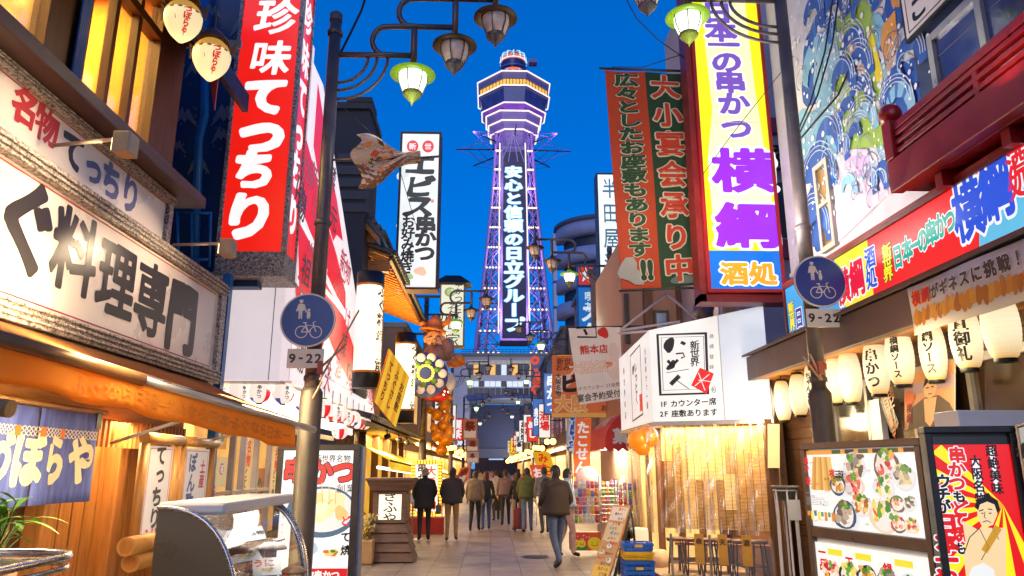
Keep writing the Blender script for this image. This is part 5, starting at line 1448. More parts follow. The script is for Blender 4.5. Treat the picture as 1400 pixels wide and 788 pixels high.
ornament('white figure with a red skirt studded with bulbs over the eave',22.5,skirt)
def gourd(t,Y):
    k = Y / 966; mb = mkb(M_plain('gold_gloss',srgb(236,150,24),.3,.25,.25,3)); rnd = random.Random(12)
    for px,py,r,ax in ((609,552,9,(.5,0,1)),(596,566,9,(-.9,0,.6)),(608,580,10,(.3,-.2,1)),(598,594,9,(-.5,0,1)),(611,600,9,(.4,0,1)),(604,614,8,(0,0,1))):
        c = at(px,py,Y + rnd.uniform(-.2,.2)); r *= k; mb.lathe([(.001,-1.1 * r),(.7 * r,-.9 * r),(1.0 * r,-.3 * r),(.8 * r,.3 * r),(.45 * r,.6 * r),(.62 * r,1.0 * r),(.5 * r,1.4 * r),(.15 * r,1.65 * r),(.1 * r,2.0 * r),(.001,2.05 * r)],c,16,axis=ax)
    mb.tube([at(606,530,Y),at(606,546,Y)],.05,8); mb.build('golden_fruit',None,t)
ornament('cluster of golden gourds hanging over the shop front',24.0,gourd)
def crab(t,Y):
    k = Y / 966; mb = mkb(m_or)
    mb.ball(at(620,497,Y),9 * k,7 * k,6 * k); mb.tube([at(605,505,Y),at(618,494,Y),at(632,500,Y)],[.08,.14,.05],8); mb.tube([at(622,488,Y),at(630,492,Y),at(636,500,Y)],[.12,.16,.03],8); mb.build('claw',None,t)
ornament('orange claw-shaped ornament reaching into the street',26.0,crab)
lamp('POINT',at(596,520,19.5),60,(1,.75,.4),.5,name='ornament_floodlight'); lamp('POINT',at(612,590,21.5),40,(1,.7,.25),.4,name='ornament_floodlight')
# ================================================================== right: the restaurant with the long red sign
XR = 4.05
rr1 = thing('restaurant','restaurant with a wave mural, red balcony and brown lantern eave','building',(XR + .3,8,0))
m_siding = M_wood('brown_siding',srgb(96,62,40),.6,axis=1)
XM = 4.45
mb = mkb(M_plain('mural_render',srgb(206,200,204),.8,0,.06,1)); yM0,yM1 = 6.45,10.35
mb.box(XM,1.0,4.15,XM + .2,yM1,10.6); mb.build('upper_wall',None,rr1)
mb = mkb(m_siding)
for i in range(20): mb.box(XM + .02,5.0,.02 + i * .15,XM + .05 ,12.3,.02 + i * .15 + .142)
mb.box(XM + .055,1,0,XM + .2,12.3,3.4); mb.build('lower_wall',None,rr1)
mb = mkb(m_siding); mb.box(XM + .21,12.0,0,XM + 4,12.3,3.2); mb.build('end_wall',None,rr1)
# mural: swirling blue and white waves, generic
S = Surf((XM - .004,yM1,10.55),(XM - .004,2.5,10.55),(XM - .004,2.5,4.16),(XM - .004,yM1,4.16))
def mp(px,py): q = atX(px,py,XM); return ((yM1 - q.y) / (yM1 - 2.5),(10.55 - q.z) / (10.55 - 4.16))
a = Art(S,.003,.0012); rnd = random.Random(31)
wb,wl,wg,wo,wy_ = srgb(34,84,166),srgb(126,180,206),srgb(146,178,78),srgb(214,146,66),srgb(226,202,50)
a.rect(0,0,1,1,srgb(214,206,210)); a.up()
def mpoly(pts,c): a.poly([mp(*q) for q in pts],c); a.up(.6)
def bmass(px,py,ru,rv,rot,c): u,v = mp(px,py); a.blob(u,v,ru / S.h,rv / S.h,c,rnd,18,.4,rot); a.up(.5)
for q in ((1113,100,.42,.75,.3),(1140,70,.5,.6,0),(1170,120,.5,1.1,0),(1118,215,.5,.8,.2),(1110,300,.4,.7,0),(1178,180,.42,.4,0),(1236,140,.5,.75,.5),(1222,20,.3,.5,0),(1168,90,.3,.3,0)): bmass(q[0],q[1],q[2] * .8,q[3] * .7,q[4],wb)
for q in ((1128,130,.3,.6,.4),(1185,60,.25,.4,0),(1150,160,.25,.5,0),(1105,180,.25,.4,0),(1205,150,.2,.5,0)): bmass(*q,wl)
mpoly([(1150,-20),(1188,-20),(1200,60),(1216,160),(1222,200),(1150,205),(1136,100),(1140,40)],wg)
mpoly([(1186,40),(1194,42),(1206,90),(1212,110),(1200,112)],wy_)
mpoly([(1208,36),(1226,14),(1230,60),(1216,100),(1206,62)],wo)
mpoly([(1216,-20),(1236,-20),(1232,10),(1222,10)],wo)
mpoly([(1162,50),(1182,50),(1186,120),(1166,118)],srgb(196,156,150))
mpoly([(1153,205),(1188,203),(1200,232),(1218,265),(1150,330),(1140,340),(1142,290)],srgb(226,200,214))
mpoly([(1160,215),(1192,212),(1200,235),(1166,246),(1164,236),(1184,230),(1162,228)],srgb(206,176,216))
def curl(px,py,r,c=wb,flip=1):
    """a breaking wave: body with a hooked head and foam fingers"""
    u0,v0 = mp(px,py); r *= 1.25; sx = r / S.w; sy = r / S.h
    pts = []
    for k in range(15):
        t = -.4 + 3.3 * k / 14; rad_ = 1.0 - .05 * k; pts.append((u0 + flip * sx * rad_ * math.cos(t),v0 - sy * rad_ * math.sin(t)))
    for k in range(14,-1,-1):
        t = -.4 + 3.3 * k / 14; rad_ = .62 - .035 * k + .02 * math.sin(k * 2.2); pts.append((u0 + flip * sx * rad_ * math.cos(t),v0 - sy * rad_ * math.sin(t) + sy * .12))
    n = 15
    for k in range(14):
        a.poly([pts[k],pts[k + 1],pts[2 * n - 2 - k],pts[2 * n - 1 - k]][::(-1 if flip < 0 else 1)],c if rnd.random() > .12 else srgb(56,104,180))
    a.up(.5)
    for k in range(3): a.line([(u0 + flip * sx * (.7 + .1 * k) * math.cos(t),v0 - sy * (.7 + .1 * k) * math.sin(t)) for t in fill(-.2,2.6,10)],.012,srgb(196,206,220))
    for k in range(7):
        t = .1 + 2.9 * k / 6; a.ell(u0 + flip * sx * 1.04 * math.cos(t),v0 - sy * 1.04 * math.sin(t),sx * .07,sy * .07,srgb(224,224,230),9)
    a.up(.5)
    for k in range(6): a.ell(u0 + sx * rnd.uniform(-1,1),v0 + sy * rnd.uniform(-1,.8),sx * .04,sy * .04,WHITE,6)
for px,py,r,f in ((1112,110,.7,1),(1118,60,.5,1),(1140,70,.45,-1),(1160,80,.42,1),(1170,105,.40,1),(1172,140,.36,1),(1165,160,.38,-1),(1128,205,.5,1),(1120,250,.5,1),(1135,30,.5,1),(1180,175,.34,1),(1232,120,.33,-1),(1226,150,.34,1),(1240,88,.35,1),(1176,190,.3,-1),(1200,255,.25,1),(1215,240,.26,-1),(1160,262,.26,1),(1115,320,.5,1),(1104,395,.4,1),(1110,30,.4,1),(1178,20,.4,1),(1150,120,.4,1)):
    curl(px,py,r,wb if rnd.random() < .75 else wl,f)
for k in range(45):
    px = rnd.uniform(1098,1245); py = rnd.uniform(-10,330 - (px - 1098) * .55); u,v = mp(px,py); r_ = rnd.uniform(.10,.2)
    a.d += .00004
    a.line([(u + r_ / S.w * math.cos(t) * (1 - .08 * t),v - r_ / S.h * math.sin(t) * (1 - .08 * t)) for t in fill(-.5,4.2,9)],.016,rnd.choice([srgb(110,120,160),srgb(90,100,140),srgb(160,200,214)]))
a.up()
for k in range(150):
    px = rnd.uniform(1096,1245); py = rnd.uniform(-10,330 - (px - 1098) * .5); u,v = mp(px,py); a.d += .00002; a.ell(u,v,.012 / S.h * .9,.016 / S.h,rnd.choice([WHITE,WHITE,wl]),6)
a.build('mural',M_print('mural_paint',0,.7,.15),rr1)
lamp('AREA',(2.9,8.3,4.3),100,(1,.93,.85),2.0,(R(150),0,R(-90)),size_y=.3,name='mural_washlight')
# small window in the mural, upper window behind the balcony
mb = mkb(m_alu); q0,q1 = atX(1118,240,XM),atX(1149,335,XM); y0,y1,z0,z1 = q1.y,q0.y,q1.z,q0.z + .1
for (a_,b_,c_,d_) in ((y0,y0 + .07,z0,z1),(y1 - .07,y1,z0,z1),(y0 + .071,y1 - .071,z0,z0 + .07),(y0 + .071,y1 - .071,z1 - .07,z1),(y0 + .071,y1 - .071,(z0 + z1) / 2,(z0 + z1) / 2 + .05)): mb.box(XM - .07,a_,c_,XM - .001,b_,d_)
wf = mb.build('window',None,rr1); mb = mkb(M_emit('dim_warm_glass',srgb(176,130,60),.45,.5)); mb.box(XM - .03,y0 + .06,z0 + .06,XM - .015,y1 - .06,z1 - .06); mb.build('glass',None,wf)
mb = mkb(m_alu); y0,y1,z0,z1 = 3.2,6.42,4.45,5.92
for (a_,b_,c_,d_) in ((y0,y0 + .08,z0,z1),(y1 - .08,y1,z0,z1),(y0,y1,z1 - .08,z1),(y0,y1,z0,z0 + .08),(5.62,5.7,z0,z1),(4.5,4.58,z0,z1)): mb.box(XM - .09 + (.002 if c_ > 4.6 else 0),a_,c_,XM - .02,b_,d_)
wf = mb.build('window',None,rr1); mb = mkb(M_plain('night_glass',srgb(64,76,120),.12,.2,.3,2)); mb.box(XM - .05,y0 + .05,z0 + .05,XM - .03,y1 - .05,z1 - .05); mb.build('glass',None,wf)
mb = mkb(M_plain('wired_glass_wire',srgb(120,120,120)))
for i in range(3): mb.box(XM - .054,y0,z0 + .4 + i * .4,XM - .051,y1,z0 + .408 + i * .4)
mb.build('glass_wire',None,wf)
mb = mkb(M_plain('navy_surround',srgb(34,52,92),.5)); mb.box(XM - .015,2.5,4.3,XM - .006,6.75,9.4); mb.build('navy_surround',None,rr1)
# notice sign above the window
t = thing('shop_sign','black-framed white sign of brush writing above the balcony window','sign',(XM - .1,6,6.9))
S = Surf((XM - .12,6.70,7.5),(XM - .12,4.9,7.5),(XM - .12,4.9,6.03),(XM - .12,6.70,6.03)); mb = MB(); board(mb,S,.05,m_black); mb.build('board',None,t)
a = Art(S,.003); a.rect(.02,.02,.98,.98,srgb(214,206,200)); a.up(); a.line([(.05,.06),(.95,.06),(.95,.95),(.05,.95)],.02,BLACK,True)
for i,w in enumerate(('ちゃんこ','王子焼け','がうのら','よくうま')): a.text(w,.16 + i * .22,.52,.30,BLACK,True,1.02,.035,.4)
a.build('lettering',M_print('sign_ink',0,.35,.12),t)
# balcony
bal = thing('balcony','dark red lacquered balcony with ball-topped post and five rails','balcony',(3.7,6,4.3)); XB = 3.72
pt,pb2 = atX(1213,162,XB),atX(1222,262,XB); yb0 = pb2.y; zb3 = pb2.z; zt3 = pt.z
mb = mkb(m_red); mb.box(XB + .12,.8,zb3,XM - .1,yb0,zb3 + .08); mb.box(XB,.8,zb3,XB + .12,yb0 + .06,zb3 + .30); mb.box(XB + .12,yb0 - .06,zb3 + .081,XM,yb0 + .06,zb3 + .30); mb.build('floor_beam',None,bal,bevel=.01)
zs_ = [zb3 + .345 + .085 * k for k in range(3)]
for z in zs_ + [zt3 - .14]:
    mb = mkb(m_red); mb.box(XB + .03,.8,z,XB + .09,yb0 - .05,z + (.045 if z < zt3 - .18 else .08)); mb.box(XB + .05,yb0 - .02,z + .005,XM - .1,yb0 + .03,z + .04); mb.build('rail',None,bal,bevel=.008)
mb = mkb(m_red); mb.box(XB - .005,yb0 - .07,zb3 + .31,XB + .125,yb0 + .06,zt3 - .02)
for y in (5.0,3.4,1.8): mb.box(XB + .035,y,zb3 + .31,XB + .085,y + .06,zt3 - .15)
mb.ball((XB + .06,yb0 - .005,zt3 + .06),.105); mb.build('post',None,bal,bevel=.006)
for y in (yb0 - .5,4.9,3.2): mb = mkb(m_red); mb.box(XB + .14,y,zb3 - .14,XM - .1,y + .1,zb3 - .003); mb.build('bracket',None,bal)
lamp('SPOT',(3.45,4.6,4.35),8,(1,.8,.4),.05,(R(180),R(15),0),name='balcony_spotlight').data.spot_size = R(120)
# long red sign
ls2 = thing('long_sign','long red and blue lightbox reading 日本一の串かつ 横綱 酒処 over the lantern eave','sign',(XR - .1,8,3.4))
zT2,zB2,XSg = 4.10,3.40,3.98; ysA,ysB = atX(1077,450,XSg).y,2.2
S = Surf((XSg,ysA,zT2),(XSg,ysB,zT2),(XSg,ysB,zB2),(XSg,ysA,zB2))
mb = MB(); frame_bars(mb,S,.045,.30,M_plain('sign_red_frame',srgb(120,24,22),.4),.03); mb.mat(m_red).obox((XSg - .03,ysB,zT2 + .001),(.4,0,.10),(0,ysA - ysB,0),(0,0,.03)); mb.build('frame',None,ls2)
mb = mkb(m_white); mb.box(XSg + .01,ysB + .05,zB2 + .05,XSg + .28,ysA - .05,zT2 - .05); mb.build('lightbox',None,ls2)
Si = Surf((XSg,ysA - .045,zT2 - .045),(XSg,ysB + .045,zT2 - .045),(XSg,ysB + .045,zB2 + .045),(XSg,ysA - .045,zB2 + .045))
def yu(px,py=400): return (ysA - .045 - atX(px,py,XSg).y) / Si.w
a = Art(Si,.003)
uA,uB,uC,uD = yu(1100,430),yu(1205,370),yu(1340,270),yu(1416,240)
b_sky,b_red = srgb(60,160,224),srgb(236,36,36)
a.rect(0,0,uA + .10,1,b_sky); a.rect(uA + .10,0,yu(1192,380),1,srgb(244,226,50)); a.rect(yu(1192,380),0,yu(1345,270),1,b_red); a.rect(yu(1345,270),0,1,1,srgb(96,190,226)); a.up()
a.poly([(uA + .10,0),(uA + .13,0),(uA + .15,1),(uA + .10,1)],b_sky); a.poly([(yu(1330,280),1),(yu(1345,270),0),(yu(1346,270),0),(yu(1346,270),1)],srgb(96,190,226)); a.up()
def gl2(ch,px,py,em,c,wt,sx=1,out=WHITE,ow=.05):
    q = atX(px,py,XSg); a.glyph(ch,(ysA - .045 - q.y) / Si.w,(zT2 - .045 - q.z) / Si.h,em * sx / Si.w,em / Si.h,c,wt,.2,out,ow)
for ch,px,py in (('新',1213,343),('世',1214,359),('界',1215,375)): gl2(ch,px,py,.15,srgb(240,230,40),.04,1.2,srgb(30,40,30),.05)
tq = srgb(24,170,150)
for ch,px,py in (('日',1228,351),('本',1241,341),('一',1252,335),('の',1262,328),('串',1274,318),('か',1287,308),('つ',1299,302)): gl2(ch,px,py,.25,tq,.045,.68)
gl2('横',1323,286,.54,srgb(40,84,214),.035,.70); gl2('綱',1361,258,.54,srgb(40,84,214),.035,.72)
gl2('酒',1391,220,.24,srgb(226,36,50),.035); gl2('処',1394,250,.24,srgb(226,36,50),.035)
for ch,px,py in (('横',1153,392),('綱',1172,380)): gl2(ch,px,py,.42,srgb(230,30,60),.035,.78)
for ch,px,py in (('酒',1190,352),('処',1192,380)): gl2(ch,px,py,.23,srgb(40,90,210),.035,.95)
for ch,px,py in (('新',1082,420),('世',1083,432),('界',1084,445)): gl2(ch,px,py,.14,srgb(240,230,40),.04,1.3,srgb(30,40,90),.05)
for ch,px,py in (('日',1093,434),('本',1106,424),('一',1117,418)): gl2(ch,px,py,.27,srgb(70,50,150),.04,.9)
a.build('face',M_print('lightbox_print',1.0),ls2)
# lantern eave
ev = thing('lantern_eave','brown eave with lit underside carrying the row of paper lanterns','eave',(4.0,8,2.9)); yE = 12.25
mb = mkb(m_brown); mb.box(3.86,2.2,2.98,3.96,yE,3.33); mb.box(3.97,yE - .12,2.98,4.44,yE,3.30); mb.build('fascia',None,ev,bevel=.008)
mb = mkb(m_woody); mb.box(3.965,2.2,2.99,4.44,yE - .13,3.03); mb.build('soffit',None,ev)
mb = mkb(m_brown); mb.obox((3.80,2.2,3.335),(.18,0,.03),(0,yE - 2.2,0),(0,0,.03)); mb.build('coping',None,ev)
# paper lanterns
m_lan = M_print('lantern_paper',1.02,.6,.06)
def paper_lantern(label,c,r,H,words,red=None,turn=-2.4):
    t = thing('paper_lantern',label,'lantern',c,'white paper lanterns under the brown eave'); c = Vector(c)
    prof = lambda f: r * (.52 + .48 * math.sin(math.pi * min(.999,max(.001,f))) ** .55)
    n = 26; b = Art(WrapSurf(lambda u,v,d: c + Vector(((prof(v) * (1 + .014 * (round(v * n) % 2))) * math.cos(6.2832 * u),(prof(v) * (1 + .014 * (round(v * n) % 2))) * math.sin(6.2832 * u),-H / 2 + H * v)),1,1),0)
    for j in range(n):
        f = math.sin(math.pi * (j + .5) / n) ** .6 * (1 - .05 * (j % 2)); cc = (.62 + .38 * f,.30 + .58 * f,.03 + .55 * f)  # bulb glow painted in: pale middle rows, orange towards both ends
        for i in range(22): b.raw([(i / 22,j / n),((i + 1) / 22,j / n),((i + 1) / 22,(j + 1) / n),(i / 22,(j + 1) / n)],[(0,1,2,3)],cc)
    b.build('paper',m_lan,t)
    mb = mkb(m_black); mb.lathe([(.001,H / 2 + .03),(r * .6,H / 2 + .03),(r * .64,H / 2)],c,16); mb.tube([c + Vector((0,0,H / 2)),c + Vector((0,0,H / 2 + .12))],.007,4); mb.build('top_ring',None,t)
    mb = mkb(m_black); mb.lathe([(r * .64,-H / 2),(r * .6,-H / 2 - .03),(.001,-H / 2 - .03)],c,16); mb.build('bottom_ring',None,t)
    a = Art(WrapSurf(lambda u,v,d: c + Vector(((prof(1 - v) + d) * math.cos(turn + (u - .5) * 3.0),(prof(1 - v) + d) * math.sin(turn + (u - .5) * 3.0),H / 2 - H * v)),3.0 * r,H),.006)
    if words:
        n = len(words); em = min(.16,H * .72 / n); a.text(words,.5,.54,em,srgb(40,30,20),True,1,.035)
        if red: a.text(red,.5,.12,.06,srgb(200,60,40),False,1,.03)
        a.build('lettering',M_print('lantern_ink',.3),t)
    return t
XLn = 4.15
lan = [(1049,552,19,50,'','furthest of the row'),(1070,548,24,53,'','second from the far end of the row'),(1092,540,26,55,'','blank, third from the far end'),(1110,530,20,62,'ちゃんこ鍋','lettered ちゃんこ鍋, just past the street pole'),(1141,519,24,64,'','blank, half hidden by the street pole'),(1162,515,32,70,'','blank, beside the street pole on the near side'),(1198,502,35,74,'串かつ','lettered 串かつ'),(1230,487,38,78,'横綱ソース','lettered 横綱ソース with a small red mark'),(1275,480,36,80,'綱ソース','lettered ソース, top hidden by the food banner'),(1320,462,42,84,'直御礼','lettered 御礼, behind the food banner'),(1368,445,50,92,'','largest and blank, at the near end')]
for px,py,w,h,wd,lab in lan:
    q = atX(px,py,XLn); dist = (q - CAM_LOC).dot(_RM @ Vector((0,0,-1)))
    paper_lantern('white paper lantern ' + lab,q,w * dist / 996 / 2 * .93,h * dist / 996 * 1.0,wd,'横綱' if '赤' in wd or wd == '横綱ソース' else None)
for y in (6.3,8.2,10.2): lamp('POINT',(3.75,y,2.45),55,(1,.78,.42),.25,name='lantern_light')
# food banner
fb = thing('food_banner','long cloth banner with a giant golden skewer and 横綱がギネスに挑戦 lettering','banner',(3.8,6,3)); XBn = 3.83
qa,qb,qc,qd = atX(1240,392,XBn),atX(1404,312,XBn),atX(1404,414,XBn),atX(1249,459,XBn)
yb_,ye_ = (qa.y + qd.y) / 2,3.2; zt_b,zb_b = qa.z - .02,qd.z
def bfn(u,v,d=0): return Vector((XBn - d + .015 * math.sin(u * 17 + v * 2),yb_ + (ye_ - yb_) * u,zt_b + (zb_b - zt_b) * v))
mb = mkb(M_plain('banner_cloth',srgb(206,196,190),.8,0,.06)); mb.grid(bfn,40,4); mb.build('cloth',None,fb,thick=.004)
BW,BH = abs(yb_ - ye_),zt_b - zb_b
a = Art(WrapSurf(bfn,BW,BH),.006); uu = lambda px,py: ((yb_ - atX(px,py,XBn).y) / BW,(zt_b - atX(px,py,XBn).z) / BH)
rnd = random.Random(14)
for i in range(40):
    f_ = i / 39; u = uu(1252,440)[0] + f_ * .78; a.d += .0001; a.blob(u,.66 + .02 * math.sin(i * 1.3),.10 * BH / BW * 1.0,.17,rnd.choice([srgb(214,140,40),srgb(196,122,34),srgb(226,158,60),srgb(186,110,30)]),rnd,12,.3)
a.up()
for i,(ch,c) in enumerate(zip('横綱がギネスに挑戦！全長約',[srgb(200,40,30)] * 2 + [srgb(80,66,60)] * 10 + [srgb(200,40,40)])):
    a.glyph(ch,.035 + i * .045,.27,.125 / BW * 1.0,.18 / BH * .75,c,.045,.2,srgb(236,226,216) if i > 1 else srgb(250,180,60),.05)
a.build('print',M_print('cloth_print',0,.8,.1),fb)
# windows, boards and posters under the eave
mb = mkb(m_alu)
for y in (2.6,4.2,5.6,6.6,7.55,8.5,9.4): mb.box(XM - .04,y,1.0,XM + .018,y + .06,2.7)
mb.box(XM - .041,2.4,2.64,XM + .017,9.46,2.72); mb.box(XM - .041,2.4,1.75,XM + .016,7.6,1.79); mb.box(XM - .041,2.4,1.0,XM + .016,9.46,1.06); wf = mb.build('window',None,rr1)
mb = mkb(M_plain('dark_shop_glass',srgb(40,26,18),.12,0,.4,1.2,0)); mb.box(XM - .0,2.4,1.0,XM + .014,9.4,2.7); mb.build('glass',None,wf)
t = thing('light_cabinet','white cabinet door panel under the lanterns','cabinet',(XM - .1,7.6,1.4)); mb = mkb(m_white); q0,q1 = atX(1190,560,XM - .1),atX(1212,620,XM - .1); mb.box(XM - .12,q1.y,1.2,XM - .05,q0.y,q0.z + .1); mb.build('panel',None,t)
t = thing('name_plate','black plate with orange lettering tilted below the lanterns','sign',atX(1216,560,XM - .2)); S = Surf(atX(1203,548,XM - .2),atX(1223,528,XM - .2),atX(1229,580,XM - .2),atX(1218,592,XM - .2)); mb = MB(); board(mb,S,.02,m_black); mb.build('plate',None,t)
a = Art(S,.004); a.text('本日営業中',.34,.5,.115,srgb(230,130,50),True,1,.03); a.text('生ビール',.72,.5,.115,srgb(230,130,50),True,1,.03); a.build('lettering',M_print('plate_ink',.3),t)
t = thing('wall_poster','large faded poster of a robed man under the lanterns','poster',atX(1270,580,XM - .15)); S = Surf(atX(1237,512,XM - .15),atX(1305,492,XM - .15),atX(1305,580,XM - .15),atX(1237,588,XM - .15)); mb = MB(); board(mb,S,.01,m_white); mb.build('sheet',None,t)
a = Art(S,.003); a.rect(0,0,1,1,srgb(206,150,110)); a.up(); a.rect(0,.0,1,.22,srgb(200,140,90)); a.rect(0,.22,1,.40,srgb(176,150,160)); a.up(); rnd = random.Random(77)
a.poly([(.08,1),(.18,.62),(.42,.5),(.72,.5),(.92,.66),(1,.8),(1,1)],srgb(96,78,64)); a.up(); a.poly([(.42,.52),(.68,.52),(.62,.9),(.55,1),(.45,.9)],srgb(226,176,130)); a.ell(.55,.36,.13,.16,srgb(230,180,136)); a.up(); a.poly([(.41,.33),(.45,.19),(.56,.15),(.68,.2),(.7,.32),(.6,.26),(.5,.26)],srgb(60,44,36)); a.up()
for px_ in (.5,.6): a.line([(px_ - .03,.34),(px_ + .03,.345)],.012,srgb(60,40,30))
a.line([(.52,.45),(.59,.45)],.01,srgb(130,60,40)); a.blob(.12,.45,.12,.12,srgb(214,110,60),rnd); a.text('横綱',.12,.72,.1,srgb(120,40,30),True,1,.03); a.build('print',M_print('cloth_print',0),t)
# ---------------- big menu board and poster boxes in front
m_mfr = M_plain('menu_frame',srgb(104,84,70),.35,.5,.15,5)
mbd = thing('menu_board','free-standing lit menu board of many food photographs in a brown metal frame','sign',(3.4,6,0))
pL,pR = at(1097,612,6.6),at(1259,592,5.25)
zt_m = (pL.z + pR.z) / 2; A_,B_ = Vector((pL.x,pL.y,zt_m)),Vector((pR.x,pR.y,zt_m))
Sm = Surf(A_,B_,Vector((B_.x,B_.y,.05)),Vector((A_.x,A_.y,.05)))
mb = MB(); frame_bars(mb,Sm,.055,.14,m_mfr,.03)
zmid = onp(1180,735,A_,Sm.n).z; dv = (zt_m - zmid) / (zt_m - .05); a0 = Sm.p(.03,dv - .022); mb.obox(a0 - Sm.n * .14,(Sm.c[1] - Sm.c[0]) * .94,Sm.n * .165,Vector((0,0,-.085))); mb.build('frame',None,mbd,bevel=.005)
mb = MB(); board(mb,Sm.inset(.03,.03,-.02),.11,m_white); mb.build('lightbox',None,mbd)
def menu_art(S,seed,rows):
    a = Art(S,.003,.0007); rnd = random.Random(seed); a.rect(0,0,1,1,srgb(252,250,248)); a.up(); return a,rnd
def plate(a,u,v,r,rnd,kind):
    H = a.S.h / a.S.w; r *= 1.3
    if kind == 'skewers':
        for k in range(9): a.line([(u - r * .8 + k * r * .19,v + r * 1.2),(u - r * .5 + k * r * .13 + .012,v - r * 2.0)],.055 * a.S.w / 1.3,[srgb(226,176,96),srgb(208,150,74),srgb(238,196,120)][k % 3]); a.up(.3)
        return
    pal = {'sashimi': [srgb(226,110,96),srgb(240,160,130),srgb(196,50,60),srgb(246,220,210),srgb(232,190,60)],'fry': [srgb(206,140,60),srgb(224,170,90),srgb(180,110,40),srgb(240,200,130)],'salad': [srgb(100,160,60),srgb(220,90,60),srgb(240,220,110),srgb(240,236,220)],'fish': [srgb(150,140,130),srgb(110,96,90),srgb(190,170,150),srgb(226,210,150)]}[kind]
    a.blob(u,v,r,r / H * .8,rnd.choice([srgb(70,84,110),srgb(226,226,230),srgb(120,92,70),srgb(50,44,44),srgb(232,214,190)]),rnd,16,.10); a.up(.5)
    a.blob(u,v,r * .82,r / H * .62,srgb(238,234,226),rnd,16,.10); a.up(.5)
    for k in range(16): a.blob(u + rnd.uniform(-.6,.6) * r,v + rnd.uniform(-.65,.35) * r / H,r * rnd.uniform(.14,.34),r / H * rnd.uniform(.12,.26),rnd.choice(pal),rnd,9,.35,rnd.uniform(0,3)); a.up(.25)
    for k in range(4): a.blob(u + rnd.uniform(-.4,.4) * r,v - rnd.uniform(.3,.75) * r / H,r * .16,r / H * .18,rnd.choice([srgb(64,130,50),srgb(110,160,60)]),rnd,8,.4,rnd.uniform(0,3)); a.up(.25)
S1 = Surf(Sm.p(.035,.035),Sm.p(.965,.035),Sm.p(.965,dv - .025),Sm.p(.035,dv - .025)); a,rnd = menu_art(S1,3,3)
a.rect(0,0,1,.055,srgb(236,160,60)); a.up()
for k in range(6): a.rect(.27 + k * .125,.0,.27 + k * .125 + .085,.05,srgb(60,44,40) if k % 2 else srgb(70,90,60))
a.up(); plate(a,.15,.36,.105,rnd,'skewers')
for u,v,r,k in ((.47,.22,.085,'fish'),(.75,.20,.085,'sashimi'),(.455,.44,.075,'sashimi'),(.72,.46,.07,'salad'),(.52,.69,.07,'fry'),(.70,.80,.095,'salad'),(.36,.82,.085,'fish'),(.90,.34,.075,'fish'),(.83,.64,.045,'sashimi'),(.93,.63,.042,'fish'),(.83,.87,.045,'sashimi'),(.93,.87,.042,'sashimi'),(.35,.45,.06,'fry')): plate(a,u,v,r,rnd,k)
for u,v,w,c in ((.055,.14,'串',srgb(220,30,40)),(.055,.24,'か',srgb(220,30,40)),(.31,.30,'横',srgb(210,40,50)),(.36,.31,'三',BLACK),(.40,.31,'昧',BLACK),(.06,.40,'盛',srgb(220,30,40))): a.text(w,u,v,.07,c,wt=.03)
for k in range(34):
    u,v = rnd.uniform(.03,.93),rnd.uniform(.1,.95); a.text(rnd.choice(['天ぷら','刺身','八〇〇円','揚げ物','名物','鍋']),u,v,rnd.uniform(.016,.026),rnd.choice([BLACK,srgb(90,90,90),srgb(200,60,30)]),wt=.0)
for k in range(7): a.rect(.02 + k * .035,.56 + .0 * k,.05 + k * .035,.565,srgb(190,190,190))
for k in range(5): a.rect(.02,.62 + k * .022,.02 + rnd.uniform(.12,.2),.626 + k * .022,srgb(150,150,150))
for k in range(8): a.rect(.02 + .035 * k,.80,.047 + .035 * k,.86 + .05 * (k % 2),rnd.choice([srgb(60,130,170),srgb(240,220,90),srgb(230,140,60),srgb(90,160,110)]))
a.build('menu_print',M_print('menu_backlit',.86,.2,.03),mbd)
S2 = Surf(Sm.p(.035,dv + .045),Sm.p(.965,dv + .045),Sm.p(.965,.97),Sm.p(.035,.97)); a,rnd = menu_art(S2,5,3)
for i,(w,u) in enumerate((('一品',.07),('玉',.33),('鍋',.66))): a.text(w,u,.13,.10,srgb(214,30,40),True,1,.04); a.rect(u + .06,.04,u + .2,.09,srgb(240,225,60)); a.up()
for j in range(3):
    for i in range(5): plate(a,.15 + i * .17,.22 + j * .28,.07,rnd,['sashimi','salad','fry','fish'][(i + j) % 4])
a.build('menu_print',M_print('menu_backlit',.86,.2,.03),mbd)
nrm = Sm.n
lamp('AREA',Sm.p(.5,.3) + nrm * .25,5,(1,.97,.92),1.2,nrm.to_track_quat('-Z','Y').to_euler(),size_y=1,parent=mbd)
pb_ = thing('poster_box','black framed poster case with a red and yellow sunburst print of a wrestler','sign',at(1322,700,4.4))
yq = 4.42; q0,q1 = at(1262,588,yq),at(1386,578,yq - .12); zt_p = (q0.z + q1.z) / 2
Sp = Surf(Vector((q0.x,q0.y,zt_p)),Vector((q1.x,q1.y,zt_p)),Vector((q1.x,q1.y,.05)),Vector((q0.x,q0.y,.05)))
mb = MB(); frame_bars(mb,Sp,.04,.10,m_black,.02); mb.build('frame',None,pb_,bevel=.006)
mb = MB(); board(mb,Sp.inset(.05,.02,-.02),.07,m_dark); mb.build('back',None,pb_)
Sq = Surf(Sp.p(.07,.032),Sp.p(.93,.032),Sp.p(.93,.97),Sp.p(.07,.97))
def pq(px,py): q = onp(px,py,Sq.c[0],Sq.n); rel = q - Sq.c[0]; return rel.dot((Sq.c[1] - Sq.c[0]).normalized()) / Sq.w,(Sq.c[0].z - q.z) / Sq.h
a = Art(Sq,-.01,.0009); a.rect(0,0,1,1,BLACK); a.up(); vt = pq(1322,608)[1]
a.rect(0,vt,1,1,srgb(232,20,22)); a.up()
cu,cv = pq(1372,690)
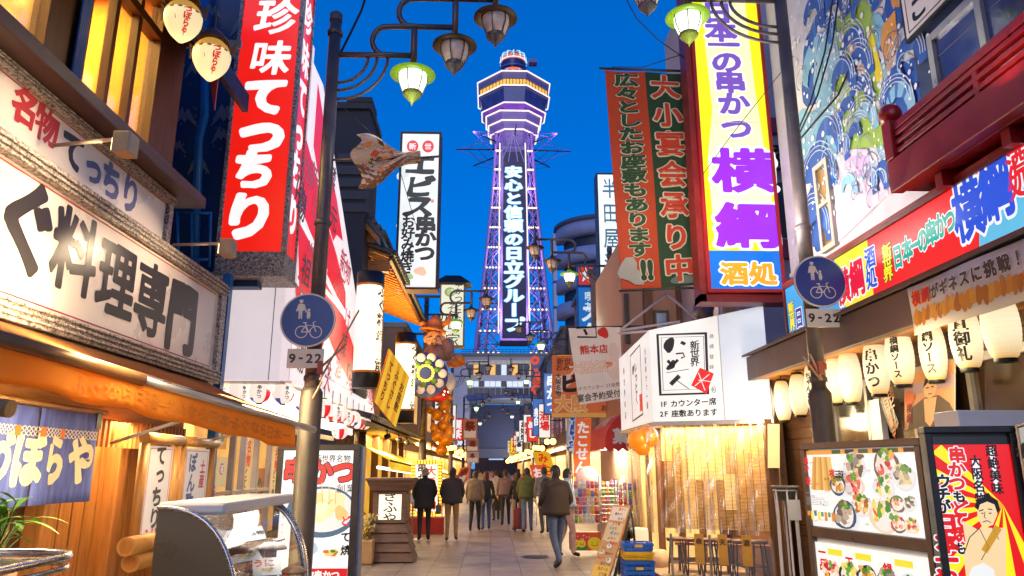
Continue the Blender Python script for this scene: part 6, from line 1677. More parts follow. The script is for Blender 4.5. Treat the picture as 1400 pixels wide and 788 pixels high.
a.rect(.0,vt,1,vt + .0005,srgb(232,20,22)); ye = srgb(250,236,30)
for k in range(9):
    t0 = math.pi * (.72 + k * .105); t1 = t0 + math.pi * .052; W,H = Sq.w,Sq.h
    def hit(t):
        dx,dy = math.cos(t),-math.sin(t); rmax = 9
        for lim,d,o in ((0,dx,cu * W),(W,dx,cu * W),(vt * H,dy,cv * H),(H,dy,cv * H)):
            if abs(d) > 1e-6:
                r_ = (lim - o) / d
                if r_ > 0: rmax = min(rmax,r_)
        return ((cu * W + dx * rmax) / W,(cv * H + dy * rmax) / H)
    a.poly([(cu,cv),hit(t1),hit(t0)][::-1],ye)
a.up()
def pt(txt,px,pys,c,em,out=WHITE,wt=.045):
    for ch,py in zip(txt,pys): u,v = pq(px,py); a.glyph(ch,u,v,em / Sq.w,em / Sq.h,c,wt,.2,out,.06)
pt('串かつ',1309,(622,642,661),srgb(226,30,30),.095); pt('も',1312,(679,),BLACK,.07,WHITE); pt('どて焼',1313,(695,712,730),srgb(226,30,30),.095); pt('も',1314,(750,),BLACK,.07)
pt('ウチが',1290,(658,676,693),BLACK,.085); pt('日本一や',1295,(716,742,766,790),srgb(222,24,30),.12,WHITE,.06)
for (x0_,y0_,x1_,y1_,w_,n) in ((1352,612,1368,672,'超絶美味',4),(1329,627,1347,686,'大阪名物',4)):
    u0,v0 = pq(x0_,y0_); u1,v1 = pq(x1_,y1_); a.rect(u0,v0,u1,v1,WHITE); a.d += .0015; a.text(w_,(u0 + u1) / 2,(v0 + v1) / 2,.072,BLACK,True,1,.03,sx=.9); a.d -= .0015
a.up(2)
def pp(pts,c): a.poly([pq(*q) for q in pts],c); a.up(.5)
skin,ol = srgb(246,214,160),srgb(60,40,30)
pp([(1318,760),(1326,735),(1340,722),(1376,722),(1376,795),(1322,795)],skin); pp([(1316,712),(1336,724),(1352,735),(1340,760),(1322,750)],skin)
pp([(1336,694),(1340,684),(1352,679),(1362,686),(1364,704),(1358,718),(1344,722),(1337,708)],skin)
pp([(1333,694),(1336,683),(1345,680),(1346,676),(1352,674),(1356,680),(1364,684),(1368,697),(1364,702),(1360,690),(1350,686),(1340,690),(1338,698)],srgb(16,14,16))
a.line([pq(1339,699),pq(1345,697)],.006,ol); a.line([pq(1351,696),pq(1357,697)],.006,ol); a.line([pq(1342,702),pq(1345,702)],.006,ol); a.line([pq(1352,702),pq(1356,702)],.006,ol); a.line([pq(1347,700),pq(1346,708),pq(1349,709)],.004,ol); a.line([pq(1344,714),pq(1350,712),pq(1355,715)],.005,ol)
a.line([pq(1318,758),pq(1326,735),pq(1340,722)],.005,ol); a.line([pq(1340,724),pq(1352,748),pq(1342,766)],.004,ol); a.line([pq(1356,720),pq(1366,738)],.004,ol)
pp([(1342,752),(1350,757),(1370,724),(1361,718)],srgb(206,150,40)); pp([(1322,795),(1330,776),(1345,770),(1360,780),(1360,795)],srgb(240,240,236))
a.build('poster_print',M_print('poster_backlit',.95,.25,.03),pb_)
lamp('AREA',Sp.p(.5,.3) + Sp.n * .3,5,(1,.9,.8),.5,Sp.n.to_track_quat('-Z','Y').to_euler(),size_y=.8,parent=pb_)
pc = thing('poster_box','yellowish beer poster case at the edge beside the sunburst poster','sign',at(1400,700,4.1)); q0,q1 = at(1389,582,4.25),at(1450,560,4.0)
Sp = Surf(q0,Vector((q1.x,q1.y,q0.z + .06)),Vector((q1.x,q1.y,.05)),Vector((q0.x,q0.y,.05))); mb = MB(); frame_bars(mb,Sp,.012,.3,m_alu,.01); mb.build('frame',None,pc); mb = MB(); board(mb,Sp.inset(.02,.01,-.01),.2,m_white); mb.build('case',None,pc)
a = Art(Sp.inset(.05,.01),.002); a.rect(0,0,1,.22,srgb(226,220,210)); a.rect(0,.22,1,1,srgb(226,176,50)); a.up(); a.text('横綱',.22,.07,.09,BLACK,wt=.04); a.text('屋上',.2,.19,.08,BLACK,True,1,.04); a.text('ビアガーデン',.26,.5,.14,BLACK,True,1,.04,out=WHITE); a.text('開催中',.7,.45,.14,srgb(200,40,30),True,1,.04); a.blob(.2,.8,.2,.07,srgb(170,110,60),random.Random(3)); a.build('poster_print',M_print('poster_matte',.45,.4),pc)
t = thing('cardboard_box','white box behind the top of the poster cases','box',at(1340,570,5.2)); mb = mkb(m_white); q = at(1300,585,5.3); mb.box(q.x,5.2,q.z - .4,q.x + .75,5.5,q.z + .12); mb.build('carton',None,t,bevel=.01)
# ================================================================== right: yellow sign, banner, corner shop
rb2 = thing('annex_building','pale building with dark red beams behind the yellow sign and right street pole','building',(5,12.4,0))
YB2 = 12.35
mb = mkb(M_plain('annex_wall',srgb(170,156,158),.8,0,.12,1)); x0 = at(1002,300,YB2).x; mb.box(x0,YB2,3.25,x0 + 4,YB2 + 4,12.2); mb.build('wall',None,rb2)
mb = mkb(m_red)
for py in (155,340,505 - 150): pass
for (ya_,yb_2) in ((165,185),(330,355)): za,zb_4 = at(1060,ya_,YB2).z,at(1060,yb_2,YB2).z; mb.box(x0 - .05,YB2 - .12,zb_4,x0 + 3,YB2,za)
mb.build('red_beam',None,rb2)
mb = mkb(M_plain('dark_opening',srgb(38,26,24),.5)); za,zb_4 = at(1060,250,YB2).z,at(1060,325,YB2).z; mb.box(x0 + .2,YB2 - .02,zb_4,x0 + 2.6,YB2 - .001,za); mb.build('window',None,rb2)
mb = mkb(m_rubber); rnd = random.Random(5); c = at(1072,218,YB2 - .2)
for k in range(12): mb.tube([c + Vector((rnd.uniform(-.3,.3),0,rnd.uniform(-.3,.3))) for _ in range(4)],.018,5)
mb.build('cable_coil',None,rb2)
# yellow sign
yw = thing('vertical_sign','huge yellow lightbox sign reading 日本一の串かつ 横綱 酒処 in purple and orange','sign',at(1010,400,10.4)); Yy = 10.4
P_ = [at(936,-20,Yy),at(1034,-20,Yy),at(1076,398,Yy),at(972,400,Yy)]
xl_,xr_ = (P_[0].x + P_[3].x) / 2,(P_[1].x + P_[2].x) / 2; zt_y,zb_y = P_[0].z + .8,P_[3].z
S = Surf((xl_,Yy,zt_y),(xr_,Yy,zt_y),(xr_,Yy,zb_y),(xl_,Yy,zb_y))
mb = MB(); frame_bars(mb,S,.05,.45,m_red,.03); mb.build('frame',None,yw); mb = mkb(m_white); mb.box(xl_ + .05,Yy + .02,zb_y + .05,xr_ - .05,Yy + .44,zt_y - .05); mb.build('lightbox',None,yw)
mb = mkb(M_plain('sign_red_frame',srgb(120,24,22))); mb.box(xl_ - .09,Yy + .06,zb_y - .12,xl_ - .002,Yy + .40,zt_y); mb.box(xl_ - .09,Yy + .06,zb_y - .13,xr_ + 1.2,Yy + .40,zb_y - .01); mb.build('support_post',None,yw)
Si = S.inset(.05 / S.w,.05 / S.h); a = Art(Si,.004,.002)
vq = lambda py: (Si.c[0].z - at(1000,py,Yy).z) / Si.h
uq = lambda px,py: (at(px,py,Yy).x - Si.c[0].x) / Si.w
vbl = vq(343); a.rect(0,0,1,vbl,srgb(252,240,24)); a.rect(0,vbl,1,1,srgb(20,110,210)); a.up()
# pale halo behind the letters, as printed
pts = [(.28,0),(.8,0),(.86,vq(120)),(.92,vq(200)),(.97,vq(260)),(.94,vq(330)),(.10,vq(330)),(.08,vq(220)),(.2,vq(150)),(.16,vq(60))]
a.poly(pts,srgb(255,250,190)); a.up()
pu,pu2 = srgb(120,84,186),srgb(150,44,226)
for ch,px,py in (('日',980,18),('本',985,43),('一',989,62),('の',993,85),('串',998,112),('か',1003,142),('つ',1007,176)): a.glyph(ch,uq(px,py),vq(py),.52 / Si.w,(.40 if ch != '一' else .36) / Si.h * 1.02,pu,.045,.3,WHITE,.06)
a.glyph('横',uq(1016,234),vq(233),.98 / Si.w,.74 / Si.h,pu2,.04,.2,WHITE,.055); a.glyph('綱',uq(1021,308),vq(308),.98 / Si.w,.74 / Si.h,pu2,.04,.2,WHITE,.055)
for ch,px in (('酒',1004),('処',1043)): a.glyph(ch,uq(px,375),vq(374),.42 / Si.w,.36 / Si.h,srgb(250,160,30),.045,.2,WHITE,.06)
a.up(2)
for py in (168,343): a.line([(0,vq(py)),(1,vq(py))],.008,srgb(190,176,90))
a.build('face',M_print('yellow_backlit',1.0,.25,.10,1.6),yw)
lamp('AREA',(S.p(.5,.7) + Vector((0,-.6,0))),22,(1,.9,.45),1,(R(-90),0,0),size_y=3,parent=yw)
# green and orange banner
bn = thing('vertical_banner','orange and green cloth banner reading 大小宴会承り中 hanging beside the yellow sign','banner',at(895,395,11)); Yb = 11.2
c4 = [at(827,97,Yb),at(938,101,Yb),at(961,390,Yb),at(850,396,Yb)]
S = Surf(*c4)
def bfn2(u,v,d=0): return S.p(u,v,d) + Vector((0,.04 * math.sin(v * 7 + u * 3) * (.3 + u) + .02 * math.sin(u * 9 + v * 3),0))
mb = mkb(M_plain('banner_back',srgb(120,60,30),.8)); mb.grid(lambda u,v: bfn2(u,v),40,60); mb.build('cloth',None,bn,thick=.004)
a = Art(WrapSurf(bfn2,S.w,S.h),.02,.012); ora,grn = srgb(216,72,22),srgb(34,70,34)
for j in range(60):
    for i in range(20): a.rect(i / 20 - (.01 if i == 10 else 0),j / 60,(i + 1) / 20 - (.01 if i == 9 else 0),(j + 1) / 60,ora if i < 10 else grn)
a.up(2)
for k,ch in enumerate('大小宴会承り中'): a.glyph(ch,.72,.075 + k * .141,.36,.122,srgb(226,64,24),.035,.2,srgb(244,230,200),.045)
for k,ch in enumerate('広々としたお座敷もあります'): a.glyph(ch,.25,.045 + k * .066,.30,.066,srgb(36,80,34),.045,.3,srgb(244,232,206),.04)
a.text('!!',.32,.925,.42,srgb(36,70,34),False,.8,.06,0,srgb(244,232,206),.04)
rnd = random.Random(2)
a.blob(.12,.93,.16,.05,srgb(190,184,178),rnd,14,.5); a.blob(.8,.975,.2,.02,srgb(120,130,120),rnd)
a.build('print',M_print('banner_print',.12,.8,.12),bn)  # slight glow added to cloth that is not lit from behind
mb = mkb(m_dark); mb.tube([c4[0] + Vector((-.1,-.02,.03)),c4[1] + Vector((.4,-.02,.03))],.022,8); mb.tube([c4[3] + Vector((-.05,-.02,-.03)),c4[2] + Vector((.3,-.02,-.03))],.018,8); mb.build('rod',None,bn)
lamp('AREA',S.p(.5,.6) + Vector((-.3,-1.6,-.8)),30,(1,.85,.6),.8,(R(105),0,0),name='banner_floodlight')
# ---------------- corner shop いっとく
cs = thing('corner_shop','small corner tavern behind clear plastic sheets with reed blinds and a warm interior','building',(3.6,12,0))
cA = at(893,577,11.5); xc,yc = cA.x,11.5; zl0,zl1 = cA.z,at(893,452,11.5).z
R0,R1 = at(1056,570,10.75),at(1056,418,10.75)
rx_,ry_ = R0.x,R0.y
mb = mkb(m_siding); mb.box(xc + .25,yc + 1.9,0,rx_ + 1.0,yc + 2.0,3.0); mb.box(rx_ + .1,yc - .6,0,rx_ + .2,yc + 1.9,3.0); mb.build('rear_wall',None,cs)
mb = mkb(M_plain('tavern_floor',srgb(150,126,104),.6)); mb.box(xc + .06,yc - .1,.001,rx_,yc + 1.9,.12); mb.build('floor',None,cs)
mb = mkb(M_emit('tavern_wall',srgb(246,204,130),.9,.35)); mb.box(xc + .3,yc + 1.82,.2,rx_,yc + 1.88,2.6); mb.build('lit_wall',None,cs)  # room lamplight put into the wall as its own glow
for x0_,y0_,x1_,y1_ in [(xc + .4 + i * .36,yc + 1.7,xc + .5 + i * .36,yc + 1.8) for i in range(6)] + [(rx_ - .12,ry_ - .02,rx_ + .02,ry_ + .14)]: mb = mkb(m_wooddark_v); mb.box(x0_,y0_,.125,x1_,y1_,2.4); mb.build('post',None,cs)
lamp('AREA',((xc + rx_) / 2,yc + .9,2.38),170,(1,.76,.42),1.4,(0,0,0),size_y=.8,parent=cs)
mb = mkb(m_warm_bulb)
for i in range(9):
    u = i / 8; mb.ball((xc + .5 + u * (rx_ - xc - .7),yc + .5 - u * .6 + .05,2.12 + .02 * math.sin(i * 2) + u * .10),.028,n=8,m=5)
o_ = mb.build('string_bulb',None,cs); o_['kind'] = 'stuff'
mb = mkb(M_emit('white_menu_panel',srgb(255,220,160),.7)); mb.box(xc + .95,yc + 1.60,1.5,xc + 1.6,yc + 1.66,2.3); mb.box(xc + 1.5,yc + 1.4,1.0,xc + 2.0,yc + 1.45,1.6); mb.build('wall_menu',None,cs)
# sign box
sb = thing('corner_sign_box','white wrap-around sign box with the brush mark いっとく and a red seal over the tavern','sign',(xc,yc,zl0))
Lf = Vector((xc,yc + 2.1,0))
lq0,lq1 = atX(850,592,xc),atX(850,487,xc)
yl0 = lq0.y
mb = mkb(m_whitewall)
fr_n = Vector((rx_ - xc,ry_ - yc,0)).normalized()
zr1 = R1.z
mb.prism([Vector((xc,yc,zl0)),Vector((rx_,ry_,zl0)),Vector((rx_,ry_ ,zr1)),Vector((xc,yc,zl1))],Vector((-fr_n.y,fr_n.x,0)) * .12); mb.prism([Vector((xc,yc + .002,zl0)),Vector((xc,yl0,zl0)),Vector((xc,yl0,zl1 - .05)),Vector((xc,yc + .002,zl1))],(.12,0,0)); mb.build('case',None,sb)
mb = mkb(m_alu); mb.obox((xc - .02,yc - .03,zl0 - .06),(rx_ - xc + .02,ry_ - yc,0),(0,.1,0),(0,0,.055)); mb.box(xc - .03,yc + .08,zl0 - .06,xc + .08,yl0,zl0 - .005); mb.build('bottom_rail',None,sb)
S = Surf(Vector((xc,yc,zl1)),Vector((rx_,ry_,zr1)),Vector((rx_,ry_,zl0)),Vector((xc,yc,zl0)))
nF = Vector((rx_ - xc,ry_ - yc,0)).cross(Vector((0,0,1))).normalized()
def fu(px,py):
    q = onp(px,py,Vector((xc,yc,zl0)),nF); u = (q.x - xc) / (rx_ - xc); top = zl1 + (zr1 - zl1) * u; return u,(top - q.z) / (top - zl0)
a = Art(S,.004,.0015); lit_w = srgb(246,242,238)
u1 = fu(986,500)[0]
a.rect(0,0,u1,1,lit_w); a.rect(u1,0,1,1,srgb(214,220,232)); a.up(); a.line([(u1,0),(u1,1)],.015,srgb(170,160,158))
bk = srgb(30,28,28)
a.line([fu(899,458),fu(965,456),fu(968,538),fu(903,540)],.05,bk,True); a.line([fu(904,462),fu(962,460),fu(964,532),fu(907,534)],.01,bk,True); a.up()
rnd = random.Random(1)
u,v = fu(915,472); a.blob(u,v,.045,.085,bk,rnd,14,.2,.4); u,v = fu(935,469); a.line([fu(931,468),fu(937,471)],.05,bk); a.line([fu(924,484),fu(934,483),fu(936,488),fu(931,490)],.025,bk)
a.blob(*fu(918,500),.035,.05,bk,rnd,12,.4,.7); a.line([fu(913,493),fu(919,501),fu(927,492)],.05,bk); a.line([fu(911,510),fu(942,505)],.010,bk); a.line([fu(917,526),fu(929,514)],.07,bk); a.line([fu(925,520),fu(942,532)],.012,bk)
for ch,py in (('新',472),('世',483),('界',495)): uu_,vv_ = fu(950,py); a.glyph(ch,uu_,vv_,.15 / S.w,.15 / S.h,bk,.02,.5)
a.poly([fu(957,503),fu(976,511),fu(966,539),fu(945,527)][::1],srgb(226,36,26)); a.up(); a.line([fu(950,528),fu(970,512)],.012,WHITE); a.line([fu(955,510),fu(964,534)],.012,WHITE); a.line([fu(955,520),fu(972,522)],.010,WHITE)
for ch,py in (('商',460),('標',474),('登',488),('録',502)): uu_,vv_ = fu(973,py); a.glyph(ch,uu_,vv_,.07 / S.w,.07 / S.h,bk,.0)
uu_,vv_ = fu(976,533); a.line([(uu_ + .017 * math.cos(t),vv_ + .028 * math.sin(t)) for t in fill(0,6.28,14)],.008,bk); a.glyph('R',uu_,vv_,.06 / S.w,.06 / S.h,bk,.01)
for txt_,py in (('1F カウンター席',551),('2F 座敷あります',565)): uu_,vv_ = fu(941,py); a.text(txt_,uu_,vv_,.118,bk,wt=.025)
a.build('front_print',M_print('sign_box_backlit',.82,.3,.10,1.4),sb)
Sl = Surf(Vector((xc,yl0,zl1 - .05)),Vector((xc,yc,zl1)),Vector((xc,yc,zl0)),Vector((xc,yl0,zl0)))
a = Art(Sl,.004,.0015); a.rect(0,0,1,1,srgb(238,232,230)); a.up(); a.line([(.42,.1),(.74,.07),(.74,.88),(.42,.92)],.05,bk,True); a.blob(.5,.3,.03,.06,bk,rnd); a.text('いっとく',.58,.48,.2,bk,True,.9,.05,.5); a.rect(.66,.64,.74,.84,srgb(226,36,26)); a.text('元祖串かつ一番',.88,.5,.12,bk,True,1.2,.02); a.text('新世界本店',.18,.52,.14,bk,True,1.5,.02); a.build('side_print',M_print('sign_box_backlit',.88),sb)
# blind and plastic sheets
zc0,zc1_ = at(893,728,11.5).z,zl0 - .05
Fp = lambda u,d=0: Vector((xc,yc,0)).lerp(Vector((rx_,ry_,0)),u) + nF * -d
bl_ = thing('reed_blind','long reed blind hanging inside the clear plastic sheets','blind',Fp(.5)); sgn = 1 if nF.y < 0 else -1
def into(d): return -nF * d if nF.y < 0 else nF * d
mb = mkb(m_blind); n = 78
for i in range(n):
    z = zc1_ - (i + .5) * (zc1_ - zc0 - .05) / n; p0 = Fp(.06) + into(.16) + Vector((0,0,z)); p1 = Fp(.93) + into(.16) + Vector((0,0,z)); mb.tube([p0,p1],.0095,4,False)
mb.build('reeds',None,bl_); mb = mkb(m_wooddark)
for i in range(15): u = .08 + i * .06; mb.tube([Fp(u) + into(.145) + Vector((0,0,zc1_)),Fp(u) + into(.145) + Vector((0,0,zc0 + .05))],.004,4,False)
mb.build('cords',None,bl_)
mb_ = thing('plastic_curtain','rippled clear plastic weather sheets hung round the tavern front','curtain',Fp(.5))
rnd = random.Random(41)
ph = [rnd.uniform(0,6) for _ in range(6)]
def cur(u,v):
    k = .016 + .03 * v; d = k * (math.sin(u * 62 + ph[0]) * .5 + math.sin(u * 37 + ph[1]) * .6 + math.sin(u * 110 + ph[2] + v * 2) * .25) + .012 * math.sin(v * 21 + u * 30 + ph[3]) + .004 * math.sin(v * 43 + u * 80)
    return Fp(u) - into(.02 + d) * 1.0 + Vector((.02 * math.sin(u * 50) * v,0,zc1_ - (zc1_ - zc0) * v))
mb = mkb(m_film); mb.grid(lambda u,v: cur(-.08 + u * 1.06,v),150,34); mb.grid(lambda u,v: Vector((xc - .06 + .05 * math.sin(u * 22 + v * 3) * (.4 + v),yc + 2.0 * u,zc1_ - (zc1_ - zc0) * v)),40,24); mb.build('sheet',None,mb_)
t = thing('orange_decoration','orange round ornament glowing behind the plastic sheet at the shop corner','ornament',at(872,600,12)); mb = mkb(M_emit('orange_paper',srgb(255,140,20),.85,.4))
for px,py,r in ((868,602,.16),(882,598,.17),(874,612,.13)): mb.ball(at(px + 4,py,11.9),r)
mb.build('paper_balls',None,t)
t = thing('wooden_shutter','brown timber shutter strip behind the sheet at the tavern corner','shutter',(xc + .1,yc + .5,0)); mb = mkb(m_wood)
for i in range(5): mb.obox(Fp(.02 + i * .022) + into(.25) + Vector((0,0,zc0 + .05)),(.05,0,0),(0,.03,0),(0,0,1.0))
mb.build('boards',None,t)
lamp('AREA',Fp(.5) + into(.07) + Vector((0,0,zc1_ - .03)),50,(1,.76,.42),1.7,(0,0,math.atan2(ry_ - yc,rx_ - xc)),size_y=.05,parent=cs)
# stools, counter and glass skirt below
for i in range(6):
    u = .10 + i * .135; c = Fp(u) + into(.45)
    lbl = 'dark metal bar stool inside the tavern, one of the row under the blind'
    t = thing('bar_stool',lbl,'stool',c + Vector((0,0,.12)),'bar stools inside the tavern'); mb = mkb(m_wooddark); mb.lathe([(.001,.66),(.15,.66),(.16,.64),(.15,.61),(.001,.61)],c + Vector((0,0,.0)),16); mb.build('seat',None,t)
    for k in range(4):
        an = math.pi / 4 + k * math.pi / 2; mb = mkb(m_black); mb.tube([c + Vector((.11 * math.cos(an),.11 * math.sin(an),.61)),c + Vector((.16 * math.cos(an),.16 * math.sin(an),.12))],.012,6); mb.build('leg',None,t)
    mb = mkb(m_black); mb.tube([c + Vector((.14 * math.cos(an),.14 * math.sin(an),.30)) for an in fill(0,6.283,12)],.008,5); mb.build('foot_ring',None,t)
ct = thing('bar_counter','wooden counter shelf behind the stools in the tavern','counter',Fp(.5)); mb = mkb(m_woodx); mb.obox(Fp(.05) + into(.75) + Vector((0,0,.52)),(rx_ - xc) * .88 * Vector((1,0,0)) + Vector((0,(ry_ - yc) * .88,0)),into(.35),(0,0,.04)); mb.build('top',None,ct)
mb = mkb(m_black)
for u in (.08,.3,.5,.7,.9): mb.tube([Fp(u) + into(.8) + Vector((0,0,.13)),Fp(u) + into(.8) + Vector((0,0,.52))],.02,6)
mb.build('leg',None,ct)
for i,u in enumerate((.34,.53,.72)):
    t = thing('wooden_tag',['yellow wooden tag hanging under the blind, nearest the crates','yellow wooden tag hanging under the blind, between two others','yellow wooden tag hanging under the blind, nearest the planter stand'][i],'tag',Fp(u)); S = Surf(*(Fp(u + s_ * .038) - into(.02) + Vector((0,0,z)) for s_,z in ((-1,zc0),(1,zc0),(1,zc0 - .42),(-1,zc0 - .42)))); mb = MB(); board(mb,S,.015,M_plain('yellow_tag',srgb(206,150,50),.5)); mb.build('board',None,t); a = Art(S,.003); a.text(['串','天','酒'][i],.5,.25,.09,srgb(90,50,20),wt=.04); a.build('lettering',M_print('tag_ink',.0),t)
sk = thing('glass_skirt','low clear screen along the foot of the tavern','screen',Fp(.5)); mb = mkb(m_film); mb.obox(Fp(.1) - into(.01) + Vector((0,0,.10)),(rx_ - xc) * .86 * Vector((1,0,0)) + Vector((0,(ry_ - yc) * .86,0)),into(.01),(0,0,.62)); mb.build('pane',None,sk)
for u in (.1,.42,.7,.96): mb = mkb(m_alu); mb.obox(Fp(u) + Vector((0,0,.0)),(.03,0,0),(0,.03,0),(0,0,.75)); mb.build('post',None,sk)
# planter stand (white wire) with grey pot
ps = thing('wire_planter_stand','tall white wire stand holding a grey pot beside the menu board','planter stand',at(1072,788,8.6)); yp = 8.6; cT = at(1073,668,yp); cB = at(1073,800,yp); c = Vector((cT.x,yp,0))
zT4 = cT.z; mb = mkb(M_plain('grey_pot',srgb(104,98,92),.5)); mb.lathe([(.001,zT4 - .12),(.11,zT4 - .13),(.13,zT4),(.16,zT4),(.16,zT4 + .03),(.12,zT4 + .03),(.10,zT4 - .05),(.001,zT4 - .05)],c,22); mb.build('pot',None,ps)
for k in range(6):
    an = k * math.pi / 3 + .3; f = lambda r_,z: c + Vector((r_ * math.cos(an),r_ * math.sin(an),z)); mb = mkb(m_white); mb.tube([f(.125,zT4),f(.115,zT4 - .3),f(.12,.48),f(.2,.30),f(.27,.02)],.011,6); mb.build('leg',None,ps)
for z,r_ in ((zT4 - .02,.128),(.48,.12)): mb = mkb(m_white); mb.tube([c + Vector((r_ * math.cos(an),r_ * math.sin(an),z)) for an in fill(0,6.283,20)],.010,6); mb.build('wire_ring',None,ps)
mb = mkb(m_white); mb.obox(c + Vector((-.04,-.15,zT4 - .34)),(.14,.0,0),(0,.006,0),(0,0,.22)); mb.build('tag_plate',None,ps)
t = thing('wall_notice','pale paper notice on the post between tavern and brown siding','notice',at(1063,600,10.6)); S = Surf(at(1050,580,10.62),at(1066,578,10.62),at(1066,640,10.62),at(1050,640,10.62)); mb = MB(); board(mb,S,.01,M_emit('notice_paper',srgb(255,226,160),.6)); mb.build('sheet',None,t)
# duct, trusses
du = thing('exhaust_duct','bent galvanised exhaust duct rising behind the white sign box','duct',at(965,430,13)); mb = mkb(M_plain('galvanised',srgb(120,124,134),.35,.7,.25,5)); pp_ = [at(961,440,13),at(961,425,13),at(966,408,13),at(978,402,13),at(1000,402,13.2)]
mb.tube(pp_,.19,16); mb.build('pipe',None,du); mb = mkb(M_plain('copper_end',srgb(190,130,100),.35,.6)); mb.tube([at(961,447,13),at(961,438,13)],.20,16); mb.build('collar',None,du)
tr = thing('sign_truss','white steel brace frame holding the tavern sign box','brace',at(900,430,12.5)); mb = mkb(m_white)
for a_,b_ in (((848,452),(912,402)),((912,402),(952,436)),((848,452),(930,440)),((846,456),(893,453)),((983,400),(984,434))): mb.tube([at(*a_,12.4),at(*b_,12.0)],.022,6)
mb.build('rods',None,tr)
# brown building behind
bb2 = thing('brown_building','pinkish brown rendered building with dark window frames behind the tavern sign','building',(4,16,0)); YB3 = 16.2
mb = mkb(M_plain('pink_render',srgb(160,126,108),.8,0,.12,.8)); x0 = at(853,500,YB3).x; mb.box(x0,YB3,0,x0 + 5,YB3 + 4,at(900,330,YB3).z); mb.build('wall',None,bb2)
for (xa,ya_,xb2,yb2) in ((893,425,916,470),(853,402,862,470),(930,405,955,440)):
    p0,p1 = at(xa,ya_,YB3),at(xb2,yb2,YB3); mb = mkb(m_dark); S = Surf((p0.x,YB3 - .03,p0.z),(p1.x,YB3 - .03,p0.z),(p1.x,YB3 - .03,p1.z),(p0.x,YB3 - .03,p1.z)); frame_bars(mb,S,.06,.02,m_dark,.02); w_ = mb.build('window',None,bb2); mb = mkb(M_plain('evening_glass',srgb(120,150,190),.1,.1,.2)); board(mb,S.inset(.08,.05),.01,M_plain('evening_glass',srgb(120,150,190))); mb.build('glass',None,w_)
mb = mkb(m_wooddark_v)
for px in (880,886,925): q = at(px,430,YB3); mb.box(q.x,YB3 - .08,2,q.x + .1,YB3 - .001,q.z + 2)
mb.build('downpipe',None,bb2)
lamp('AREA',(4.2,13.6,5.4),30,(1,.8,.62),1.5,(R(70),0,0),name='wall_light')
# ---------------- signs further along
def handa(a):
    a.rect(0,0,1,1,srgb(246,252,255)); a.up(); tl_ = srgb(60,110,130)
    for i,ch in enumerate('半田屋酒店'): a.glyph(ch,.5,.11 + i * .195,.66,.165,tl_,.012,.6); a.line([(.08,.205 + i * .195),(.92,.205 + i * .195)],.015,srgb(190,214,226))
lightbox('vertical_sign','tall white lightbox sign with thin teal characters 半田屋酒店','sign',[(813,237),(851,237),(858,418),(822,418)],22.0,.5,m_dark,.05,handa,M_print('cool_backlit',1.0,.25,.1,1.2))
def blank(a): a.rect(0,0,1,1,srgb(196,230,250)); a.up(); a.blob(.4,.4,.4,.3,srgb(235,248,255),random.Random(3));
lightbox('blank_lightbox','small blank pale blue lightbox below the teal-lettered sign','sign',[(824,350),(864,350),(866,418),(826,418)],22.7,.4,m_dark,.05,blank,M_print('cool_backlit',1.05))
lightbox('blank_lightbox','pale blue lightbox lower down behind the pink banner','sign',[(824,436),(866,436),(868,520),(826,520)],21.0,.4,m_dark,.05,blank,M_print('cool_backlit',1.05))
def cafe(a): a.rect(0,0,1,1,srgb(22,110,190)); a.up(); a.text('喫茶',.5,.26,.40,srgb(214,230,240),True,1.1,.02); a.text('スター',.5,.80,.72,srgb(230,240,248),True,1,.05)
lightbox('cafe_sign','blue cafe sign with white characters 喫茶ス','sign',[(790,392),(822,392),(824,470),(790,470)],28.0,.4,M_plain('blue_edge',srgb(30,80,140),.4),.04,cafe,M_print('cafe_print',.75,.3,.04))
def star(a):
    a.rect(0,0,1,1,srgb(206,46,40)); a.up(); pts = []
    for k in range(10): r_ = .42 if k % 2 == 0 else .18; an = math.pi * k / 5 - math.pi / 2; pts.append((.5 + r_ * math.cos(an),.52 + r_ * math.sin(an)))
    a.poly([(.5,.52)] + [pts[0],pts[1]] + [],WHITE)
    for k in range(10): a.poly([(.5,.52),pts[k],pts[(k + 1) % 10]],srgb(235,230,226))
lightbox('star_sign','square red sign with a white star above the blue cafe sign','sign',[(789,361),(812,361),(812,391),(790,391)],28.0,.4,M_plain('blue_edge',srgb(30,80,140)),.04,star,M_print('cafe_print',.75),mount=False)
# cloth banners by the tavern
def cloth_banner(label,pts,Y,fn,em=.25,back=None):
    P_ = [at(x,y,Y) for x,y in pts]; S = Surf(*P_); t = thing('cloth_banner',label,'banner',P_[3],None)
    f = lambda u,v,d=0: S.p(u,v,d) + Vector((0,.03 * math.sin(u * 8 + v * 4),0))
    mb = mkb(back or M_plain('banner_back2',srgb(170,140,120),.8)); mb.grid(f,30,20); mb.build('cloth',None,t,thick=.004); a = Art(WrapSurf(f,S.w,S.h),.014,.006); fn(a); a.build('print',M_print('banner_print2',em,.8,.08),t)  # cloth brightened by an added glow, no lamp behind it
    mb = mkb(m_dark); mb.tube([P_[0] + Vector((-.05,0,.02)),P_[1] + Vector((.5,0,.02))],.015,6); mb.build('rod',None,t)
def fine_grid(a,c,n=22):
    for i in range(n):
        for j in range(n): a.rect(i / n,j / n,(i + 1) / n,(j + 1) / n,c)
    a.up(2)
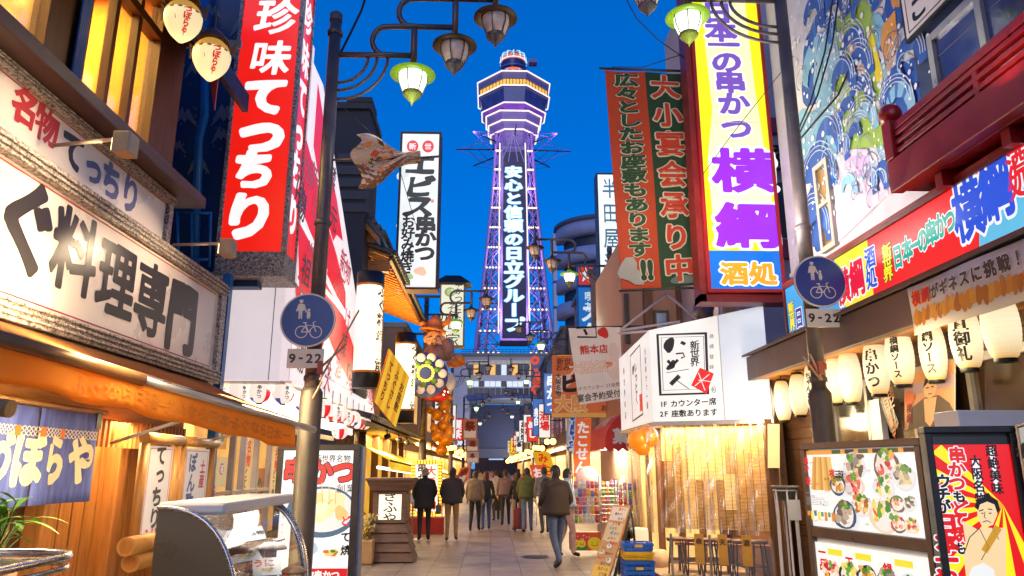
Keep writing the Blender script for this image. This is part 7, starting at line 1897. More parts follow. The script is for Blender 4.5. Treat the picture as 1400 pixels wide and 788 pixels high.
def b_or(a):
    fine_grid(a,srgb(226,120,70)); a.rect(.0,.93,1,1,srgb(240,180,90)); a.poly([(.06,.34),(.5,.28),(.5,.6),(.06,.66)],srgb(240,206,186)); a.up(); a.text('新世界',.24,.1,.19,srgb(130,60,40),wt=.03); a.text('おみやげ',.28,.2,.19,srgb(130,60,40),wt=.03); a.text('大阪名物',.1,.48,.15,srgb(70,40,36),True,1,.03); a.text('ビリ',.42,.46,.5,srgb(50,34,34),False,1,.06); a.text('大阪',.3,.78,.42,srgb(236,160,90),False,1,.05,0,srgb(250,220,170),.04); a.text('お菓',.86,.85,.16,srgb(110,40,30),wt=.03)
cloth_banner('orange cloth banner of souvenir lettering, behind the pink one',[(755,486),(842,486),(842,571),(754,571)],19.0,b_or,.35)
def b_pk(a):
    fine_grid(a,srgb(238,214,200)); a.line([(.15,-.0),(.52,0),(.52,.14),(.15,.12)],.035,BLACK); a.line([(.3,.02),(.34,.10)],.05,BLACK); a.blob(.66,.08,.10,.08,srgb(220,50,40),random.Random(1)); a.text('熊本店',.45,.30,.20,srgb(210,60,40),wt=.03); a.text('大阪名物',.38,.53,.26,srgb(240,214,196),False,.95,.02,0,srgb(226,130,80),.03,rise=-.0); a.ell(.85,.35,.11,.13,srgb(232,196,180)); a.ell(.85,.58,.15,.16,srgb(232,196,180)); a.text('1Fカウンター 2F座敷あり',.58,.80,.10,srgb(110,80,80),wt=.0); a.text('宴会予約受付中',.54,.92,.17,srgb(70,60,60),wt=.02)
cloth_banner('pale pink cloth banner reading 宴会予約受付中, in front of the orange one',[(777,449),(848,447),(851,545),(792,554)],15.5,b_pk,.35,M_plain('banner_back3',srgb(200,180,170),.8))
def b_rd(a): fine_grid(a,srgb(176,184,206)); a.text('どらや',.5,.42,.55,srgb(40,90,200),True,.9,.05,.3,WHITE,.05)
cloth_banner('lilac cloth banner with blue や lettering, below the orange banner',[(775,572),(803,572),(803,612),(774,612)],20.0,b_rd,.5)
def b_ed(a): fine_grid(a,srgb(190,190,206));
t = thing('side_sign','grey sign board with orange upright letters near the archway','sign',at(735,510,60)); P_ = [at(726,489,62),at(753,489,62),at(753,548,62),at(726,548,62)]; S = Surf(*P_); mb = MB(); board(mb,S,.3,M_plain('grey_board',srgb(130,134,156),.6)); mb.build('board',None,t); a = Art(S,.03,.01)
a.line([(.08 + .16 * math.cos(t_) + .12,.07 + .07 * math.sin(t_)) for t_ in fill(0,6.28,14)],.28,srgb(235,80,40)); a.line([(.14,.30),(.44,.30),(.5,.36),(.44,.42),(.14,.42)],.28,srgb(235,80,40)); a.line([(.10,.50),(.46,.50)],.3,srgb(235,80,40)); a.line([(.08,.58),(.5,.58)],.3,srgb(235,80,40)); a.line([(.28 + .2 * math.cos(t_),.74 + .08 * math.sin(t_)) for t_ in fill(0,6.28,14)],.28,srgb(235,80,40)); a.build('lettering',M_print('orange_letters',.7),t)
# red awning shop
ra = thing('red_awning_shop','souvenir shop under a dark red rounded awning with white lettering','shop',(3,18,0))
q0,q1 = atX(800,612,2.35),atX(849,612,2.35)
yA0,yA1 = 15.3,18.2; xo = 2.35; zz = at(830,608,16.0).z
m_aw = M_plain('red_canvas',srgb(196,52,46),.7,0,.12,3)
def awn(u,v): t_ = v * math.pi / 2; return Vector((xo + .9 * (1 - math.cos(t_)) * 1.0,yA0 + (yA1 - yA0) * u,zz + .75 * math.sin(t_)))
mb = mkb(m_aw); mb.grid(awn,16,8); mb.prism([awn(0,i / 8) for i in range(9)] + [Vector((xo + .9,yA0,zz))],(0,.02,0)); mb.build('canvas',None,ra)
mb = mkb(m_aw)
for i in range(16): y = yA0 + (yA1 - yA0) * i / 16; w = (yA1 - yA0) / 16; mb.poly([(xo - .01,y,zz),(xo - .01,y + w,zz),(xo - .01,y + w,zz - .10),(xo - .01,y + w / 2,zz - .17),(xo - .01,y,zz - .10)])
for i in range(5): x = xo + i * .18; mb.poly([(x,yA0 - .01,zz),(x + .18,yA0 - .01,zz),(x + .18,yA0 - .01,zz - .1),(x + .09,yA0 - .01,zz - .17),(x,yA0 - .01,zz - .10)])
mb.build('scallop',None,ra)
a = Art(WrapSurf(lambda u,v,d: awn(u,1 - v) + Vector((-d,-d * .2,d)),yA1 - yA0,1.1),.01); a.text('おみやげ',.5,.5,.42,srgb(236,220,210),False,1,.04); a.build('lettering',M_print('awning_ink',.15,.7),ra)
S = Surf((xo + .08,yA0 - .015,zz + .62),(xo + .88,yA0 - .015,zz + .62),(xo + .88,yA0 - .015,zz),(xo + .08,yA0 - .015,zz)); a = Art(S,.004); a.text('喫茶',.68,.4,.22,srgb(230,200,196),wt=.02); a.text('菓子',.5,.76,.32,srgb(240,226,220),False,1,.05,.4); a.build('end_lettering',M_print('awning_ink',.15),ra)
mb = mkb(m_wooddark_v); mb.box(xo + .95,yA0,0,xo + 1.1,yA1 + 1,3.2); mb.mat(M_emit('shop_shelf_glow',srgb(255,214,130),.75,.5)); mb.box(xo + .90,yA0 + .1,.3,xo + .94,yA1 + .8,2.2); mb.build('shop_wall',None,ra)
lamp('AREA',(xo + .35,16.6,zz - .05),200,(1,.86,.6),.5,(0,0,0),size_y=2.6,parent=ra)
mb = mkb(m_tube_white); mb.tube([(xo + .3,15.6,zz - .06),(xo + .3,17.9,zz - .06)],.03,6); mb.build('tube_light',None,ra)
# nobori (tall flags)
def nobori(label,px,pt_,pb_,Y,w,c,txt,tc,lean=0,grp='upright advertising flags'):
    b,tp = at(px,pb_,Y),at(px + lean,pt_,Y); t = thing('advertising_flag',label,'flag',Vector((b.x,Y,0)),grp); ex = Vector((w,0,0)); mb = mkb(m_white); mb.tube([Vector((b.x,Y,0)),b,tp + (tp - b).normalized() * .1],.014,6); mb.build('pole',None,t)
    S = Surf(tp,tp + ex,b + ex,b); f = lambda u,v,d=0: S.p(u,v,d) + Vector((0,.03 * math.sin(v * 9 + u * 2),0)); mb = mkb(M_plain('flag_back',srgb(170,90,50),.8)); mb.grid(f,12,30); mb.build('cloth',None,t,thick=.004)
    a = Art(WrapSurf(f,S.w,S.h),.014,.003)
    for j in range(30):
        for i in range(6): a.rect(i / 6,j / 30,(i + 1) / 6,(j + 1) / 30,c)
    a.up(); a.text(txt,.5,.5,min(w * .8,S.h / len(txt) * .95),tc,True,1,.04); a.build('print',M_print('flag_print',.5,.8,.08),t)
nobori('tall orange and white flag beside the sweets racks',783,572,652,16.6,.36,srgb(240,110,50),'たこせん',WHITE,4)
nobori('yellow flag with orange lettering leaning out over the crowd',744,618,676,24,.55,srgb(250,190,30),'みたらし',srgb(220,60,20),-16)
nobori('smaller red flag with white lettering in front of the yellow flag',733,636,672,23.5,.42,srgb(236,90,50),'お茶',WHITE,-9)
t = thing('price_fan','pale pink round paper fan sign hung on the sweets stall','sign',at(803,652,16)); mb = mkb(M_plain('fan_paper',srgb(232,190,186),.6)); mb.lathe([(.001,.02),(.24,.015),(.25,0),(.24,-.015),(.001,-.015)],at(803,654,16.2),24,axis=(0,-1,0)); mb.mat(m_wood).tube([at(803,670,16.2),at(803,690,16.2)],.02,6); mb.build('fan',None,t)
# ---------------- sweets racks
def rack(label,x0,y0,w,d,H,n_sh,seed):
    t = thing('wire_rack',label,'rack',(x0,y0,0),'wire racks of sweets'); rnd = random.Random(seed)
    mb = mkb(m_alu)
    for dx in (0,w):
        for dy in (0,d): mb.tube([(x0 + dx,y0 + dy,.05),(x0 + dx,y0 + dy,H)],.012,6)
    mb.build('upright',None,t)
    for k in range(n_sh):
        z = .62 + (H - .72) * k / n_sh; mb = mkb(m_alu)
        for i in range(7): mb.tube([(x0,y0 + d * i / 6,z),(x0 + w,y0 + d * i / 6,z)],.005,4,False)
        for zz_ in (z,z + .09): mb.tube([(x0,y0 - .02,zz_),(x0 + w,y0 - .02,zz_)],.006,4,False)
        mb.build('shelf',None,t)
        n = int(w / .085)
        for i in range(n):
            c = rnd.choice([(230,60,60),(240,190,60),(120,180,90),(235,225,215),(90,120,200),(240,140,60),(200,120,160),(236,236,230)]); m_ = M_plain('bag_%d' % (sum(c) % 97),srgb(*c),.35,0,.35,25)
            xx = x0 + .03 + (w - .03) * i / n; hh = rnd.uniform(.11,.17); ww_ = .07
            mb = mkb(m_)
            def bag(u,v,s_): return Vector((xx + ww_ * u,y0 + .06 + s_ * .028 * math.sin(math.pi * u) * math.sin(math.pi * min(1,v * 1.0)),z + .012 + hh * v))
            mb.grid(lambda u,v: bag(u,v,-1),4,4); mb.grid(lambda u,v: bag(1 - u,v,1),4,4)
            o_ = mb.build('sweet_bag',None,None); tag(o_,'small bag of sweets on a shelf of the wire racks','sweet bag','bags of sweets on the racks')
    return t
cR = atZ(782,757); w_r = .82; YRk = 15.3
xr0 = at(784,700,YRk).x; xr1 = at(820,700,YRk).x
rack('wire rack of sweets above the smiling red panel',xr0,YRk,xr1 - xr0,.3,at(800,650,YRk).z,5,1)
xr2 = at(822,700,YRk + .5).x; rack('second wire rack of sweets, behind the leaning board',xr2,YRk + .5,.5,.3,at(830,650,YRk).z,5,2)
xr3 = at(845,700,14.2).x; rack('third wire rack of bags nearest the tavern corner',xr3,14.2,.40,.3,at(850,655,14.2).z,6,3)
t = thing('sweets_panel','red and yellow stall front printed with smiling yellow faces below the racks','panel',(xr0,YRk,0)); zt5 = at(800,728,YRk - .1).z; S = Surf((xr0 - .08,YRk - .1,zt5),(xr1,YRk - .1,zt5),(xr1,YRk - .1,.12),(xr0 - .08,YRk - .1,.12)); mb = MB(); board(mb,S,.3,m_red); mb.build('board',None,t)
a = Art(S,.004); a.rect(0,0,1,1,srgb(224,60,36)); a.up(); a.rect(.0,.72,.55,1,srgb(70,130,50)); a.up(); a.poly([(.58,.1),(.8,.02),(1,.1),(1,.3),(.6,.3)],srgb(230,90,40)); rnd = random.Random(3)
for u,v,r in ((.78,.62,.22),(.16,.6,.13),(.36,.62,.13),(.12,.8,.08)):
    a.up(.5); a.blob(u,v,r,r * S.w / S.h * .95,srgb(250,210,40),rnd,18,.06); a.up(.5)
    for s_ in (-1,1): a.ell(u + s_ * r * .35,v - r * .2,.016,.03,BLACK,8)
    a.line([(u - r * .5,v + r * .25),(u - r * .2,v + r * .55),(u + r * .2,v + r * .55),(u + r * .5,v + r * .25)],.012,srgb(120,50,20))
for k in range(7): a.ell(rnd.uniform(.1,.6),rnd.uniform(.15,.4),.02,.03,srgb(250,236,230),8)
a.build('print',M_print('panel_print',.25,.4),t)
t = thing('yellow_crates','stack of yellow trays left of the sweets rack','tray stack',(xr0 - .35,YRk + .1,0)); mb = mkb(M_plain('yellow_plastic',srgb(220,190,40),.4))
for k in range(10): mb.box(xr0 - .36,YRk - .02,.62 + k * .075,xr0 - .05,YRk + .3,.62 + k * .075 + .05)
mb.build('trays',None,t)
# leaning menu A-board
ab2 = thing('leaning_board','tall menu board leaning back on a black easel beside the blue crates','board',at(830,788,12.6)); c4 = [at(838,690,13.1),at(862,692,12.75),at(836,800,12.25),at(806,790,12.6)]
S = par(c4[0],c4[1],c4[3]); mb = MB(); board(mb,S,.03,m_wood); mb.build('board',None,ab2); a = Art(S,.004,.001); a.rect(0,0,1,1,srgb(206,150,100)); a.up(); rnd = random.Random(19)
a.rect(.06,.03,.94,.22,srgb(236,214,196)); a.rect(.06,.25,.94,.5,srgb(224,190,150)); a.rect(.06,.82,.94,.98,srgb(236,180,50)); a.up()
for k in range(14): a.text(rnd.choice(['串かつ','どて焼','牛すじ','生ビール']),rnd.uniform(.25,.75),.06 + k * .067,.06,rnd.choice([srgb(180,40,30),srgb(90,50,30),srgb(200,90,40)]),wt=.03)
for k in range(6): food(a,rnd.uniform(.2,.8),.3 + k * .09,.14,.03,rnd)
a.build('print',M_print('poster_matte',.45),ab2)
mb = mkb(m_black); mb.obox(c4[1] - Vector((0,0,0)),(.05,.02,0),(0,.03,0),c4[2] - c4[1]); mb.tube([c4[1] + Vector((.03,.05,-.1)),at(872,790,13.0)],.02,6); mb.tube([c4[1].lerp(c4[2],.5),at(866,770,12.9)],.015,6); mb.build('easel',None,ab2)
t = thing('hand_truck','black folded hand truck wheel standing between leaning board and crates','trolley',at(852,785,12.8)); mb = mkb(m_black); mb.lathe([(.05,.03),(.11,.035),(.13,0),(.11,-.035),(.05,-.03)],at(856,735,12.8),18,axis=(1,-.4,0)); mb.lathe([(.04,.03),(.09,.03),(.105,0),(.09,-.03),(.04,-.03)],at(862,728,12.85),18,axis=(1,-.2,.2)); mb.build('wheel',None,t); mb = mkb(m_black)
for d_ in (0,9): mb.tube([at(846 + d_,788,12.8),at(853 + d_,720,12.9)],.022,6)
mb.obox(at(842,793,12.7),(.26,0,0),(0,.2,0),(0,0,.04)); mb.build('frame',None,t)
def crate(name,label,c,w,d,h,m):
    t = thing(name,label,'crate',c,'plastic crates stacked by the tavern'); c = Vector(c); mb = mkb(m)
    mb.cbox(c,w - .03,d - .03,.02)
    for s_ in (-1,1):
        for k in range(4): mb.cbox(c + Vector((0,s_ * (d / 2 - .012),.02 + k * h / 4.2)),w - .03 * (k < 3),.018,h / 5.6); mb.cbox(c + Vector((s_ * (w / 2 - .012),0,.02 + k * h / 4.2)),.018,d - .06,h / 5.6)
        for s2 in (-1,1): mb.cbox(c + Vector((s_ * (w / 2 - .02),s2 * (d / 2 - .02),.02)),.035,.035,h - .02)
        for k in range(5): mb.cbox(c + Vector((-w / 2 + w * (k + .5) / 5,s_ * (d / 2 - .014),.02)),.02,.015,h - .05)
    mb.cbox(c + Vector((0,-d / 2,h - .045)),w + .02,.02,.04); mb.build('basket',None,t)
    mb = mkb(M_plain('label_yellow',srgb(226,180,40))); mb.cbox(c + Vector((0,-d / 2 - .008,h * .55)),.12,.006,.04); mb.build('label_plate',None,t)
bl,yl_ = M_plain('blue_crate_plastic',srgb(30,96,190),.35,0,.15,5),M_plain('yellow_crate_plastic',srgb(226,176,20),.35,0,.12,5)
c0 = atZ(872,793); c0.z = .003
crate('plastic_crate','blue plastic crate at the bottom of the stack',c0,.48,.36,.30,bl); crate('plastic_crate','yellow plastic crate between two blue ones',c0 + Vector((0,.01,.303)),.46,.35,.12,yl_); crate('plastic_crate','blue plastic crate on top of the stack',c0 + Vector((.0,.01,.425)),.46,.35,.13,bl)
t = thing('white_box','white foam box behind the stack of crates','box',at(868,745,13.4)); mb = mkb(m_white); q = at(868,745,13.3); mb.cbox((q.x,q.y,0),.42,.35,at(868,722,13.3).z); mb.build('box',None,t,bevel=.01)
t = thing('stone_pot','pale rounded stoneware pot beside the crates','pot',at(898,775,12.9)); q = atZ(900,785); mb = mkb(M_plain('stoneware',srgb(190,160,136),.5)); mb.lathe([(.001,0),(.13,0),(.19,.12),(.2,.24),(.15,.36),(.13,.38),(.12,.36),(.001,.34)],q,22); mb.build('pot',None,t)
# ================================================================== street lamps
m_ironb = M_plain('lamp_iron',srgb(92,84,88),.42,.3,.2,8,.1)
m_hat = M_plain('lamp_hat',srgb(70,56,44),.5,.2,.25,6)
m_off = M_plain('lamp_glass_off',srgb(206,186,176),.25,0,.12,4)
m_on = M_emit('lamp_glass_lit',srgb(255,255,240),1.9); m_on_hat = M_emit('lamp_hat_lit',srgb(150,200,40),.45,.3)  # lamplight on the lit hat put in as its own green glow
def lantern_head(c,lit,parent):
    mb = mkb(m_on_hat if lit else m_hat)
    mb.lathe([(.001,.10),(.05,.10),(.09,.06),(.27,-.02),(.275,-.035),(.17,-.035)],c,24)
    mb.mat(m_ironb if not lit else M_plain('lit_finial',srgb(110,120,40),.4))  # lit lamp's ironwork: lamplight put into a yellow-green colour
    mb.lathe([(.115,-.265),(.12,-.285),(.10,-.32),(.055,-.36),(.05,-.37),(.02,-.40),(.012,-.42),(.001,-.45)],c,16)
    for k in range(6):
        an = k * math.pi / 3 + .26; f = lambda r_,z: c + Vector((r_ * math.cos(an),r_ * math.sin(an),z)); mb.tube([f(.178,-.035),f(.172,-.13),f(.118,-.275)],.008,4)
    h = mb.build('lantern',None,parent)
    g = MB(); g.mat(m_on if lit else m_off); g.lathe([(.17,-.036),(.168,-.12),(.112,-.275),(.001,-.275)],c,18); g.build('glass',None,h)
def street_lamp(name,label,s,X,Y,H=0.0,dx1=.97):
    t = thing(name,label,'street lamp',(X,Y,0),'street lamps along the shopping street'); B = Vector((X,Y,0)); f = lambda dx,z,dy=0: B + Vector((s * dx,dy,z))
    mb = mkb(m_pole_dark); mb.tube([f(0,0),f(0,.05),f(0,.051),f(0,2.5),f(0,2.56)],[.17,.17,.122,.122,.085],18); mb.mat(m_pole).tube([f(0,2.55),f(0,7.08 + H)],[.083,.074],16); mb.lathe([(.08,0),(.08,.10),(.05,.13),(.001,.13)],f(0,7.05 + H),14)
    for z in (2.62,4.4,6.86 + H): mb.lathe([(.088,0),(.096,.01),(.096,.05),(.088,.06)],f(0,z),14)
    mb.build('pole',None,t)
    for k in range(3):
        z = 6.60 + H + .40 * k; x0_ = 0 if k == 0 else dx1 - .69 + .31 * k; xe = dx1 + .5 * k; mb = mkb(m_ironb)
        pts = [f(.04,z),f(xe,z)]
        if k: pts = [f(x0_ + .22 + .205 * 1 + .0,z - .40),f(x0_ + .14,z - .40)] + [f(x0_ + .05 - .18 * math.sin(q),z - .2 - .2 * math.cos(q)) for q in fill(.35,math.pi - .35,8)] + [f(x0_ + .14,z),f(xe,z)]
        mb.tube(pts,.036,10); c = f(xe,z); mb.tube([c + Vector((0,0,.40)),c + Vector((0,0,.34)),c + Vector((0,0,-.16))],[.012,.042,.042],10); mb.build('arm',None,t)
        lantern_head(c + Vector((0,0,-.23)),k == 0,t)
    for dx,z in ((dx1 - .55,6.22 + H),(dx1 - .44,6.12 + H),(dx1 - .31,6.0 + H)):
        mb = mkb(m_ironb); mb.tube([f(.06 + (dx - .06) * math.sin(q),z + (6.58 + H - z) * (1 - math.cos(q))) for q in fill(0,math.pi / 2,9)],.02,7); mb.build('brace',None,t)
    return t
lampL = street_lamp('street_lamp','grey street lamp nearest on the left, carrying a round blue sign',1,-1.95,8.0)
lampR = street_lamp('street_lamp','grey street lamp nearest on the right, in front of the wave mural',-1,3.63,8.0,.86,1.2)
for Y,nm in ((23.5,'second on the left, beside the orange-hatted sculpture'),(40,'third on the left, hung with small banners'),(58,'fourth on the left, far along the street'),(78,'furthest on the left, near the archway')): dup(lampL,(-2.15,Y,0),'grey street lamp, ' + nm)
for Y,nm in ((20.5,'second on the right, before the lit teal-lettered sign'),(33,'third on the right, behind the orange banner'),(47,'fourth on the right, far along the street'),(62,'fifth on the right, far along the street'),(80,'furthest on the right, near the archway')): dup(lampR,(3.45,Y,0),'grey street lamp, ' + nm)
for (x,y,z) in ((-.98,8,5.75),(2.43,8,6.6)): lamp('POINT',(x,y - .1,z),14,(.95,1,.8),.15,name='street_lamp_light')
for y in (20.5,33,47): lamp('POINT',(2.5,y,5.7),30,(.9,1,.75),.15,name='street_lamp_light')
for y in (23.5,40,58): lamp('POINT',(-1.2,y,5.7),30,(.9,1,.75),.15,name='street_lamp_light')
# round blue path signs
m_sign = M_print('traffic_sign_print',.2,.35)  # faint glow added to brighten the unlit metal signs
def path_sign(label,c,yaw):
    t = thing('traffic_sign',label,'traffic sign',c,'round blue path signs on the lamp posts'); c = Vector(c); ax = Vector((math.sin(yaw),-math.cos(yaw),0)); ex = Vector((math.cos(yaw),math.sin(yaw),0))
    mb = mkb(m_alu); mb.lathe([(.001,-.012),(.30,-.012),(.302,0),(.296,.006),(.001,.006)],c,40,axis=ax); mb.build('disc',None,t); mb = mkb(m_alu); pz = Vector((0,0,-.42)); mb.obox(c + pz - ex * .195 - Vector((0,0,.105)) - ax * .01,ex * .39,ax * .014,Vector((0,0,.21))); mb.build('plate',None,t,bevel=.006)
    mb = mkb(m_alu); mb.cbox(c - ax * .06 + Vector((0,0,.1)),.19,.08,.04); mb.cbox(c - ax * .06 + Vector((0,0,-.2)),.19,.08,.04); mb.build('clamp',None,t)
    o = c + ax * .008; S = Surf(o - ex * .3 + Vector((0,0,.3)),o + ex * .3 + Vector((0,0,.3)),o + ex * .3 - Vector((0,0,.3)),o - ex * .3 - Vector((0,0,.3))); a = Art(S,.001); w = srgb(222,210,205); a.ell(.5,.5,.495,.495,w,40); a.up(); a.ell(.5,.5,.47,.47,srgb(22,66,150),40); a.up()
    a.ell(.365,.155,.034,.036,w); a.rect(.325,.13,.405,.142,w); a.poly([(.32,.2),(.41,.2),(.425,.33),(.395,.33),(.395,.48),(.37,.48),(.365,.36),(.355,.48),(.33,.48),(.33,.33),(.30,.34)],w); a.line([(.41,.21),(.45,.32),(.475,.36)],.017,w); a.line([(.325,.21),(.29,.34)],.015,w)
    a.ell(.51,.315,.026,.026,w); a.poly([(.485,.345),(.535,.345),(.545,.42),(.53,.48),(.515,.48),(.51,.43),(.505,.48),(.49,.48),(.475,.42)],w)
    for u in (.40,.66): a.line([(u + .105 * math.cos(q),.72 + .105 * math.sin(q)) for q in fill(0,6.283,26)],.010,w)
    for p_ in ([(.40,.72),(.47,.60),(.62,.60),(.53,.72),(.40,.72)],[(.53,.72),(.455,.55)],[(.42,.55),(.49,.55)],[(.66,.72),(.60,.54),(.65,.53)]): a.line(p_,.011,w)
    a.build('print',m_sign,t); o = c + pz + ax * .006; S = Surf(o - ex * .195 + Vector((0,0,.105)),o + ex * .195 + Vector((0,0,.105)),o + ex * .195 - Vector((0,0,.105)),o - ex * .195 - Vector((0,0,.105))); a = Art(S,.001); a.rect(.01,.02,.99,.98,srgb(216,204,196)); a.up(); a.text('9-22',.5,.5,.135,BLACK,wt=.03,sx=1.1); a.build('plate_print',m_sign,t)
qL,qR = at(421,438,7.85),at(1121,385,7.85)
path_sign('round blue walkers and cyclists sign with 9-22 plate on the left lamp post',qL,.0); path_sign('round blue walkers and cyclists sign with 9-22 plate on the right lamp post',qR,.0)
# sticks taped to the posts, fish banner
for lb,pts,Y,tape in (('bundle of sticks and red tape strapped to the left lamp post',[(437,520,491,424),(436,505,474,470),(440,522,428,545)],7.8,srgb(150,60,40)),('yellow taped sticks strapped to the right lamp post',[(1122,520,1098,488),(1124,520,1107,484)],7.8,srgb(200,170,40))):
    t = thing('stick_bundle',lb,'sticks',at(pts[0][0],pts[0][1],Y)); mb = mkb(M_plain('stick_wood',srgb(176,140,110),.6))
    for a0_,b0_,c0_,d0_ in pts: mb.tube([at(a0_,b0_,Y),at(c0_,d0_,Y)],.012,6)
    mb.build('sticks',None,t); mb = mkb(M_plain('tape_%d' % int(tape[2] * 999),tape,.5)); x_,z_ = (-1.95,2.78) if pts[0][0] < 700 else (3.63,2.76); mb.lathe([(.092,0),(.1,.005),(.1,.07),(.092,.075)],(x_,8,z_),16); mb.cbox(at(pts[0][0],pts[0][1] - 8,Y - .02),.05,.06,.14); mb.build('tape',None,t)
fz = thing('fish_banner','crumpled printed fish-shaped cloth on a horizontal rod from the left lamp post','banner',at(520,220,8)); mb = mkb(m_pole); mb.tube([at(440,219,7.98),at(560,217,7.98),at(602,214,7.98)],.014,6); mb.build('rod',None,fz)
def fishc(u,v,d=0):
    px = 487 + 88 * u; half = 36 * (1 - u) ** .9 + 5 * u; y = 215 + 0 * u + (v - .5) * 2 * half * (.85 if v < .5 else 1.0) + 16 * (1 - u) * (v > .5) * (v - .5); return at(px + 8 * math.sin(v * 9) * (1 - u),y - 6 * math.sin(u * 7 + v * 3),7.93 - d + .05 * math.sin(u * 11 + v * 17) + .06 * math.cos(v * 8 + u * 5))
mb = mkb(M_plain('banner_back3',srgb(200,180,170),.8)); mb.grid(fishc,18,14); mb.build('cloth',None,fz,thick=.004)
a = Art(WrapSurf(fishc,.75,.6),.008,.002); rnd = random.Random(8)
for j in range(12):
    for i in range(12): a.rect(i / 12,j / 12,(i + 1) / 12,(j + 1) / 12,srgb(190,160,138) if j < 8 else srgb(130,82,50))
a.up();
for k in range(16): a.text(rnd.choice(['横','綱','串','か','つ']),rnd.uniform(.08,.7),rnd.uniform(.1,.85),.09,rnd.choice([srgb(190,70,50),srgb(70,50,40),srgb(220,120,60)]),wt=.04,sx=.8)
a.build('print',M_print('banner_print2',.1,.8,.08),fz)
# small banners on the further left lamp posts
rnd = random.Random(6)
for px,py,w,h,Y,ro,c,tx,lb in ((633,573,19,27,40,0,(196,120,80),'祭','brown hanging banner on the third left lamp post'),(637,601,17,16,41,0,(150,110,110),'通','small grey banner below the brown one'),(637,618,17,14,42,0,(190,160,150),'本','small pale banner below the grey one'),(630,640,15,22,43,.5,(240,120,70),'串','tilted orange banner'),(641,655,14,16,44,.3,(226,190,170),'天','tilted pale pink banner'),(652,656,14,14,45,0,(246,180,40),'酒','small yellow banner')):
    t = thing('pole_banner',lb + ' over the crowd','banner',at(px,py,Y),'small banners on the left lamp posts'); p0 = at(px,py,Y); k_ = Y / 980; ex = Vector((math.cos(ro),0,-math.sin(ro) * .0)); sh = Vector((-math.sin(ro) * h * k_,0,0)); S = Surf(p0,p0 + Vector((w * k_,0,ro * w * k_ * .5)),p0 + Vector((w * k_,0,-h * k_ + ro * w * k_ * .5)) + sh,p0 + Vector((0,0,-h * k_)) + sh); mb = MB(); board(mb,S,.02,m_dark); mb.build('cloth',None,t); a = Art(S,.01,.006); a.rect(0,0,1,1,srgb(*c)); a.up(); a.rect(.1,.55,.9,.9,srgb(235,210,190)); a.up(); a.text(tx,.5,.35,S.h * .5,srgb(120,40,30),wt=.05); a.build('print',M_print('banner_print2',.35),t)
# ================================================================== the street running on to the tower: shop houses on both sides
rnd = random.Random(17); words_ = ['串かつ','寿司','喫茶','酒場','うどん','お好焼','射的','天ぷら','囲碁','めし']
wallc = [srgb(120,100,86),srgb(150,136,120),srgb(96,90,96),srgb(140,110,90),srgb(110,116,124)]
desc = ['with a yellow lit front','with cream upper walls','with grey upper walls','with brown upper walls','with bluish upper walls']
def far_shop(s,y0,y1,h,xf,k,where):
    ci = k % 5; t = thing('shop_house','shop house ' + desc[ci] + ', ' + where,'building',(s * xf,(y0 + y1) / 2,0),'shop houses along the street'); X = s * xf; o = lambda a_,b_: (min(a_,b_),max(a_,b_))
    mb = mkb(M_plain('house_wall_%s' % 'abcde'[ci],wallc[ci],.8,0,.2,.8)); x0,x1 = o(X + s * .6,X + s * 6); mb.box(x0,y0 + .05,2.9,x1,y1 - .05,h); x0,x1 = o(X + s * 1.2,X + s * 6); mb.box(x0,y0 + .05,0,x1,y1 - .05,2.9); mb.build('wall',None,t)
    mb = mkb(m_tile if k % 2 else m_concrete); x0,x1 = o(X + s * .45,X + s * 6.1); mb.box(x0,y0,h,x1,y1,h + .18); mb.build('roof',None,t)
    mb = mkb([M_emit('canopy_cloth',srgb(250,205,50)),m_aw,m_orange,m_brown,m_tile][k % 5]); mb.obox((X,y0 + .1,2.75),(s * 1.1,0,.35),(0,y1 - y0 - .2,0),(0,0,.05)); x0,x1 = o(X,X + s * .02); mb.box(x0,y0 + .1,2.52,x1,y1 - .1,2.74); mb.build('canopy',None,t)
    mb = mkb(M_emit('shop_room2',srgb(255,196,70))if k % 3 else M_emit('shop_room3',srgb(255,226,170),.95,.5)); x0,x1 = o(X + s * 1.14,X + s * 1.19); mb.box(x0,y0 + .3,.5,x1,y1 - .3,2.5); mb.build('lit_shopfront',None,t)
    mb = mkb(M_plain('goods_%s' % 'abc'[k % 3],[srgb(190,80,50),srgb(120,100,60),srgb(150,60,70)][k % 3],.6,0,.6,9)); x0,x1 = o(X + s * .55,X + s * 1.1); mb.box(x0,y0 + .4,.02,x1,y1 - .6,.85); mb.build('counter',None,t)
    fl = 2.9
    while fl + 2.2 < h:
        for j in range(2):
            yy = y0 + (y1 - y0) * (.2 + .4 * j); lit = rnd.random() < .35; mb = mkb(M_emit('far_window_lit',srgb(255,190,90),.8,.4) if lit else M_plain('night_glass',srgb(64,76,120))); x0,x1 = o(X + s * .57,X + s * .62); mb.box(x0,yy,fl + .7,x1,yy + (y1 - y0) * .26,fl + 1.9); mb.build('window',None,t)
        fl += 2.6
    mb = mkb(m_tube_white if k % 2 else m_warm_bulb); mb.tube([(X + s * .25,y0 + .4,2.68),(X + s * .25,y1 - .4,2.68)],.035,6); mb.build('strip_light',None,t)
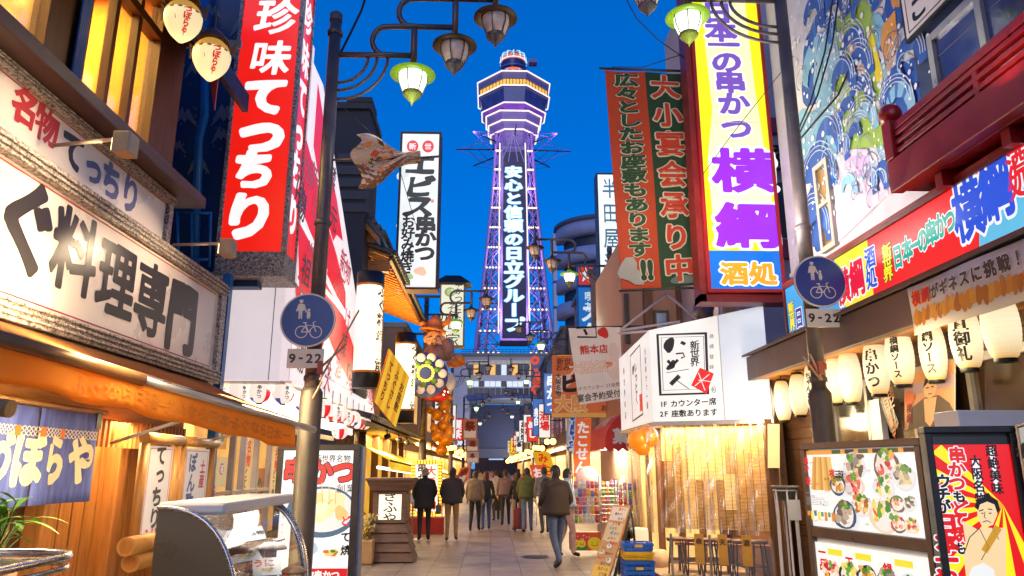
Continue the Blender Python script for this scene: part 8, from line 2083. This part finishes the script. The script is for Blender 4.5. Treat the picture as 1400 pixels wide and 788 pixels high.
def vsign(px_s,Y,z,h,w,txt,bgc,tc,lb,face_em=1.0):
    s = 1 if px_s > 0 else -1; x0 = px_s - w / 2; S = Surf((x0,Y,z + h),(x0 + w,Y,z + h),(x0 + w,Y,z),(x0,Y,z)); t = thing('projecting_sign',lb,'sign',(px_s,Y,z),'projecting lightbox signs along the street'); mb = MB(); frame_bars(mb,S,.04,.3,m_dark,.02); mb.mat(m_dark).box(min(px_s,px_s + s * 1.2),Y + .1,z + h * .5,max(px_s,px_s + s * 1.2),Y + .16,z + h * .5 + .06); mb.build('frame',None,t); a = Art(S.inset(.05,.02),.004,.004); a.rect(0,0,1,1,bgc); a.up(); n = len(txt); a.text(txt,.5,.5,min(w * .8,h * .9 / n),tc,h > w,1,.04); a.build('face',M_print('far_sign_print',.9,.3,.04),t)
y = 26.6; k = 0
posw = ['left side','right side']
for s,ystart,yend in ((-1,27.2,122),(1,19.6,122)):
    y = ystart; k = 0 if s < 0 else 2; n_ = 0
    while y < yend:
        w = rnd.uniform(5.2,8.5) * (1 if y < 60 else 1.5); h = rnd.uniform(5.6,7.2) if s < 0 else rnd.uniform(6,9.5); n_ += 1
        far_shop(s,y,y + w,h,2.75 if s < 0 else 3.3,k,'%s on the %s from the front' % (['first','second','third','fourth','fifth','sixth','seventh','eighth','ninth','tenth','eleventh','twelfth','thirteenth','fourteenth','fifteenth','sixteenth','seventeenth','eighteenth'][n_ - 1],posw[s > 0]))
        lamp('AREA',(s * (2.5 if s < 0 else 3.0),y + w / 2,2.6),190,(1,.76,.40),.4,(0,R(-25 * s),0),size_y=w * .8,name='shop_strip_light')
        if n_ > 1 or s > 0:
            bgc,tc = rnd.choice([(srgb(250,246,235),srgb(30,30,30)),(srgb(230,50,36),WHITE),(srgb(250,205,60),srgb(150,30,20)),(srgb(245,240,230),srgb(210,40,40)),(srgb(60,110,190),WHITE)]); tx = words_[(n_ * 3 + (s > 0)) % len(words_)]
            vsign(s * (2.35 if s < 0 else 2.9),y + 1,rnd.uniform(3.2,4.2),rnd.uniform(1.4,2.4),rnd.uniform(.6,.9),tx,bgc,tc,'projecting lightbox sign lettered %s, %s, on house %s from the front' % (tx,posw[s > 0],['one','two','three','four','five','six','seven','eight','nine','ten','eleven','twelve','thirteen','fourteen','fifteen','sixteen','seventeen','eighteen'][n_ - 1]))
        y += w; k += 1
# warm bulbs strung under the far eaves
for lb,s,n in (('string of big warm bulbs under the left eaves',-1,24),('string of big warm bulbs under the right eaves',1,28)):
    t = thing('bulb_string',lb,'string lights',(s * 2.3,40,3)); mb = mkb(M_emit('far_bulb',srgb(255,190,80),9)); pts = []
    for i in range(n):
        Y = 30 + 3.2 * i; c = Vector((s * (2.1 if s < 0 else 2.5),Y,2.75 + .12 * math.sin(i * 2.1))); mb.ball(c,.09 + .0012 * Y,n=8,m=5); pts.append(c + Vector((0,0,.13)))
    o_ = mb.build('bulb',None,t); o_['kind'] = 'stuff'; mb = mkb(m_rubber); mb.tube(pts,.012,4); mb.build('wire',None,t)
# arcade beyond the archway
t = thing('arcade_lights','rows of golden lamps glowing in the arcade beyond the archway','lamps',(0,150,3)); mb = mkb(M_emit('far_bulb',srgb(255,190,80),9))
for s in (-1,1):
    for i in range(12): mb.ball((.2 + s * (3.2 + .1 * i),126 + 5.5 * i,3.4 + .25 * (i % 2)),.28,n=8,m=5)
o_ = mb.build('bulb',None,t); o_['kind'] = 'stuff'
# ================================================================== overhead cables
for lb,pts,r_ in (('thick black cable looping down the mural, nearest the balcony',[(1196,-30,7.6),(1186,20,7.7),(1170,75,7.9),(1146,130,8.2),(1090,195,8.6)],.014),('black cable running down the mural beside the right lamp post',[(1150,-30,7.8),(1138,60,8.0),(1118,130,8.3),(1092,185,8.6)],.012),('second black cable beside the right lamp post',[(1143,-30,7.9),(1128,70,8.1),(1108,140,8.4),(1086,190,8.7)],.012),('slack cable crossing the sky to the yellow sign',[(846,-20,10),(870,25,10.2),(900,55,10.4),(936,80,10.5)],.009),('thin wire from the banner rod to the lamp, upper right sky',[(836,92,11),(880,92,11),(940,72,10.6)],.008),('pale cable hanging by the left lamp post top',[(505,-20,8.4),(494,15,8.4),(478,48,8.2),(462,80,8.05)],.016),('thin wire sagging from the left lamp post over the roofs',[(462,140,8.1),(500,175,10),(540,210,14),(575,330,20)],.008),('long slack wire across the yellow sign',[(1130,20,9.4),(1000,185,9.8),(960,240,10.2)],.006)):
    mb = mkb(m_rubber); P_ = [at(*q) for q in pts]; mb.tube(P_,r_,5); tag(mb.build('overhead_cable'),lb,'cable','overhead cables')
# ================================================================== people
def person(label,px,py,h,top,legs,hair,face=0.0,step=0.0,coat=0.0,shoe=(.02,.018,.016),arms=(0,0),longhair=False,female=False,build=1.0,foot=None,head_turn=0.0):
    c = atZ(px,py) if foot is None else Vector(foot); k = h / 1.72; b = build
    J = dict(pel=(0,0,.96),sp=(0,0,1.14),ch=(0,.0,1.33),nk=(0,.01,1.475),hb=(0,.02,1.545),ht=(0,.025,1.635))
    sw = .16 if female else .185; hands = []
    for s,n in ((-1,'l'),(1,'r')):
        st = step * s; bend = arms[0 if s < 0 else 1]
        J['sh' + n] = (s * sw * b,0,1.40); J['el' + n] = (s * (sw + .07) * b,-.03 - st * .3 + .05 * bend,1.13); J['wr' + n] = (s * (sw + .06 - .10 * bend) * b,.02 - st * .5 + .24 * bend,.90 + .20 * bend)
        J['hp' + n] = (s * .09 * b,0,.90); J['kn' + n] = (s * .10,.03 + st * .5,.50); J['an' + n] = (s * .105,-.02 + st * .95 - (.10 if st < 0 else 0),.085 + (.05 if st < -.1 else 0)); J['to' + n] = (s * .12,.13 + st * .95 - (.08 if st < 0 else 0),.045)
    E_ = [('pel','sp','t'),('sp','ch','t'),('ch','nk','t'),('nk','hb','s'),('hb','ht','s')]
    for n in 'lr': E_ += [('ch','sh' + n,'t'),('sh' + n,'el' + n,'t'),('el' + n,'wr' + n,'t'),('pel','hp' + n,'l'),('hp' + n,'kn' + n,'l'),('kn' + n,'an' + n,'l'),('an' + n,'to' + n,'f')]
    Rd = dict(pel=.135,sp=.125,ch=.14,nk=.062,hb=.075,ht=.085,sh=.072,el=.052,wr=.034,hp=.10,kn=.066,an=.046,to=.04)
    names = list(J); idx = {n: i for i,n in enumerate(names)}
    me = bpy.data.meshes.new('tmp'); me.from_pydata([J[n] for n in names],[(idx[a_],idx[b_]) for a_,b_,_ in E_],[]); ob = bpy.data.objects.new('tmp',me); COL.objects.link(ob)
    md = ob.modifiers.new('skin','SKIN'); md.use_smooth_shade = True
    for n in names:
        r_ = Rd.get(n,Rd.get(n[:2],.05)); kx = (1.22 * b if n in ('pel','sp','ch') else 1.0) * (1.0 if n in ('nk','hb','ht') else b); me.skin_vertices[0].data[idx[n]].radius = (r_ * kx,r_ * (.92 if n in ('pel','sp','ch') else 1)); me.skin_vertices[0].data[idx[n]].use_root = n == 'pel'
    sb_ = ob.modifiers.new('sub','SUBSURF'); sb_.levels = 2
    dg = bpy.context.evaluated_depsgraph_get(); ev_ = bpy.data.meshes.new_from_object(ob.evaluated_get(dg)); bpy.data.objects.remove(ob)
    M_ = Matrix.Translation(c) @ Matrix.Rotation(face,4,'Z') @ Matrix.Scale(k,4); HM = Matrix.Translation(Vector(J['hb'])) @ Matrix.Rotation(head_turn,4,'Z') @ Matrix.Translation(-Vector(J['hb']))
    nm = lambda col_,r_=.8: M_plain('cloth_%02x%02x%02x' % tuple(int(255 * x ** .45) for x in col_),col_,r_,0,.3,9,.3)
    mt = dict(t=nm(top),l=nm(legs),s=M_plain('skin',srgb(206,158,130),.5,0,.08,8),f=nm(shoe,.5)); mb = MB()
    segs = [(Vector(J[a_]),Vector(J[b_]),m_) for a_,b_,m_ in E_]
    def near(p_):
        best = (9,'t')
        for a_,b_,m_ in segs:
            d = b_ - a_; t_ = max(0,min(1,(p_ - a_).dot(d) / d.length_squared)); q = (p_ - a_ - d * t_).length - (.05 if m_ == 't' and abs(a_.x) < .05 else 0)
            if q < best[0]: best = (q,m_)
        return best[1]
    base = [M_ @ v.co for v in ev_.vertices]; mb.v = base
    for p_ in ev_.polygons:
        m_ = near(p_.center); m_ = 't' if m_ == 'l' and p_.center.z > .93 else m_; mb.mat(mt[m_]); mb.f.append(list(p_.vertices)); mb.mi.append(mb.cur); mb.sm.append(True)
    bpy.data.meshes.remove(ev_); mb.mat(mt['s'])
    tr_ = lambda p_: M_ @ Vector(p_)
    hd = lambda p_: M_ @ (HM @ Vector(p_))
    for i_ in range(1): mb.grid(lambda u,v: hd((.078 * math.sin(math.pi * max(.01,min(.99,v))) * math.cos(6.283 * u),.035 + .094 * math.sin(math.pi * max(.01,min(.99,v))) * math.sin(6.283 * u),1.61 - .118 * math.cos(math.pi * v))),14,10)
    mb.tube([hd((0,.125,1.63)),hd((0,.147,1.595)),hd((0,.122,1.585))],[.008 * k,.016 * k,.012 * k],6)
    for s in (-1,1):
        mb.ball(hd((s * .078,.025,1.605)),.014 * k,.02 * k,.032 * k,8,6); n = 'l' if s < 0 else 'r'; w = Vector(J['wr' + n]); el = Vector(J['el' + n]); d = (w - el).normalized(); sd = Vector((0,1,0)) - d * d.y; sd.normalize(); nn = d.cross(sd)
        palm = w + d * .05; mb.tube([tr_(w - d * .02),tr_(palm),tr_(w + d * .095)],[.026 * k,.034 * k,.028 * k],8)
        for f_ in range(4): o_ = w + d * .085 + sd * (-.027 + .018 * f_); L_ = (.062,.075,.070,.052)[f_]; q = -nn * s; mb.tube([tr_(o_),tr_(o_ + d * L_ * .5 + q * .004),tr_(o_ + d * L_ * .9 + q * .022)],[.0095 * k,.0088 * k,.007 * k],6)
        o_ = w + d * .03 + sd * .026; mb.tube([tr_(o_),tr_(o_ + sd * .022 + d * .02),tr_(o_ + sd * .028 + d * .05)],[.012 * k,.011 * k,.008 * k],6)
    mb.mat(nm((.01,.008,.008)))
    for s in (-1,1): mb.ball(hd((s * .032,.122,1.625)),.009 * k,.006 * k,.006 * k,6,4)
    mb.mat(M_plain('lips',srgb(150,84,76))); mb.ball(hd((0,.122,1.555)),.024 * k,.008 * k,.007 * k,8,4)
    p = mb.build('person'); tag(p,label,'person','people in the street')
    hb_ = MB(); hb_.mat(nm(hair,.6)); z0 = 1.40 if longhair else 1.545
    def hf(u,v):
        an = math.pi * (1.0 + 1.0 * u) if False else -math.pi * .5 + 2 * math.pi * (u - .5); vv = v * .58; back = .5 - .5 * math.sin(an); fz_ = 1.735 - .5 * 0; low = z0 + (1.668 - z0) * (1 - min(1,back * 1.45)); z = 1.74 + (low - 1.74) * v; q = math.sqrt(max(0,1 - ((z - 1.625) / .118) ** 2)) if z > 1.625 else 1.0; return hd((.088 * q * math.cos(an) * (1 + .05 * math.sin(an * 9)),.027 + .104 * q * math.sin(an),z))
    hb_.grid(hf,20,9); hb_.build('hair',None,p)
    if coat:
        cm = MB(); cm.mat(mt['t']); zt_,zb_c = 1.42,1.38 - coat
        def cf(u,v):
            an = 6.283 * u; z = zt_ + (zb_c - zt_) * v; w_ = min(1,.52 + 3.4 * v) * (.205 + (-.02 * math.sin(min(1,v * 1.4) * math.pi) if female else 0) + (.055 if female else .025) * v + .008 * math.sin(an * 5) * v) * b; return tr_((w_ * math.cos(an),w_ * .66 * math.sin(an) + step * 0,z))
        cm.grid(cf,24,8); cm.build('coat',None,p,thick=.012)
    return p
blk,navy,char,khaki,jean = (.012,.012,.014),(.014,.015,.024),(.03,.028,.03),srgb(140,104,64),srgb(84,100,130)
person('man in a dark suit coat with grey hair facing the bulb-edged board',579,740,1.70,blk,blk,(.22,.2,.19),.1,0,.62,arms=(.3,.5),build=1.08)
person('man in a black jacket and khaki trousers, back turned',617,740,1.71,char,khaki,(.015,.012,.01),0,.02,.5,arms=(.4,.4),build=1.08)
person('person in a grey-brown jacket, dark cap and black trousers walking away',649,727,1.62,srgb(112,96,82),blk,(.03,.03,.035),-.1,.12,.5)
person('woman in a blue dress with black sleeves walking away',664,725,1.60,(.02,.02,.024),srgb(58,76,110),srgb(70,44,30),.1,.10,0,female=True,longhair=True)
person('person in a mauve-grey top and dark trousers, middle of the street',691,719,1.66,srgb(110,88,92),blk,(.02,.015,.012),0,.10,.45)
person('person in white further off between the walkers',678,712,1.62,srgb(190,176,166),char,srgb(60,40,30),.2,.1,.5)
person('woman in black top and pale wide trousers beside the red suitcase',708,726,1.60,(.016,.015,.018),srgb(150,132,116),(.015,.012,.01),-.2,.06,0,female=True,longhair=True)
person('man in a green jacket and blue jeans, back turned',721,728,1.70,srgb(84,92,48),jean,(.012,.01,.01),-.05,.10,.46,arms=(.3,.3),build=1.05)
person('man in a grey hooded top wearing a black backpack',745,730,1.72,srgb(104,104,110),char,(.014,.012,.012),.15,.10,.42)
person('man in a dark brown jacket and jeans, nearest of all, before the sweets racks',762,777,1.74,srgb(52,40,34),srgb(70,82,112),(.012,.01,.01),.45,.16,.5,arms=(.7,.5),build=1.1,head_turn=.3)
person('woman in a pale blue shirt and pink trousers behind the man in brown',776,762,1.68,srgb(170,180,200),srgb(176,140,140),(.02,.016,.014),-1.2,.1,.4,female=True,arms=(.6,.6))
for lb,px,Y,tp,lg in (('far walker in a red-brown top near the left shops',-1.6,33,srgb(130,60,50),blk),('far walker in a cream coat',-.5,36,srgb(180,160,140),char),('far walker in a black coat',.3,31,blk,blk),('far walker in an orange top',1.4,38,srgb(170,90,60),navy),('far walker in grey',.9,45,srgb(100,100,104),blk),('far walker in dark blue',-1.0,48,navy,char),('far walker in pale pink',.1,55,srgb(190,150,146),char),('far walker in black beside the right shops',2.0,42,blk,jean),('far walker in a beige coat, furthest off',-.2,66,srgb(150,130,110),blk)):
    person(lb + ' down the street',0,0,1.66,tp,lg,(.015,.012,.01),rnd.uniform(-.3,.3),.1,.5,foot=(px,Y,0))
# what they carry
sc_ = atZ(711,727); t = thing('suitcase','dark red upright suitcase beside the green-jacketed man','suitcase',sc_); mb = mkb(M_plain('suitcase_red',srgb(110,24,26),.4)); mb.cbox(sc_ + Vector((0,0,.07)),.36,.24,.56); mb.build('shell',None,t,bevel=.04); mb = mkb(m_black)
for dx in (-.1,.1): mb.tube([sc_ + Vector((dx,.05,.62)),sc_ + Vector((dx,.05,.95))],.01,6)
mb.tube([sc_ + Vector((-.11,.05,.95)),sc_ + Vector((.11,.05,.95))],.016,6); mb.build('handle',None,t); mb = mkb(m_black)
for dx in (-.13,.13): mb.lathe([(.001,-.02),(.035,-.02),(.035,.02),(.001,.02)],sc_ + Vector((dx,0,.035)),10,axis=(1,0,0))
mb.build('wheel',None,t)
bp = atZ(745,730) + Vector((.03,-.21,1.0)); t = thing('backpack','black backpack on the man in the grey hooded top','backpack',bp); mb = mkb(M_plain('pack_black',(.02,.02,.024),.7)); mb.grid(lambda u,v: bp + Vector((.15 * math.copysign(abs(math.cos(6.283 * u)) ** .6,math.cos(6.283 * u)) * math.sin(math.pi * max(.02,min(.98,v))) ** .35,.10 * math.copysign(abs(math.sin(6.283 * u)) ** .6,math.sin(6.283 * u)) * math.sin(math.pi * max(.02,min(.98,v))) ** .35,.44 * v)),18,10); mb.build('bag',None,t)
hb2 = atZ(579,740) + Vector((.34,.05,.62)); t = thing('handbag','dark shoulder bag at the side of the man in the suit','bag',hb2); mb = mkb(M_plain('bag_grey',srgb(70,74,84),.6)); mb.cbox(hb2,.12,.28,.22); mb.build('body',None,t,bevel=.03); mb = mkb(m_black); mb.tube([hb2 + Vector((0,-.1,.21)),hb2 + Vector((-.02,-.05,.45)),hb2 + Vector((-.02,.05,.45)),hb2 + Vector((0,.1,.21))],.01,6); mb.build('strap',None,t)
